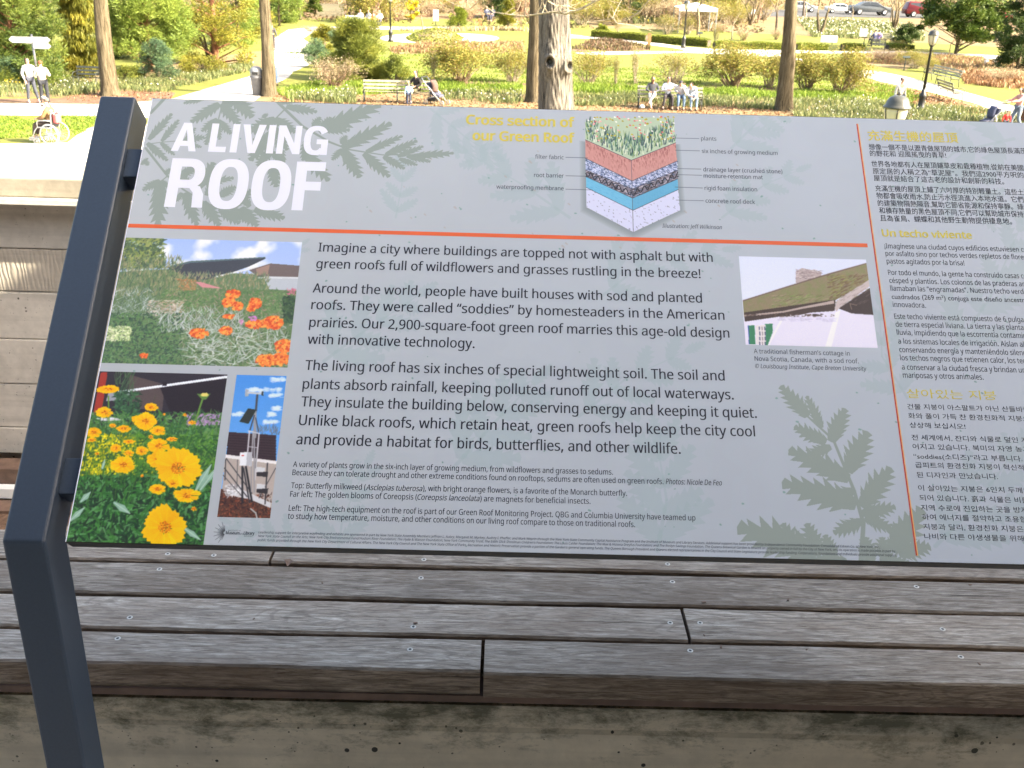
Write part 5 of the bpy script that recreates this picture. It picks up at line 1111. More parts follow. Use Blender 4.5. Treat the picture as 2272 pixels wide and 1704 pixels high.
evergreen('holly_bush', 'dark evergreen bush below the magnolia', 2010, 100, 70, 44, L['dark_ever'], 6000, 0.14, 0.4, 34, 0.6, cat='shrub')
for px, py, w_, h_, lb in [(1395, 52, 70, 120, 'dark green pine left of the white canopy, far back'), (1468, 50, 60, 120, 'dark pine directly behind the canopy'), (1560, 52, 70, 110, 'dark pine right of the canopy'), (1300, 46, 60, 120, 'olive evergreen beside the top of the old trunk'),
                          (620, 58, 70, 130, 'green evergreen right of the second trunk, far back'), (700, 40, 60, 100, 'olive evergreen above the wooden fence'), (810, 38, 60, 60, 'dark yew by the far seated group'), (1100, 40, 80, 60, 'dark yew behind the yellow cypress'), (2180, 62, 90, 120, 'dark pine in front of the parked red car at far right')]:
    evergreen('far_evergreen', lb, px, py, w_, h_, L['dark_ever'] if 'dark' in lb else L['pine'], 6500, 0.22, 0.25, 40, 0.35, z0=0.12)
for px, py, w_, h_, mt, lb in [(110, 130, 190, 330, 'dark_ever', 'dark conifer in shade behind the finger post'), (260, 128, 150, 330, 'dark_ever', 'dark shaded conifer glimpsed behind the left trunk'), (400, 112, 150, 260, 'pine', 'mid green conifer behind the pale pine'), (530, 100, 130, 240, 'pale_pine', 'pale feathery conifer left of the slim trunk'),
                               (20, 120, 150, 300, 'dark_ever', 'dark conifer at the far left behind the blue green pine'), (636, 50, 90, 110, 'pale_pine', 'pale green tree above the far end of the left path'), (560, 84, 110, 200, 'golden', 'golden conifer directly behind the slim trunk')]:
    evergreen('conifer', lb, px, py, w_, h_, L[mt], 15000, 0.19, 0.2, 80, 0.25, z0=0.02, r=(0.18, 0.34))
evergreen('juniper', 'tawny low juniper under the golden pine', 450, 160, 130, 34, L['golden'], 5000, 0.1, 0.25, 30, 0.4, cat='shrub')
evergreen('juniper', 'green juniper skirt right of the big juniper cluster', 880, 184, 80, 60, L['juniper'], 6000, 0.12, 0.2, 34, 0.6, cat='shrub')
evergreen('juniper', 'olive spreading juniper under the left edge of the cluster', 700, 150, 90, 60, L['blue_juniper'], 6000, 0.12, 0.2, 34, 0.6, cat='shrub')
o = evergreen('forsythia', 'bright yellow forsythia in blossom, far middle', 912, 44, 40, 46, L['yellow'], 3000, 0.16, 0.4, 24, 0.3, cat='shrub')
o = evergreen('azalea', 'pink flowering bush above the far bare trees', 1005, 12, 160, 40, leafmat('pink blossom', (0.32, 0.16, 0.13), (0.45, 0.26, 0.2)), 3500, 0.3, 0.4, 40, 0.3, cat='shrub')

# clipped hedge, in the three lengths the photograph shows
def hedge(a, b, h, label, wd=0.7):
    p, q = G(*a), G(*b); d = q-p; ln = np.linalg.norm(d[:2]); ang = math.atan2(d[1], d[0])
    t_ = thing('hedge', label, 'hedge', (p[0], p[1], gz(p[1])), ang, 'clipped box hedge along the path')
    n = int(ln*2300); C = np.column_stack([rng.random(n)*ln, (rng.random(n)-0.5)*wd, rng.random(n)*h])
    k = rng.integers(3, size=n); C[k == 0, 2] = h+rng.normal(size=(k == 0).sum())*0.03; C[k == 1, 1] = -wd/2+rng.normal(size=(k == 1).sum())*0.03; C[k == 2, 1] = wd/2+rng.normal(size=(k == 2).sum())*0.03
    C[:, 2] += 0.04*np.sin(C[:, 0]*2.1); V, F = quads(C, 0.075, None, 0.6)
    link('foliage', meshdata('foliage', V, F, L['hedge'], False, rng.random(n)), t_)
    b_ = MB(); b_.box((ln/2, 0, h*0.47), (ln-0.05, wd-0.08, h*0.92)); b_.build('branches', M['twig_dark'], t_); return t_
hedge(Z3(575, 300), Z3(1020, 340), 0.48, 'clipped hedge from the round bush to the small orange post'); hedge(Z3(1060, 345), Z3(1525, 385), 0.5, 'clipped hedge length beside the tall lamp post')
hedge(Z3(1560, 398), Z3(2125, 408), 0.5, 'clipped hedge length ending at the right trunk'); hedge(Z4(245, 428), Z4(510, 428), 0.45, 'short clipped hedge just right of the right trunk'); hedge(Z4(650, 432), Z4(830, 434), 0.45, 'short clipped hedge below the white notice board'); hedge(Z4(1030, 432), Z4(1250, 434), 0.45, 'yellowish clipped hedge right of the pale bench backs')

# ---- tree trunks
def trunk(name, label, px, py, wb, wt, pxt, mat, h=9.0, extra=None, limbs=True, flare=1.35):
    """wb, wt: widths in photo pixels at the foot and at the picture's top; pxt: x at the top"""
    p = G(px, py); s = SC(p); rb = wb/s/2; base = np.array([p[0], p[1], gz(p[1])])
    d = ray(pxt, 0); tt = (p[1])/d[1]; top = CAM+d*tt; ztop = top[2]-base[2]; rt = wt/SC(top)/2
    t_ = thing(name, label, 'tree', base)
    dx = (top[0]-base[0])/ztop; V = []; nseg, nr = 46, 28; ph = rng.random(12)*6.28
    for i in range(nseg+1):
        z = h*i/nseg; f = z/ztop; r = rt+(rb-rt)*max(0, 1-f) if f < 1 else rt*(1-0.4*(z-ztop)/(h-ztop+1e-6))
        r *= 1+(flare-1)*math.exp(-z/0.22); 
        for k in range(nr):
            a = 2*PI*k/nr; w_ = 1+0.045*math.sin(3*a+ph[0]+0.6*z)+0.03*math.sin(5*a+ph[1]-0.9*z)+0.022*math.sin(11*a+ph[2]+2.2*z)+(0.10*math.exp(-z/0.3))*math.sin(5*a+ph[3])
            V.append((dx*z+r*w_*math.cos(a)+0.02*math.sin(z*1.3+ph[4]), r*w_*math.sin(a), z-0.12))
    F = np.array([(i*nr+k, i*nr+(k+1) % nr, (i+1)*nr+(k+1) % nr, (i+1)*nr+k) for i in range(nseg) for k in range(nr)])
    link('trunk', meshdata('trunk', V, F, mat, True), t_)
    if limbs:
        segs = []
        for _ in range(9):
            a = rng.random()*6.28; z = h*(0.72+0.27*rng.random()); branching([dx*z, 0, z], [math.cos(a)*0.8, math.sin(a)*0.8, 0.6], 1.6, 0.09, 4, segs, 0.5, 0.1, (2, 3))
        link('crown', wood_mesh('crown', segs, M['twig'], 4), t_)
    return t_, base, rb, dx
trunk('tree', 'smooth brown trunk standing left of the sign post', 243, 212, 38, 29, 223, M['bark'])
trunk('tree', 'slim brown trunk beside the grey litter bin', 597.5, 213, 31, 23, 587, M['bark'])
trunk('tree', 'plain trunk half hidden behind the left of the knotted trunk', 1187, 226, 40, 32, 1190, M['bark'])
trunk('tree', 'leaning brown trunk at right between the occupied bench and lantern', 1741, 245, 38, 26, 1757, M['bark'])
trunk('tree', 'red brown trunk cut by the right edge of the picture', 2300, 282, 60, 44, 2330, M['bark_red'])
old, ob, orb, odx = trunk('tree', 'thick old furrowed trunk with two knot holes in the centre', 1236, 292, 84, 68, 1228, M['bark_old'], flare=1.1, h=10)
# furrowed skin with two burls and their hollows, shaped in the trunk's own surface
def knot_at(px, py):
    d = ray(px, py); tt = (ob[1]-orb*0.95)/d[1]; return CAM+d*tt-ob
KN = [(knot_at(1220, 137), 0.27), (knot_at(1263, 148), 0.25)]
def old_skin():
    nseg, nr, h = 300, 170, 10.0; d = ray(1228, 0); tt = ob[1]/d[1]; top = CAM+d*tt; zt = top[2]-ob[2]; rt = 68/SC(top)/2; zs = np.linspace(0, h, nseg+1)[:, None]; a = np.linspace(0, 2*PI, nr+1)[:-1][None, :]
    f = zs/zt; r = np.where(f < 1, rt+(orb-rt)*(1-f), rt*(1-0.3*(zs-zt)/(h-zt)))*(1+0.12*np.exp(-zs/0.3))
    a2 = a+0.05*np.sin(zs*1.7)+0.03*np.sin(zs*4.1+1); lobes = 1+0.035*np.sin(3*a+0.5*zs)+0.02*np.sin(5*a-0.8*zs)
    gr = np.abs(np.sin(17*a2+0.9*np.sin(zs*2.3+3*a)))**0.5*0.6+np.abs(np.sin(29*a2+1.4*np.sin(zs*3.7+2*a)+1))**0.6*0.4
    gr *= 0.75+0.25*np.sin(zs*9+7*np.sin(4*a)); r = r*lobes-0.05*(1-gr)
    dx = (top[0]-ob[0])/zt; X = dx*zs+r*np.cos(a); Y = r*np.sin(a); Zz = zs-0.12+0*a
    for (c, R_) in KN:
        q = np.sqrt(((X-c[0])/1.0)**2+((Zz-c[2])/1.3)**2+np.where(Y < 0, 0, 9))/R_
        out = 0.24*np.exp(-(q/1.2)**2)+0.09*np.exp(-((q-0.58)/0.15)**2)-0.42*np.exp(-(q/0.34)**2); Y = Y-out
    V = np.stack([X, Y, Zz], -1).reshape(-1, 3); i = np.arange(nseg)[:, None]*nr; k = np.arange(nr)[None, :]; k2 = (k+1) % nr
    F = np.stack([i+k, i+k2, i+nr+k2, i+nr+k], -1).reshape(-1, 4); return meshdata('trunk', V, F, M['bark_old'], True)
for ch in list(old.children):
    if ch.name.startswith('trunk'): ch.data = old_skin()
for c, R_ in KN:
    b = MB(); b.lathe([(R_*0.22, 0), (R_*0.18, 0.02)], 12); o = b.build('knot_hole', M['black'], old, loc=(c[0], c[1]+0.02, c[2]), rot=(PI/2, 0, 0)); o.scale = (0.7, 1.3, 1)
# sunlit low branches of the old tree
def at_depth(px, py, y): d = ray(px, py); return CAM+d*(y/d[1])
segs = []; buds = []
def hang(pts, r0, r1, yd, side=10):
    segs = []
    P = [at_depth(px, py, yd+0.15*i)-ob for i, (px, py) in enumerate(pts)]
    for i in range(len(P)-1):
        m = 3
        for k in range(m):
            a = P[i]+(P[i+1]-P[i])*k/m; b = P[i]+(P[i+1]-P[i])*(k+1)/m; f0 = (i+k/m)/(len(P)-1); f1 = (i+(k+1)/m)/(len(P)-1)
            segs.append((a, b, r0+(r1-r0)*f0, r0+(r1-r0)*f1))
            if rng.random() < 0.75:
                d = rand_dirs(1)[0]; d[1] *= 0.4; d[2] = abs(d[2]); d /= np.linalg.norm(d); sub = []; branching(b, d, 0.28*side/10, r0*0.35, 2, sub, 0.5, 0.15, (1, 2)); segs.extend(sub); buds.extend(s[1] for s in sub)
    link('branch', wood_mesh('branch', segs, M['twig_pale'], 5), old)
hang([(1390, -30), (1322, 2), (1290, 20), (1255, 31), (1228, 26), (1190, 32), (1161, 36), (1120, 31), (1095, 27)], 0.035, 0.012, 27)
hang([(1230, -25), (1215, 2), (1232, 12), (1262, 14), (1276, 20)], 0.022, 0.008, 27); hang([(1440, 0), (1420, 25), (1390, 46), (1368, 52), (1360, 38), (1368, 20), (1390, -20)], 0.024, 0.01, 28); hang([(1365, 40), (1340, 45), (1300, 50)], 0.016, 0.008, 28)
hang([(1090, -20), (1060, 5), (1040, 22), (1010, 10), (980, -5)], 0.016, 0.006, 27); hang([(1370, 52), (1400, 56), (1425, 62), (1450, 70)], 0.014, 0.005, 28)
C = np.array(buds); V, F = quads(C, 0.035, None, 0.7); tag(link('bud', meshdata('bud', V, F, L['straw'], False, rng.random(len(C))), old), None, None, None, 'stuff')

# ---- bare trees further back
def tree_proto(seed, h, depth, r, mat, fork=1, spread=0.5, up=0.2):
    segs = []
    for k in range(fork):
        a = rng.random()*6.28; ln = 0.28 if fork > 1 else 0.05
        branching([0, 0, -0.1], [math.cos(a)*ln, math.sin(a)*ln, 1], h*0.27, r, depth, segs, spread, up, (2, 3), None, 0.12)
    S = [s for s in segs if s[2] > r*0.55]; T_ = [s for s in segs if s[2] <= r*0.55]
    return [('trunk', wood_mesh('trunk', S, mat, 7)), ('crown', wood_mesh('crown', T_, mat, 3))]
TP = {'thin': tree_proto(1, 6, 5, 0.10, M['twig']), 'dark': tree_proto(2, 6, 5, 0.12, M['twig_dark']), 'pale': tree_proto(3, 5, 6, 0.09, M['twig_pale'], 1, 0.6), 'multi': tree_proto(4, 6, 5, 0.10, M['bark'], 4, 0.4, 0.3), 'red': tree_proto(5, 5, 5, 0.08, M['twig_red'], 2, 0.55), 'vee': tree_proto(6, 6, 5, 0.14, M['bark'], 2, 0.4, 0.3)}
def place_tree(kind, px, py, s, label, group=None, name='bare_tree'):
    p = G(px, py); t_ = thing(name, label, 'tree', (p[0], p[1], gz(p[1])), rng.random()*6.28, group); t_.scale = (s, s, s)
    for nm, me in TP[kind]: link(nm, me, t_)
    return t_
for kind, px, py, s, lb in [('pale', 1624, 88, 0.9, 'vase shaped pale bare tree behind the hedge, right of the canopy'), ('dark', 1722, 70, 1.2, 'dark bare tree behind the right trunk'), ('vee', 1819, 80, 1.3, 'forked trunk right of the white pale board'), ('multi', 1984, 66, 1.25, 'many stemmed grey tree in front of the dark car'),
    ('thin', 937, 68, 0.8, 'small forked bare tree on the planted mound'), ('red', 836, 62, 0.95, 'reddish bare tree by the seated far group'), ('dark', 667, 44, 1.4, 'dark straight tree beside the wooden fence'), ('dark', 2207, 94, 1.6, 'straight dark trunk beyond the magnolia'), ('thin', 1548, 78, 1.5, 'brown trunk just right of the far lamp post'),
    ('dark', 1476, 38, 1.3, 'dark trunk behind the white canopy'), ('red', 1680, 52, 1.1, 'reddish bare tree left of the right trunk'), ('dark', 1782, 36, 1.3, 'dark trunk behind the white car'), ('red', 1215, 30, 1.3, 'reddish tree behind the top of the old trunk'), ('pale', 1890, 44, 0.7, 'thin pale sapling in front of the dark car'),
    ('multi', 466, 140, 0.95, 'bare pinkish stems in front of the golden pine'), ('red', 1010, 40, 0.9, 'reddish bare tree behind the clipped green bush'), ('thin', 2106, 122, 0.5, 'dark young stem under the magnolia')]:
    place_tree(kind, px, py, s, lb)
rp = G(463, 142)
evergreen('pine_tree', 'open golden pine with a red trunk left of the second trunk', 480, 142, 210, 300, L['golden'], 26000, 0.19, 0.18, 110, 0.2, r=(0.12, 0.24), z0=0.04, trunk=0.2)
FAR_LB = {}
def far_tree(i, x, y, s_):
    t_ = thing('bare_tree', 'bare grey tree in the wooded strip at the back of the garden', 'tree', (x, y, gz(y)), rng.random()*6.28, 'bare trees in the far woodland'); t_.scale = (s_, s_, s_)
    for nm, me in TP[['thin', 'dark', 'red', 'multi', 'pale'][i % 5]]: link(nm, me, t_)
for i in range(46): y = 112+90*rng.random(); far_tree(i, (rng.random()-0.5)*2*(0.58*y+6), y, 1.3+0.8*rng.random())
for i in range(52):
    px = 590+1700*rng.random(); py = 14+34*rng.random()+max(0, (px-1136)*0.018)
    if 1840 < px < 2080: px = px-380
    p = G(px, py); far_tree(i+2, p[0], p[1], 0.75+0.6*rng.random())
for i in range(90):                                   # low bare shrubs under them
    px = 590+1700*rng.random(); py = 8+44*rng.random()+max(0, (px-1136)*0.018)
    if 1700 < px < 2120: px -= 480
    p = G(px, py); t_ = thing('shrub', 'low bare shrub in the wooded strip at the back of the garden', 'shrub', (p[0], p[1], gz(p[1])), rng.random()*6.28, 'low shrubs in the far woodland')
    k = 1.1+1.4*rng.random(); t_.scale = (k*1.3, k*1.3, k)
    for nm, me in SHR[['bare', 'red', 'gold2', 'gold', 'red'][i % 5]]: link(nm, me, t_)
# undergrowth of the far wood, one mass
n = 60000; y = 96+130*rng.random(n)**1.1; x = (rng.random(n)-0.5)*2*(0.6*y+10); k = 0.5+0.5*np.sin(x*0.35+1.3*np.sin(y*0.2)); keep = (rng.random(n) < k) & ~((x > 0.24*y) & (y < 150)); x, y, k = x[keep], y[keep], k[keep]; n = len(x)
z = np.array([gz(q) for q in y])+(0.25+2.2*np.clip((y-105)/60, 0, 1))*rng.random(n)**1.4*k
V, F = quads(np.column_stack([x, y, z]), 0.42, None, 0.45)
tag(link('undergrowth', meshdata('undergrowth', V, F, leafmat('far undergrowth', (0.11, 0.075, 0.045), (0.20, 0.14, 0.085), 0.2, (0.13, 0.15, 0.045)), False, rng.random(n))), 'brown undergrowth filling the far woodland', None, None, 'stuff')
n = 9000; y = 230+30*rng.random(n); x = (rng.random(n)-0.5)*360; z = np.array([gz(q) for q in y])+14*rng.random(n); V, F = quads(np.column_stack([x, y, z]), 3.0, None, 0.6)
tag(link('treeline', meshdata('treeline', V, F, leafmat('far treeline', (0.10, 0.08, 0.06), (0.17, 0.13, 0.09), 0.1, (0.12, 0.14, 0.06)), False, rng.random(n))), 'hazy mass of distant woodland closing the view', None, None, 'stuff')

# ---- bulbs, grass tufts, litter (uncountable)
def inpoly(P, poly):
    x, y = P[:, 0], P[:, 1]; r = np.zeros(len(P), bool); n = len(poly)
    for i in range(n):
        (ax, ay), (bx_, by_) = poly[i], poly[(i+1) % n]
        if ay == by_: continue
        r ^= ((ay > y) != (by_ > y)) & (x < (bx_-ax)*(y-ay)/(by_-ay)+ax)
    return r
def scatter(pts, n):
    W = [tuple(G(*p)[:2]) for p in pts]; A = np.array(W); lo, hi = A.min(0), A.max(0); P = lo+(hi-lo)*rng.random((n*5, 2)); P = P[inpoly(P, W)][:n]; return P
def clump(pts, n, h, mat, name, label, flowers=None, nf=0, wdt=0.035, patchy=0.75, fs=0.055):
    P = scatter(pts, n)
    if patchy:
        k = np.sin(P[:, 0]*1.7+2*np.sin(P[:, 1]*0.9))+np.sin(P[:, 1]*2.3+P[:, 0]*0.5)+0.8*rng.normal(size=len(P)); P = P[k > patchy-1]
    m = len(P)
    if not m: return
    z = np.array([gz(v) for v in P[:, 1]]); a = rand_dirs(m)*0.35+np.array([0, 0, 1.0]); a /= np.linalg.norm(a, axis=1)[:, None]; hh = h*(0.5+0.7*rng.random(m))
    b = np.cross(a, rand_dirs(m)); b /= np.linalg.norm(b, axis=1)[:, None]; B = np.column_stack([P, z]); w_ = wdt*(0.6+0.8*rng.random(m))[:, None]
    mid = B+a*hh[:, None]*0.55; tip = B+a*hh[:, None]+np.column_stack([rng.normal(size=(m, 2))*hh[:, None]*0.2, np.zeros(m)])
    V = np.stack([B-b*w_*0.4, mid-b*w_*0.5, tip, mid+b*w_*0.5, B+b*w_*0.4], 1).reshape(-1, 3); F = np.arange(5*m).reshape(m, 5)
    T = rng.random(m)
    o = tag(link(name, meshdata(name, V, F, mat, False, T)), label, None, None, 'stuff')
    if flowers is not None and nf:
        nf = max(6, int(nf*0.5)); k = rng.integers(m, size=nf); C = tip[k]+np.array([0, 0, 0.02]); V, F = quads(C, fs, None, 0.95); V2, F2 = quads(C, fs, None, 0.95)
        link('blossom', meshdata('blossom', np.vstack([V, V2]), np.vstack([F, F2+len(V)]), flowers, False, rng.random(2*nf)), o)
    return o
clump([(-200, 185), (60, 180), (230, 186), (225, 208), (130, 216), (-200, 216)], 7000, 0.34, L['blade'], 'daffodils', 'white daffodils in the bed behind the standing women', L['white_fl'], 420)
clump([(-60, 190), (40, 188), (45, 205), (-60, 208)], 1200, 0.36, L['blade'], 'daffodils', 'yellow daffodils at the left edge', L['yellow'], 260)
clump([(260, 180), (420, 160), (560, 140), (560, 158), (450, 182), (370, 205), (262, 205)], 9000, 0.24, L['blade'], 'bulb_foliage', 'fresh green bulb leaves along the left path', L['white_fl'], 90)
clump([(610, 205), (700, 185), (960, 188), (1160, 192), (1160, 204), (900, 206), (640, 222)], 8000, 0.26, L['grass'], 'long_grass', 'long bright grass behind the left park bench')
clump([(640, 212), (790, 205), (790, 232), (640, 232)], 2600, 0.34, L['blade'], 'daffodils', 'daffodil leaves left of the left park bench', L['white_fl'], 120)
clump([(980, 208), (1160, 210), (1160, 232), (980, 230)], 1900, 0.32, L['blade'], 'daffodils', 'daffodil clumps between the stroller and trunks', L['white_fl'], 150, patchy=1.0)
clump([(1270, 190), (1900, 208), (1900, 226), (1740, 222), (1270, 205)], 14000, 0.26, L['grass'], 'long_grass', 'long bright grass behind the occupied bench')
clump([(1275, 208), (1420, 212), (1720, 224), (1720, 245), (1560, 240), (1275, 236)], 6500, 0.28, L['blade'], 'bulb_foliage', 'green bulb leaves around the occupied bench', L['white_fl'], 70, patchy=0.8)
clump([(1760, 226), (1860, 222), (2000, 232), (2180, 248), (2300, 262), (2300, 320), (1900, 290), (1760, 262)], 16000, 0.30, L['blade'], 'daffodils', 'white daffodil drift around the near lantern', L['white_fl'], 620)
clump([(1860, 180), (1960, 190), (2060, 215), (2020, 230), (1880, 215)], 3500, 0.2, L['grass'], 'long_grass', 'grass and stalks below the diagonal path')
clump([Z3(395, 405), Z3(560, 330), Z3(700, 322), Z3(1035, 385), Z3(1035, 412), Z3(700, 420)], 2600, 0.30, leafmat('dark bulb stalks', (0.05, 0.04, 0.02), (0.17, 0.10, 0.06), 0.2, (0.10, 0.12, 0.05)), 'bulb_rows', 'dark bulb stalks standing in the mulched bed', wdt=0.06)
clump([Z2(950, 345), Z2(1200, 305), Z2(1900, 305), Z2(1900, 365), Z2(1000, 380)], 6000, 0.3, L['redbush'], 'russet_perennials', 'russet cut back perennials behind the juniper', wdt=0.08)
clump([Z3(900, 90), Z3(1400, 100), Z3(1400, 190), Z3(900, 200)], 6000, 0.5, L['blade'], 'daffodils', 'daffodil bank in the shade behind the hedge', L['yellow'], 420, 0.10, fs=0.16)
clump([Z4(250, 170), Z4(1000, 200), Z4(1350, 260), Z4(1350, 360), Z4(400, 320)], 9000, 0.4, L['blade'], 'daffodils', 'pale daffodil bank below the parked cars', L['white_fl'], 900, 0.10, fs=0.14)
clump([Z4(650, 470), Z4(1250, 470), Z4(2212, 520), Z4(2212, 690), Z4(1250, 560), Z4(700, 540)], 7000, 0.28, L['redbush'], 'russet_perennials', 'russet low growth behind the lectern', wdt=0.06)
clump([Z4(1650, 620), Z4(2212, 660), Z4(2212, 780), Z4(1700, 720)], 3000, 0.3, L['litter'], 'russet_perennials', 'tawny low plants beyond the empty bench', wdt=0.08)
clump([(880, 70), (1040, 70), (1100, 68), (1250, 72), (1100, 66)], 2500, 0.4, L['straw'], 'dry_grass', 'dry perennials behind the circular path', wdt=0.08)
clump([(700, 150), (1180, 150), (1900, 150), (1900, 200), (1180, 186), (700, 180)], 30000, 0.09, L['grass'], 'lawn_grass', 'uneven lawn grass around the twiggy shrubs', patchy=0.6)
clump([(-200, 258), (230, 258), (180, 300), (-200, 318)], 16000, 0.06, L['grass'], 'lawn_grass', 'short lawn grass around the wheelchair', patchy=0.3)
clump([(620, 120), (700, 100), (1160, 120), (1160, 150), (700, 150)], 9000, 0.12, L['grass'], 'lawn_grass', 'rough grass between the junipers and the old trunk', patchy=0.9)
def litter(pts, n, size, label, mat=L['litter']):
    P = scatter(pts, n); m = len(P); C = np.column_stack([P, [gz(v)+0.03 for v in P[:, 1]]]); d = rand_dirs(m); d[:, 2] *= 0.3; d /= np.linalg.norm(d, axis=1)[:, None]; V, F = quads(C, size, d, 0.7)
    tag(link('leaf_litter', meshdata('leaf_litter', V, F, mat, False, rng.random(m))), label, None, None, 'stuff')
litter([(600, 210), (1300, 214), (1760, 232), (1760, 260), (600, 250)], 6000, 0.09, 'scattered dead leaves under the park benches')
litter([Z4(800, 690), Z4(1400, 800), Z4(1990, 985), Z4(1500, 960), Z4(900, 800)], 2500, 0.10, 'dead leaves beside the diagonal path')
litter([(150, 200), (390, 204), (380, 222), (150, 226)], 900, 0.07, 'dead leaves around the left trunk')
# mound inside the circular path
p = G(966, 84); mo = thing('mound', 'round planted mound inside the circular path', 'mound', (p[0], p[1], 0)); s = SC(p); b = MB(); b.lathe([(72/s, 0.0), (60/s, 0.25), (42/s, 0.6), (20/s, 0.85), (0.05, 0.9)], 30, sy=2.2); b.build('soil', M['leafy'], mo, smooth=True)
n = 3500; a = rng.random(n)*6.28; r = np.sqrt(rng.random(n))*66/s; C = np.column_stack([r*np.cos(a), r*np.sin(a)*2.2, 0.9*(1-(r/(72/s))**1.6)+0.06]); V, F = quads(C, 0.17, None, 0.5); link('ground_cover', meshdata('ground_cover', V, F, L['juniper'], False, rng.random(n)), mo)
# ================================================================ GARDEN FURNITURE
def park_bench(name, label, pl, pr, nleg=3, face='front', group=None, arms=True, back=True, wood='bench_wood', seats=4, L_=None):
    """slatted bench between two ground places; local x along the bench, front towards -y"""
    d = pr-pl; ln = float(np.linalg.norm(d[:2])) if L_ is None else L_; ang = math.atan2(d[1], d[0])
    if face == 'back': ang += PI; pl = pr
    t_ = thing(name, label, 'bench', (pl[0], pl[1], gz(pl[1])), ang, group)
    def slat(y, z, w_, th_, tilt, nm='slat'):
        b = MB(); b.box((0, 0, 0), (ln, w_, th_)); o = b.build(nm, M[wood], t_, bevel=0.004, seg=1); o.location = (ln/2, y, z); o.rotation_euler = (tilt, 0, 0); return o
    for k in range(seats): slat(-0.02-0.40*k/seats-0.04, 0.44+0.012*k, 0.40/seats-0.02, 0.03, -0.03)
    if back:
        for k in range(3): slat(0.05+0.045*k, 0.56+0.14*k, 0.09, 0.03, R(72))
    for k in range(nleg):
        x = 0.06+(ln-0.12)*k/(nleg-1); b = MB()
        b.tube([(x, -0.44, 0), (x, -0.40, 0.42)], 0.022, 6); b.tube([(x, 0.10, 0), (x, 0.03, 0.42)], 0.022, 6); b.tube([(x, -0.42, 0.42), (x, 0.03, 0.40), (x, 0.20, 0.90)], 0.020, 6)
        if arms: b.tube([(x, -0.40, 0.42), (x, -0.45, 0.56), (x, -0.36, 0.66), (x, -0.1, 0.66), (x, 0.12, 0.62)], 0.018, 6)
        b.build('leg', M['bench_iron'], t_, smooth=True)
    return t_
def ring_arm(t_, x):
    b = MB(); b.tube([(x, -0.2+0.2*math.cos(a), 0.55+0.13*math.sin(a)) for a in np.linspace(0, 2*PI, 15)[:-1]], 0.016, 5, closed=True); b.build('arm_hoop', M['bench_iron'], t_, smooth=True)
pb1, pb2 = G(806, 226), G(958, 229); bench1 = park_bench('park_bench', 'long slatted park bench with the child and woman, left of the old trunk', pb1, pb2, 3)
pc1, pc2 = G(1412, 238), G(1556, 243); bench2 = park_bench('park_bench', 'slatted park bench with three people sitting on it', pc1, pc2, 3)
pd1, pd2 = G(2062, 178), G(2124, 194); bench3 = park_bench('park_bench', 'empty slatted bench with hooped arms beyond the diagonal path', pd1, pd2, 3)
for k in (0.5, 1.3): ring_arm(bench3, k)
pe1, pe2 = G(2080, 215), G(2114, 228); bench4 = park_bench('park_bench', 'empty bench seen from behind, right of the lamp post', pe1, pe2, 2, 'back', wood='bench_wood')
for a, b, lb in [((1930, 112), (1963, 114), 'yellow lit bench back seen from behind by the notice board'), ((1926, 97), (1976, 99), 'pale green bench with a person in purple sitting'), ((766, 58), (806, 60), 'white far bench in front of the reddish tree')]:
    park_bench('park_bench', lb, G(*a), G(*b), 2, 'back' if 'behind' in lb else 'front', wood='bench_wood' if 'white' not in lb else 'white_paint')
park_bench('park_bench', 'dark park bench behind the left tree and the two women', G(172, 193), G(228, 195), 2, wood='bench_iron')

def lantern_post(label, px_top, py_top, H=3.42, name='lamp_post', lod=1):
    """placed so that the cap is where the photograph shows it"""
    d = ray(px_top, py_top); s_ = (H-CAM[2])/d[2]; p = CAM+d*s_
    for _ in range(6): zt = gz(p[1])+H; s_ = (zt-CAM[2])/d[2]; p = CAM+d*s_
    t_ = thing(name, label, 'lamp post', (p[0], p[1], gz(p[1])), 0, 'tall garden lamp posts')
    b = MB(); b.lathe([(0.20, 0), (0.20, 0.12), (0.15, 0.2), (0.13, 0.55), (0.16, 0.6), (0.15, 0.7), (0.085, 0.8), (0.075, 0.95)], 14); b.build('base', M['black'], t_, smooth=True)
    b = MB(); b.lathe([(0.070, 0.9), (0.048, H-0.82), (0.07, H-0.80), (0.05, H-0.76), (0.085, H-0.70), (0.13, H-0.66)], 12); b.build('pole', M['black'], t_, smooth=True)
    b = MB(); z0 = H-0.66; b.lathe([(0.125, z0), (0.175, z0+0.16), (0.212, z0+0.34), (0.218, z0+0.41)], 24); b.build('globe', M['globe'], t_, smooth=True)
    for k in range(6):
        a = k*PI/3+0.26; b = MB(); b.tube([(0.13*math.cos(a), 0.13*math.sin(a), z0), (0.181*math.cos(a), 0.181*math.sin(a), z0+0.16), (0.217*math.cos(a), 0.217*math.sin(a), z0+0.34), (0.224*math.cos(a), 0.224*math.sin(a), z0+0.41)], 0.011, 5); b.build('rib', M['black'], t_, smooth=True)
    b = MB(); zc = z0+0.41; b.lathe([(0.24, zc-0.012), (0.245, zc+0.01), (0.225, zc+0.03), (0.205, zc+0.055), (0.19, zc+0.11), (0.155, zc+0.165), (0.09, zc+0.20), (0.03, zc+0.215)], 28); b.build('cap', M['cap'], t_, smooth=True)
    b = MB(); b.lathe([(0.03, zc+0.21), (0.022, zc+0.235), (0.028, zc+0.25), (0.004, zc+0.27)], 10); b.build('finial', M['cap'], t_, smooth=True)
    return t_
m, t, b_ = new_mat('milky lantern glass'); b_.inputs['Base Color'].default_value = (0.72, 0.69, 0.56, 1); b_.inputs['Roughness'].default_value = 0.25
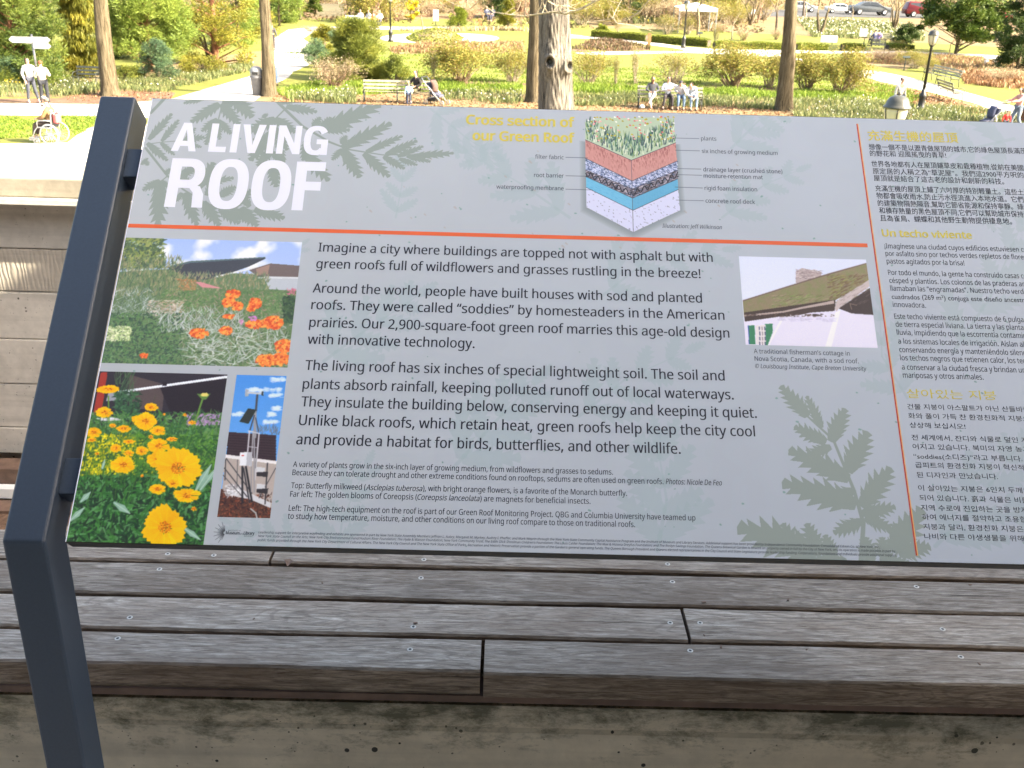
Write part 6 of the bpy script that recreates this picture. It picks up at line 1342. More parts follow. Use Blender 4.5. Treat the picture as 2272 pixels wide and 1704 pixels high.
tr = t.nodes.new('ShaderNodeBsdfTranslucent'); tr.inputs[0].default_value = (0.7, 0.66, 0.5, 1); mx = t.nodes.new('ShaderNodeMixShader'); mx.inputs[0].default_value = 0.4
t.links.new(b_.outputs[0], mx.inputs[1]); t.links.new(tr.outputs[0], mx.inputs[2]); t.links.new(mx.outputs[0], t.nodes['Material Output'].inputs[0]); M['globe'] = m
M['cap'] = flat('lantern cap', (0.07, 0.07, 0.06), 0.28)
lantern_post('nearest lantern, large, its dark cap just above the panel', 1996, 206)
lantern_post('tall black lamp post standing in front of the magnolia', 2074, 64)
lantern_post('far lamp post in front of the white canopy', 1525, 2)
lantern_post('far dark lamp post between the junipers and small mound', 865, -16)

def slab(name, verts2d, th_, mat, parent, loc, rot): b = MB(); b.prism(verts2d, -th_/2, th_/2, 'y'); return b.build(name, mat, parent, loc=loc, rot=rot, bevel=0.003, seg=1)
p = G(88, 200); s = SC(p); sp = thing('signpost', 'finger post with white arrow boards behind the two women', 'signpost', (p[0], p[1], 0)); H = 117/s
M['pole_grey'] = flat('grey galvanised pole', (0.28, 0.28, 0.30), 0.4, 0.3)
b = MB(); b.tube([(0, 0, 0), (0, 0, H)], 0.045, 10); b.build('pole', M['pole_grey'], sp, smooth=True)
def arrow(x0, x1, z0, z1, left, yo=0.0): 
    h = (z1-z0); P = [(x0+(h*0.5 if left else 0), z0), (x1-(0 if left else h*0.5), z0), (x1, (z0+z1)/2 if not left else z0+0), (x1-(0 if left else h*0.5), z1), (x0+(h*0.5 if left else 0), z1), (x0, (z0+z1)/2 if left else z1)]
    P = [q for i, q in enumerate(P)]; b = MB(); b.prism(P, -0.075+yo, -0.05+yo, 'y'); b.build('arrow_board', M['white_paint'], sp)
zz = lambda py: (200-py)/s
arrow(-49/s, 0.0, zz(101), zz(88), True); arrow(-22/s, 12/s, zz(103), zz(90), True, 0.13); arrow(1/s, 41/s, zz(99.5), zz(87.5), False); arrow(2/s, 41/s, zz(112), zz(100.5), False)

p = G(578, 212); s = SC(p); tb = thing('litter_bin', 'grey domed litter bin beside the slim trunk', 'litter bin', (p[0]-0.12, p[1], 0))
M['bin'] = flat('grey bin plastic', (0.13, 0.135, 0.15), 0.5)
b = MB(); b.lathe([(0.20, 0), (0.25, 0.70), (0.28, 0.72), (0.28, 0.80), (0.25, 0.82)], 20); b.build('body', M['bin'], tb, smooth=True)
b = MB(); b.lathe([(0.26, 0.80), (0.255, 1.0), (0.22, 1.12), (0.12, 1.19), (0.02, 1.2)], 20); b.build('lid', flat('pale grey lid', (0.24, 0.25, 0.27), 0.45), tb, smooth=True)
b = MB(); b.box((0, -0.25, 0.93), (0.24, 0.03, 0.12)); b.build('flap', M['black'], tb)
p = G(128, 172); bn = thing('planter_box', 'green litter tub behind the two standing women', 'tub', (p[0], p[1], 0)); b = MB(); b.lathe([(0.22, 0), (0.30, 0.6), (0.34, 0.62), (0.34, 0.68), (0.30, 0.68)], 14); b.build('tub', flat('green plastic', (0.02, 0.12, 0.09), 0.5), bn, smooth=True)

# white canopy at the back
p = G(1538, 72); s = SC(p); cn = thing('canopy', 'white pavilion canopy on thin posts at the back', 'canopy', (p[0], p[1], gz(p[1]))); W = 84/s; zt_ = 52/s
b = MB(); b.add([(-W/2, -W/2, zt_), (W/2, -W/2, zt_), (W/2, W/2, zt_), (-W/2, W/2, zt_), (0, 0, zt_+W*0.12)], [(0, 1, 4), (1, 2, 4), (2, 3, 4), (3, 0, 4)]); b.build('roof_cloth', M['white_paint'], cn)
b = MB()
for i in range(22):
    x = -W/2+W*(i+0.5)/22; b.box((x, -W/2-0.02, zt_-0.14), (W/22*0.92, 0.02, 0.28))
b.build('valance', flat('grey white valance', (0.6, 0.6, 0.62), 0.6), cn)
for ix in (-1, 1):
    for iy in (-1, 1): b = MB(); b.tube([(ix*W*0.48, iy*W*0.48, 0), (ix*W*0.48, iy*W*0.48, zt_)], 0.05, 6); b.build('post', M['pole_grey'], cn)
# notice board, lectern, markers
def board_on_post(name, label, cat, px, pyb, x0, x1, y0, y1, mat, tilt=0):
    p = G(px, pyb); s = SC(p); t_ = thing(name, label, cat, (p[0], p[1], gz(p[1]))); z0, z1 = (pyb-y1)/s, (pyb-y0)/s; w_ = (x1-x0)/s
    b = MB(); b.tube([(0, 0, 0), (0, 0, z0+0.02)], 0.035, 6); b.build('post', M['dark_metal'], t_)
    b = MB(); b.box((0, 0, 0), (w_, 0.04, z1-z0)); b.build('board', mat, t_, loc=((x0+x1)/2/s-px/s, -0.03, (z0+z1)/2), rot=(tilt, 0, 0), bevel=0.005, seg=1); return t_
board_on_post('notice_board', 'white notice board on a post beside the far benches', 'notice board', 1914, 113, 1901, 1918, 66, 83, M['white_paint'])
board_on_post('reading_lectern', 'small dark slanted lectern sign in the lawn at right', 'lectern', 2005, 157, 1998, 2014, 125, 131, M['dark_metal'], R(-50))
board_on_post('white_sign', 'small white sign on a post behind the planted mound', 'sign', 967, 56, 961, 973, 24, 47, M['white_paint'])
board_on_post('wooden_marker', 'orange brown wooden marker post by the yellow cypress', 'marker', 1065, 59, 1062, 1068, 43, 58, flat('orange timber', (0.42, 0.15, 0.06), 0.7))
board_on_post('plant_label', 'small dark plant label board behind the hedge', 'plant label', 1552, 84, 1546, 1558, 71, 76, M['dark_metal'], R(-40))
board_on_post('wooden_marker', 'little orange post at the gap of the clipped hedge', 'marker', 1439.5, 103, 1436, 1443, 76, 100, flat('orange wood', (0.36, 0.15, 0.06), 0.7))
p = G(1838, 99); s = SC(p); wb = thing('low_board', 'blank white board on the ground beside the forked trunk', 'board', (p[0], p[1], gz(p[1]))); b = MB(); b.box((0, 0, 0.45), (36/s, 0.05, 14/s)); b.build('face', M['white_paint'], wb); b = MB(); b.box((-0.3, 0.03, 0.12), (0.05, 0.05, 0.25)); b.build('leg', M['dark_metal'], wb); b = MB(); b.box((0.3, 0.03, 0.12), (0.05, 0.05, 0.25)); b.build('leg', M['dark_metal'], wb)
p = G(2196, 143); s = SC(p); sb_ = thing('stone_bench', 'small white stone bench beside the dark spruce', 'bench', (p[0], p[1], gz(p[1])))
b = MB(); b.box((0, 0, 0.42), (28/s, 0.4, 0.1)); b.build('seat', M['white_paint'], sb_, bevel=0.01); 
for k in (-1, 1): b = MB(); b.box((k*9/s, 0, 0.185), (0.14, 0.34, 0.37)); b.build('leg', M['white_paint'], sb_, bevel=0.01)
# wooden fence far left of centre
fa, fb = G(704, 37), G(766, 37); s = SC(fa); fn = thing('wooden_fence', 'weathered board fence with white posts in front, far back', 'fence', (fa[0], fa[1], gz(fa[1]))); ln = 60/s; nb_ = 26; fm = MB(); fm.box((0, 0, 14/s), (ln/nb_*0.82, 0.04, 27/s)); fme = fm.mesh('plank', M['bench_wood'])
for i in range(nb_): link('plank', fme, fn, ((i+0.5)*ln/nb_, 0, 0.02*math.sin(i*2.3)))
for z_ in (0.5, 1.6): b = MB(); b.box((ln/2, 0.05, z_), (ln, 0.05, 0.1)); b.build('rail', M['bench_wood'], fn)

# ---- cars on the street behind the garden
patch('road', [(1600, 36), (1850, 38), (2100, 42), (2500, 56), (2500, 34), (2100, 26), (1850, 22), (1600, 22)], M['asphalt'], 0.03, 'grey street behind the garden where cars are parked')
def car(label, px, py, wpx, col, suv=False, flip=False, name='parked_car'):
    p = G(px, py); s = SC(p); Ln = wpx/s; k = Ln/4.6; t_ = thing(name, label, 'car', (p[0], p[1], gz(p[1])+0.03), PI if flip else 0, 'cars parked on the street behind'); t_.scale = (k, k, k)
    if suv: prof = [(-2.25, .35), (-2.3, .85), (-2.2, 1.05), (-2.0, 1.66), (-1.7, 1.74), (0.45, 1.74), (0.65, 1.68), (1.25, 1.14), (2.15, 0.98), (2.3, 0.8), (2.3, .38)]; gl = [(-1.98, 1.12), (-1.86, 1.58), (0.5, 1.6), (1.02, 1.13)]
    else: prof = [(-2.25, .35), (-2.3, .8), (-2.2, .98), (-1.5, 1.04), (-1.0, 1.36), (-0.6, 1.44), (0.3, 1.44), (0.6, 1.38), (1.2, 1.0), (2.1, 0.86), (2.28, 0.7), (2.3, .36)]; gl = [(-1.35, 1.03), (-0.88, 1.31), (-0.55, 1.38), (0.3, 1.38), (0.52, 1.33), (1.02, 1.0)]
    pm = flat('car paint', col, 0.25, 0.2, 0.02); b = MB(); b.prism(prof, -0.86, 0.86, 'y')
    # narrower above the waist
    b.v = [(x, y*(1-0.20*max(0, z-1.0)/0.45), z) for x, y, z in b.v]; b.build('body', pm, t_, bevel=0.05, smooth=True)
    for sd in (-1, 1):
        xm = (gl[0][0]+gl[-1][0])/2-0.1
        for part in (0, 1):
            P = [q for q in gl]; 
            P = [(min(q[0], xm-0.04), q[1]) if part == 0 else (max(q[0], xm+0.04), q[1]) for q in gl]
            b = MB(); b.prism(P, 0.0, 0.012, 'y'); b.v = [(x, sd*(0.868*(1-0.20*max(0, z-1.0)/0.45)+y), z) for x, y, z in b.v]; b.build('window', M['glass_dark'], t_)
    for x in (-1.42, 1.42):
        for sd in (-1, 1):
            b = MB(); b.lathe([(0.2, -0.1), (0.31, -0.1), (0.335, -0.07), (0.335, 0.07), (0.31, 0.1), (0.2, 0.1)], 20); w_ = b.build('wheel', M['rubber'], t_, loc=(x, sd*0.80, 0.335), rot=(PI/2, 0, 0), smooth=True)
            b = MB(); b.lathe([(0.2, -0.104), (0.17, -0.112), (0.04, -0.11), (0.04, 0.11), (0.17, 0.112), (0.2, 0.104)], 16); b.build('rim', M['chrome'], w_, smooth=True)
    for sd in (-1, 1):
        b = MB(); b.box((2.24, sd*0.62, 0.72), (0.14, 0.34, 0.14)); b.build('headlight', M['chrome'], t_, bevel=0.02)
    return t_
car('white car half hidden left of the dark car', 1862, 30, 64, (0.7, 0.7, 0.7)); car('dark grey saloon car parked behind the multi stemmed tree', 1928, 34, 90, (0.10, 0.11, 0.12)); car('dark red estate car parked behind the magnolia', 2046, 39, 86, (0.16, 0.02, 0.02), True); car('bright red car beyond the magnolia at the far right', 2236, 50, 66, (0.30, 0.02, 0.02))
car('silver car at the left end of the parked row', 1775, 27, 70, (0.3, 0.31, 0.32))

# ================================================================ PEOPLE
def skinned(name, nodes, edges, mat, parent, sub=2, cap=None):
    """one continuous surface grown round a jointed skeleton: nodes {key: (x,y,z,r)}"""
    keys = list(nodes); ix = {k: i for i, k in enumerate(keys)}
    me = bpy.data.meshes.new(name); me.from_pydata([nodes[k][:3] for k in keys], [(ix[a], ix[b]) for a, b in edges], []); me.update()
    o = bpy.data.objects.new(name, me); COL.objects.link(o); o.modifiers.new('s', 'SKIN')
    for i, k in enumerate(keys):
        r = nodes[k][3]; r = r if hasattr(r, '__len__') else (r, r); me.skin_vertices[0].data[i].radius = r
        me.skin_vertices[0].data[i].use_root = (i == 0)
    sd = o.modifiers.new('d', 'SUBSURF'); sd.levels = sub; sd.render_levels = sub
    bpy.context.view_layer.update(); m2 = bpy.data.meshes.new_from_object(o.evaluated_get(bpy.context.evaluated_depsgraph_get()))
    bpy.data.objects.remove(o); bpy.data.meshes.remove(me); m2.name = name; m2.materials.clear(); m2.materials.append(mat)
    m2.polygons.foreach_set('use_smooth', np.ones(len(m2.polygons), dtype=bool)); return link(name, m2, parent)
SKIN = flat('light skin', (0.50, 0.31, 0.22), 0.5, var=0.04); EYE = flat('eye', (0.04, 0.03, 0.03), 0.3)
CL = {}
def cloth(c, rough=0.85):
    if min(c) > 0.5: c = tuple(x*0.72 for x in c)
    if c not in CL: CL[c] = flat('cloth', c, rough, var=0.16, nscale=16)
    return CL[c]
def person(label, loc, rz, pose, top, legs, hair, hairlen=0.0, s=1.0, sleeves=True, cap=None, glasses=False, shoes=(0.06, 0.05, 0.05), cat='person', fem=True, skirt=False):
    """pose: joint places in metres; the figure faces -y"""
    t_ = thing('person', label, cat, loc, rz); t_.scale = (s, s, s); J = dict(pose)
    sh = 0.165 if fem else 0.19
    pel = Vector(J['pelvis']); ch_ = Vector(J['chest']); hd = Vector(J['head']); up_ = (ch_-pel).normalized(); nk = ch_+(hd-ch_)*0.48
    right = Vector(J.get('right', (1, 0, 0))).normalized(); rgt_h = Vector(J.get('hright', right)).normalized(); fwd_h = (Vector((0, 0, 1)).cross(rgt_h)).normalized()*1.0; fwd_h = Vector(J['face']).normalized() if 'face' in J else -Vector((-rgt_h.y, rgt_h.x, 0)).normalized()
    w_ = (pel+ch_)/2+Vector(J.get('arch', (0, 0, 0)))
    S = {1: ch_+right*sh-up_*0.01, -1: ch_-right*sh-up_*0.01}; Hp = {1: pel+right*0.085-up_*0.03, -1: pel-right*0.085-up_*0.03}
    def nd(v, r): return (v.x, v.y, v.z, r)
    nb_ = {'pel': nd(pel, (0.125, 0.10)), 'w': nd(w_, (0.105, 0.085)), 'ch': nd(ch_-up_*0.06, (0.13, 0.095)), 'nk': nd(nk, 0.048), 'jaw': nd(hd-up_*0.045+fwd_h*0.018, 0.068), 'hd': nd(hd+Vector((0, 0, 0.035)), (0.082, 0.088)), 'tp': nd(hd+Vector((0, 0, 0.085)), 0.055)}
    ed = [('pel', 'w'), ('w', 'ch'), ('ch', 'nk'), ('nk', 'jaw'), ('jaw', 'hd'), ('hd', 'tp')]
    nos = hd+fwd_h*0.105-Vector((0, 0, 0.0)); nb_['nose'] = nd(nos, 0.013); ed.append(('hd', 'nose'))
    for sd, n_ in ((1, 'R'), (-1, 'L')):
        el, wr = Vector(J['elbow'+n_]), Vector(J['wrist'+n_]); kn, an = Vector(J['knee'+n_]), Vector(J['ankle'+n_]); hdv = (wr-el).normalized()
        nb_.update({'s'+n_: nd(S[sd], 0.055), 'e'+n_: nd(el, 0.04), 'wr'+n_: nd(wr, (0.026, 0.02)), 'pm'+n_: nd(wr+hdv*0.06, (0.036, 0.016)), 'h'+n_: nd(Hp[sd], 0.085), 'k'+n_: nd(kn, 0.055), 'c'+n_: nd(kn+(an-kn)*0.35, 0.052), 'a'+n_: nd(an, 0.034)})
        sidev = hdv.cross(Vector((0, -1, 0.2))); sidev = sidev.normalized() if sidev.length > 0.1 else Vector((1, 0, 0))
        for q in range(4):
            base = wr+hdv*0.085+sidev*(q-1.5)*0.017; tipv = base+hdv*(0.07-0.008*abs(q-1.2))+Vector((0, -0.012, 0)); nb_[f'f{q}{n_}'] = nd(base, 0.009); nb_[f't{q}{n_}'] = nd(tipv, 0.007); ed += [('pm'+n_, f'f{q}{n_}'), (f'f{q}{n_}', f't{q}{n_}')]
        th_ = wr+hdv*0.04+sidev*0.035*sd; nb_['th'+n_] = nd(th_, 0.010); nb_['tt'+n_] = nd(th_+hdv*0.045+sidev*0.012*sd, 0.008); ed += [('pm'+n_, 'th'+n_), ('th'+n_, 'tt'+n_)]
        ft = an+Vector(J.get('toe'+n_, (0, -0.15, -0.05))); nb_['ft'+n_] = nd(ft, (0.038, 0.026)); ed += [('ch', 's'+n_), ('s'+n_, 'e'+n_), ('e'+n_, 'wr'+n_), ('wr'+n_, 'pm'+n_), ('pel', 'h'+n_), ('h'+n_, 'k'+n_), ('k'+n_, 'c'+n_), ('c'+n_, 'a'+n_), ('a'+n_, 'ft'+n_)]
    skinned('body', nb_, ed, SKIN, t_, 1)
    # shirt
    sn = {'w': nd(w_, (0.122, 0.10)), 'hem': nd(pel+up_*0.0, (0.138, 0.115)), 'ch': nd(ch_-up_*0.06, (0.148, 0.112)), 'col': nd(nk-up_*0.02, 0.058)}; se = [('w', 'hem'), ('w', 'ch'), ('ch', 'col')]
    for sd, n_ in ((1, 'R'), (-1, 'L')):
        el, wr = Vector(J['elbow'+n_]), Vector(J['wrist'+n_]); sn['s'+n_] = nd(S[sd], 0.068); sn['e'+n_] = nd(el if sleeves else S[sd]+(el-S[sd])*0.6, 0.054); se += [('ch', 's'+n_), ('s'+n_, 'e'+n_)]
        if sleeves: sn['wr'+n_] = nd(wr-(wr-el)*0.06, 0.038); se.append(('e'+n_, 'wr'+n_))
    skinned('shirt', sn, se, cloth(top), t_, 2)
    tn = {'pel': nd(pel, (0.135, 0.112))}; te = []
    for sd, n_ in ((1, 'R'), (-1, 'L')):
        kn, an = Vector(J['knee'+n_]), Vector(J['ankle'+n_]); tn.update({'h'+n_: nd(Hp[sd], 0.10), 'k'+n_: nd(kn, 0.068), 'c'+n_: nd(kn+(an-kn)*0.4, 0.062), 'a'+n_: nd(an+(kn-an)*0.08, 0.05)}); te += [('pel', 'h'+n_), ('h'+n_, 'k'+n_), ('k'+n_, 'c'+n_), ('c'+n_, 'a'+n_)]
    skinned('trousers', tn, te, cloth(legs), t_, 2)
    for n_ in 'RL':
        an = Vector(J['ankle'+n_]); ft = Vector(J.get('toe'+n_, (0, -0.15, -0.05))); skinned('shoe', {'a': nd(an-Vector((0, 0, 0.02)), 0.046), 'h': nd(an+Vector((0, 0.02, -0.045)), 0.04), 'b': nd(an+ft*0.7-Vector((0, 0, 0.01)), (0.046, 0.034)), 't': nd(an+ft*1.15, (0.038, 0.026))}, [('a', 'h'), ('a', 'b'), ('b', 't')], cloth(shoes), t_, 1)
    hb = -fwd_h; hn = {'top': nd(hd+Vector((0, 0, 0.075))+hb*0.01, (0.09, 0.085)), 'back': nd(hd+Vector((0, 0, 0.02))+hb*0.045, (0.088, 0.085))}; he = [('top', 'back')]
    if hairlen: hn['n'] = nd(hd-up_*0.08+hb*0.07, (0.075, 0.05)); hn['e'] = nd(hd-up_*(0.08+hairlen)+hb*0.08, (0.06, 0.03)); he += [('back', 'n'), ('n', 'e')]
    else: hn['n'] = nd(hd-Vector((0, 0, 0.05))+hb*0.05, (0.066, 0.06)); he.append(('back', 'n'))
    skinned('hair', hn, he, cloth(hair), t_, 2)
    if cap: skinned('cap', {'c': nd(hd+Vector((0, 0, 0.105))+hb*0.005, (0.095, 0.09)), 'm': nd(hd+Vector((0, 0, 0.075))+hb*0.0, (0.098, 0.098)), 'v': nd(hd+Vector((0, 0, 0.07))+fwd_h*0.13, (0.06, 0.012))}, [('c', 'm'), ('m', 'v')], cloth(cap), t_, 2)
    rh = Vector((-fwd_h.y, fwd_h.x, 0)).normalized()
    for k in (-1, 1):
        b = MB(); c = hd+fwd_h*0.083+rh*0.032*k+Vector((0, 0, 0.022))
        b.lathe([(0.003, -0.012 if not glasses else -0.02), (0.012 if not glasses else 0.024, 0), (0.003, 0.012 if not glasses else 0.02)], 8, tuple(c)); b.build('eye' if not glasses else 'dark_glasses', EYE, t_, smooth=True)
    b = MB(); c = hd+fwd_h*0.083-Vector((0, 0, 0.042)); b.box(tuple(c), (0.035, 0.012, 0.008), Matrix.Rotation(math.atan2(rh.y, rh.x), 3, 'Z')); b.build('mouth', flat('lips', (0.32, 0.10, 0.09), 0.5) if 'lips' not in M else M['lips'], t_)
    return t_
M['lips'] = flat('lips', (0.32, 0.10, 0.09), 0.5)
def stand(**k):
    J = dict(pelvis=(0, 0, 0.93), chest=(0, 0, 1.34), head=(0, -0.02, 1.56), elbowR=(0.24, 0.02, 1.08), wristR=(0.27, -0.05, 0.84), elbowL=(-0.24, 0.02, 1.08), wristL=(-0.27, -0.05, 0.84), kneeR=(0.10, -0.02, 0.5), ankleR=(0.11, 0.02, 0.09), kneeL=(-0.10, -0.02, 0.5), ankleL=(-0.11, 0.02, 0.09)); J.update(k); return J
def sit(**k):
    J = dict(pelvis=(0, 0, 0.56), chest=(0, 0.06, 0.98), head=(0, 0.03, 1.22), elbowR=(0.26, -0.02, 0.76), wristR=(0.12, -0.24, 0.70), elbowL=(-0.26, -0.02, 0.76), wristL=(-0.12, -0.24, 0.70), kneeR=(0.12, -0.44, 0.54), ankleR=(0.12, -0.48, 0.10), kneeL=(-0.12, -0.44, 0.54), ankleL=(-0.12, -0.48, 0.10)); J.update(k); return J
# the two women by the finger post
person('woman in white jacket and sunglasses standing left of the finger post', G(74, 228), R(35), stand(elbowL=(-0.25, 0, 1.1), wristL=(-0.2, -0.1, 0.86), elbowR=(0.26, 0, 1.1), wristR=(0.2, -0.18, 1.02), kneeL=(-0.12, -0.02, 0.5), ankleL=(-0.16, 0.02, 0.09), kneeR=(0.12, -0.06, 0.5), ankleR=(0.2, -0.05, 0.09)), (0.60, 0.56, 0.60), (0.045, 0.05, 0.07), (0.05, 0.03, 0.025), 0.24, 1.0, glasses=True, shoes=(0.5, 0.3, 0.3))
wm = person('woman in white top and black trousers holding a paper, back turned', G(103, 237), R(205), stand(head=(0, -0.04, 1.55), elbowR=(0.26, -0.06, 1.1), wristR=(0.16, -0.28, 1.16), elbowL=(-0.26, -0.06, 1.1), wristL=(-0.14, -0.28, 1.12), kneeR=(0.10, -0.05, 0.5), ankleR=(0.14, 0.0, 0.09)), (0.62, 0.59, 0.52), (0.02, 0.022, 0.03), (0.20, 0.07, 0.03), 0.0, 1.02)
b = MB(); b.box((0, -0.36, 1.2), (0.30, 0.01, 0.22), Matrix.Rotation(R(-30), 3, 'X')); pp = b.build('folded_map', M['white_paint']); pp.location = wm.location; pp.rotation_euler = wm.rotation_euler; tag(pp, 'pale folded map held up by the woman with her back turned', 'map')
# bench with child and mother; each loc is on the bench line
def on_bench(bt, x, y=0.0): return tuple(bt.matrix_world @ Vector((x, y, 0)))
bpy.context.view_layer.update()
person('woman in black top sitting on the left bench, turned to the child', on_bench(bench1, 118/SC(pb1), -0.12), bench1.rotation_euler.z+R(-40), sit(head=(-0.02, -0.04, 1.22), chest=(0, 0.0, 0.98), elbowL=(-0.25, -0.12, 0.80), wristL=(-0.1, -0.36, 0.86)), (0.025, 0.022, 0.022), (0.07, 0.065, 0.035), (0.02, 0.015, 0.012), 0.12)
person('small child in light blue jumper standing before the left bench', tuple(np.array(G(907, 236))), R(20), stand(elbowR=(0.26, -0.1, 1.12), wristR=(0.2, -0.2, 1.0)), (0.30, 0.50, 0.70), (0.03, 0.04, 0.08), (0.04, 0.025, 0.02), 0.0, 0.56)
b2 = SC(pc1)
person('long haired woman in dark top and white trousers, leftmost on the occupied bench', on_bench(bench2, 32/b2, -0.14), bench2.rotation_euler.z, sit(head=(0, -0.05, 1.20), face=(0.25, -1, -0.4), kneeR=(0.06, -0.46, 0.62), ankleR=(-0.16, -0.56, 0.30), ankleL=(-0.05, -0.5, 0.1)), (0.07, 0.075, 0.09), (0.70, 0.68, 0.64), (0.06, 0.03, 0.02), 0.20)
person('man in pale shirt and black trousers with sunglasses, middle of the occupied bench', on_bench(bench2, 66/b2, -0.14), bench2.rotation_euler.z, sit(kneeR=(0.16, -0.44, 0.54), ankleR=(0.18, -0.48, 0.1), kneeL=(-0.16, -0.44, 0.54), ankleL=(-0.2, -0.48, 0.1), elbowR=(0.38, 0.05, 0.92), wristR=(0.56, 0.0, 1.0), wristL=(-0.02, -0.22, 0.78)), (0.60, 0.64, 0.72), (0.03, 0.025, 0.03), (0.03, 0.02, 0.018), 0.0, glasses=True, fem=False)
person('person in white shirt leaning forward in blue jeans on the occupied bench', on_bench(bench2, 94/b2, -0.14), bench2.rotation_euler.z, sit(chest=(-0.02, -0.10, 0.93), head=(-0.06, -0.25, 1.08), face=(-0.3, -1, -0.7), elbowR=(0.18, -0.40, 0.68), wristR=(0.06, -0.42, 0.90)), (0.72, 0.71, 0.74), (0.13, 0.20, 0.30), (0.05, 0.035, 0.03), 0.0, cap=(0.06, 0.06, 0.08))
person('hunched person in white top and jeans, rightmost on the occupied bench', on_bench(bench2, 118/b2, -0.16), bench2.rotation_euler.z+R(8), sit(chest=(-0.06, -0.16, 0.90), head=(-0.14, -0.30, 1.02), arch=(0.02, 0.10, 0.05), face=(-0.8, -1, -0.9), elbowR=(0.12, -0.36, 0.62), wristR=(0.02, -0.46, 0.52), elbowL=(-0.3, -0.3, 0.64), wristL=(-0.18, -0.48, 0.60)), (0.66, 0.70, 0.78), (0.16, 0.24, 0.34), (0.05, 0.03, 0.02), 0.10)
b = MB(); p = G(1423, 240); b.lathe([(0.03, 0), (0.10, 0.02), (0.12, 0.09), (0.05, 0.15), (0.02, 0.16)], 10, (0, 0, 0)); o = b.build('paper_bag', M['white_paint'], smooth=True, loc=(p[0], p[1]-0.1, 0)); tag(o, 'crumpled white bag on the ground by the bench leg', 'bag')
person('dark haired person in white seen behind the nearest lantern cap', G(1988, 262), R(20), stand(), (0.7, 0.68, 0.66), (0.06, 0.06, 0.08), (0.09, 0.035, 0.02), 0.0, 0.98, fem=False)
pk = person('woman in pink top and jeans pushing a stroller at the right edge', G(2250, 290), R(-82), stand(head=(0, -0.06, 1.55), elbowR=(0.2, -0.22, 1.16), wristR=(0.16, -0.52, 1.12), elbowL=(-0.2, -0.22, 1.16), wristL=(-0.16, -0.52, 1.12), kneeL=(-0.1, -0.14, 0.52), ankleL=(-0.1, -0.16, 0.1), kneeR=(0.1, 0.0, 0.5), ankleR=(0.1, 0.2, 0.12)), (0.62, 0.30, 0.27), (0.16, 0.21, 0.28), (0.02, 0.015, 0.015), 0.05, 0.98)
person('toddler in red top and dark cap walking beside the woman in pink', G(2226, 297), R(-10), stand(elbowR=(0.26, -0.04, 1.1), elbowL=(-0.26, -0.04, 1.1)), (0.60, 0.03, 0.03), (0.05, 0.05, 0.07), (0.05, 0.03, 0.02), 0.0, 0.52, cap=(0.10, 0.10, 0.07))
person('person in lilac sitting on the far pale green bench', G(1946, 103), R(160), sit(head=(0, -0.1, 1.18)), (0.34, 0.26, 0.60), (0.10, 0.10, 0.14), (0.03, 0.02, 0.02), 0.0, 1.0)
person('person in dark blue leaning beside the lilac one on the far bench', G(1937, 103), R(200), sit(), (0.05, 0.06, 0.15), (0.08, 0.08, 0.1), (0.03, 0.02, 0.02), 0.0, 1.0)
for px, py, top, lb in [(800, 58, (0.7, 0.68, 0.68), 'far seated person in white left of the red shirted one'), (818, 60, (0.7, 0.7, 0.72), 'far seated person in pale top beside the tree'), (830, 62, (0.55, 0.10, 0.05), 'far person in orange red top under the reddish tree'), (843, 60, (0.7, 0.69, 0.66), 'far person in cream top right of the red shirted one'), (1080, 48, (0.05, 0.06, 0.1), 'far person in dark clothes beside the orange marker'), (1092, 48, (0.06, 0.07, 0.12), 'far dark dressed person nearest the yellow cypress')]:
    person(lb, G(px, py), R(random.uniform(-40, 40)), sit(), top, (0.06, 0.06, 0.09), (0.05, 0.03, 0.02), 0.0, 1.05)
person('person in light blue half hidden behind the slim trunk', G(611, 190), R(180), stand(), (0.35, 0.45, 0.72), (0.2, 0.3, 0.5), (0.05, 0.03, 0.02), 0.0, 0.85)
person('far walker in dark grey on the left path', G(606, 112), R(180), stand(), (0.06, 0.06, 0.07), (0.05, 0.05, 0.06), (0.05, 0.03, 0.02), 0.0, 1.0)
person('small far figure in white under the trees right of the canopy', G(1669, 52), R(30), stand(), (0.75, 0.74, 0.72), (0.2, 0.2, 0.25), (0.05, 0.03, 0.02), 0.0, 1.0)

# wheelchair and its user, facing left
p = G(116, 318); wz_ = R(-96)
wc = thing('wheelchair', 'wheelchair with large spoked wheels on the plaza edge', 'wheelchair', (p[0], p[1], 0), wz_)
def wheel(name, y, x, r, tire, n, parent):
    w_ = link(name, None, parent, (x, y, r)); b = MB(); b.tube([(0, r*math.cos(a)*0.97, r*math.sin(a)*0.97) for a in np.linspace(0, 2*PI, 33)[:-1]], tire, 6, closed=True); b.build('tyre', M['tyre_grey'], w_, smooth=True)
    b = MB(); b.tube([(0.02 if x > 0 else -0.02, r*0.9*math.cos(a), r*0.9*math.sin(a)) for a in np.linspace(0, 2*PI, 29)[:-1]], tire*0.6, 5, closed=True)
    for k in range(n): a = 2*PI*k/n; b.tube([(0, 0, 0), (0, r*0.95*math.cos(a), r*0.95*math.sin(a))], 0.004, 4)
    b.lathe([(0.03, -0.03), (0.03, 0.03)], 8); b.build('rim', M['chrome'], w_, smooth=True)
M['tyre_grey'] = flat('grey tyre', (0.35, 0.35, 0.34), 0.6)
for sx_ in (-1, 1): wheel('wheel', 0.12, sx_*0.29, 0.305, 0.017, 18, wc); wheel('caster', -0.34, sx_*0.24, 0.09, 0.014, 6, wc)
fr = MB()
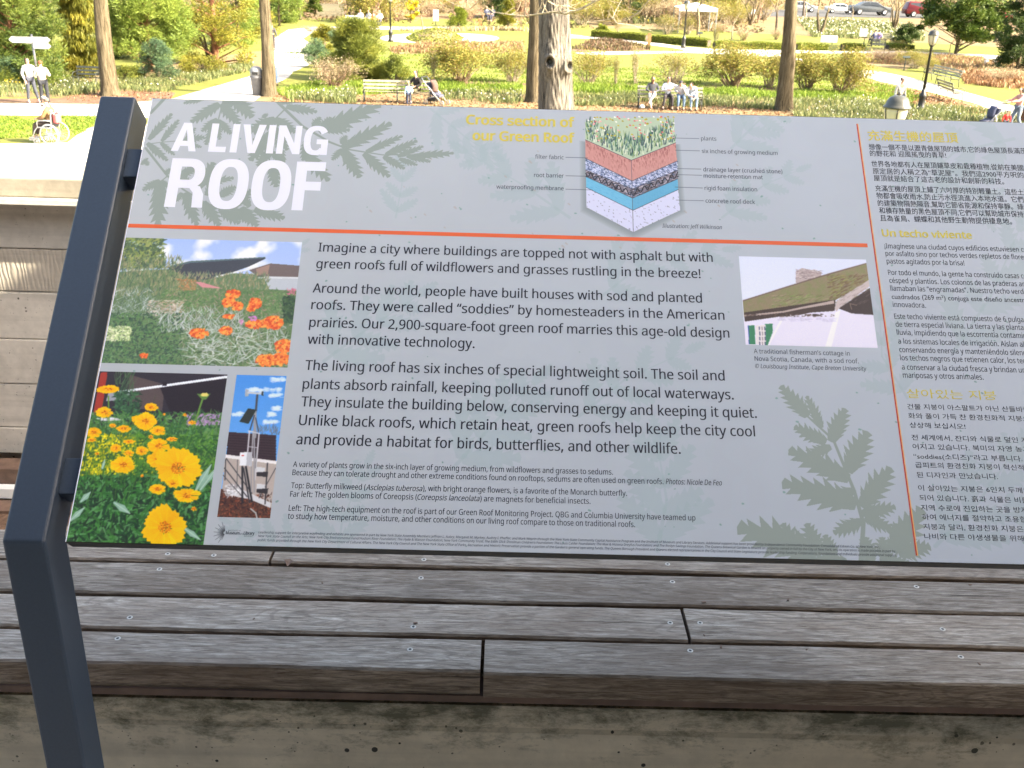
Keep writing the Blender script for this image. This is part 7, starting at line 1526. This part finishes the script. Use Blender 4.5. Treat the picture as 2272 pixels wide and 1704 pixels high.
for sx_ in (-1, 1):
    x = sx_*0.23; fr.tube([(x, 0.22, 0.93), (x, 0.2, 0.85), (x, 0.16, 0.30)], 0.014, 6); fr.tube([(x, 0.34, 0.92), (x, 0.22, 0.94)], 0.018, 6); fr.tube([(x, 0.16, 0.48), (x, -0.26, 0.50), (x, -0.36, 0.40), (x, -0.5, 0.10)], 0.013, 6); fr.tube([(x, 0.16, 0.28), (x, -0.34, 0.18)], 0.012, 6); fr.tube([(x, 0.18, 0.70), (x, -0.2, 0.70), (x, -0.26, 0.64), (x, -0.26, 0.50)], 0.014, 6)
fr.build('frame', M['chrome'], wc, smooth=True)
b = MB(); b.box((0, -0.04, 0.50), (0.44, 0.42, 0.05)); b.build('seat', M['black'], wc, bevel=0.01); b = MB(); b.box((0, 0.185, 0.72), (0.44, 0.03, 0.38)); b.build('backrest', M['black'], wc, bevel=0.01)
for sx_ in (-1, 1): b = MB(); b.box((sx_*0.1, -0.55, 0.10), (0.15, 0.14, 0.015)); b.build('footrest', M['chrome'], wc)
b = MB(); b.box((0, 0.27, 0.75), (0.30, 0.12, 0.26)); o = b.build('bag', cloth((0.55, 0.10, 0.10)), bevel=0.03); o.location = wc.location; o.rotation_euler = wc.rotation_euler; tag(o, 'red and white bag hanging behind the wheelchair', 'bag')
person('person in brown patterned jacket and grey cap sitting in the wheelchair', (p[0], p[1], 0), wz_, sit(pelvis=(0, 0.03, 0.60), chest=(0, 0.05, 1.0), head=(0, -0.03, 1.26), elbowR=(0.25, -0.05, 0.80), wristR=(0.15, -0.28, 0.74), kneeR=(0.11, -0.40, 0.58), kneeL=(-0.11, -0.40, 0.58), ankleR=(0.1, -0.5, 0.19), ankleL=(-0.1, -0.5, 0.19)), (0.22, 0.12, 0.05), (0.05, 0.035, 0.03), (0.12, 0.1, 0.08), 0.0, 1.0, cap=(0.24, 0.24, 0.25), fem=False, shoes=(0.5, 0.48, 0.45))

# strollers
def stroller(label, loc, rz, hood):
    t_ = thing('stroller', label, 'stroller', loc, rz)
    b = MB()
    for sx_ in (-1, 1):
        x = sx_*0.22; b.tube([(x, 0.52, 1.02), (x, 0.38, 0.86), (x, -0.42, 0.10)], 0.016, 6); b.tube([(x, 0.30, 0.10), (x, 0.06, 0.62), (x, 0.0, 0.5)], 0.015, 6); b.tube([(x, -0.1, 0.36), (x, 0.26, 0.2)], 0.012, 6)
    b.build('frame', M['chrome'], t_, smooth=True)
    b = MB(); b.tube([(-0.24, 0.52, 1.02), (0.24, 0.52, 1.02)], 0.022, 8); b.build('handle', M['black'], t_)
    b = MB(); b.prism([(-0.30, 0.30), (-0.12, 0.32), (0.06, 0.36), (0.34, 0.80), (0.26, 0.86), (0.0, 0.46), (-0.30, 0.38)], -0.19, 0.19, 'x'); b.build('seat', cloth((0.06, 0.065, 0.10)), t_, bevel=0.02)
    V = []; F = []
    for i in range(9):
        a = R(20+100*i/8)
        for k in range(7): c = -0.2+0.4*k/6; V.append((c, 0.20-0.30*math.sin(a)*math.sqrt(max(0.15, 1-(c/0.24)**2)), 0.62+0.32*math.cos(a)+0.02))
    F = [(i*7+k, i*7+k+1, (i+1)*7+k+1, (i+1)*7+k) for i in range(8) for k in range(6)]; hm = MB(); hm.add(V, F); hb_ = hm.build('hood', hood, t_, smooth=True); md = hb_.modifiers.new('th', 'SOLIDIFY'); md.thickness = 0.012
    for sx_, y in ((-1, -0.44), (1, -0.44), (-1, 0.30), (1, 0.30)):
        b = MB(); b.tube([(0, 0.085*math.cos(a), 0.085*math.sin(a)) for a in np.linspace(0, 2*PI, 17)[:-1]], 0.018, 6, closed=True); b.lathe([(0.03, -0.01), (0.03, 0.01)], 8); b.build('wheel', M['tyre_grey'], t_, loc=(sx_*0.24, y, 0.10), smooth=True)
    b = MB(); b.box((0, 0.10, 0.20), (0.34, 0.36, 0.14)); b.build('basket', M['black'], t_, bevel=0.02); return t_
stroller('folded back stroller with brown seat parked at the end of the left bench', G(966, 232), R(62), cloth((0.10, 0.06, 0.05))).scale = (1.05,)*3
stroller('dark blue stroller pushed by the woman in pink', G(2190, 290), R(-75), cloth((0.05, 0.06, 0.11)))
# dry brown leaf caught between two planks
p = G(640, 1256, ZBN); b = MB(); b.add([(0, -0.012, 0), (0.008, 0, 0.005), (0, 0.014, 0.001), (-0.009, 0.002, 0.006), (0.002, 0.001, 0.002)], [(0, 1, 4), (1, 2, 4), (2, 3, 4), (3, 0, 4)]); o = b.build('dead_leaf', M['timber_red'], loc=(p[0], p[1]+0.004, ZBN+0.004)); tag(o, 'tiny curled brown leaf stuck in the gap between two planks', 'leaf')
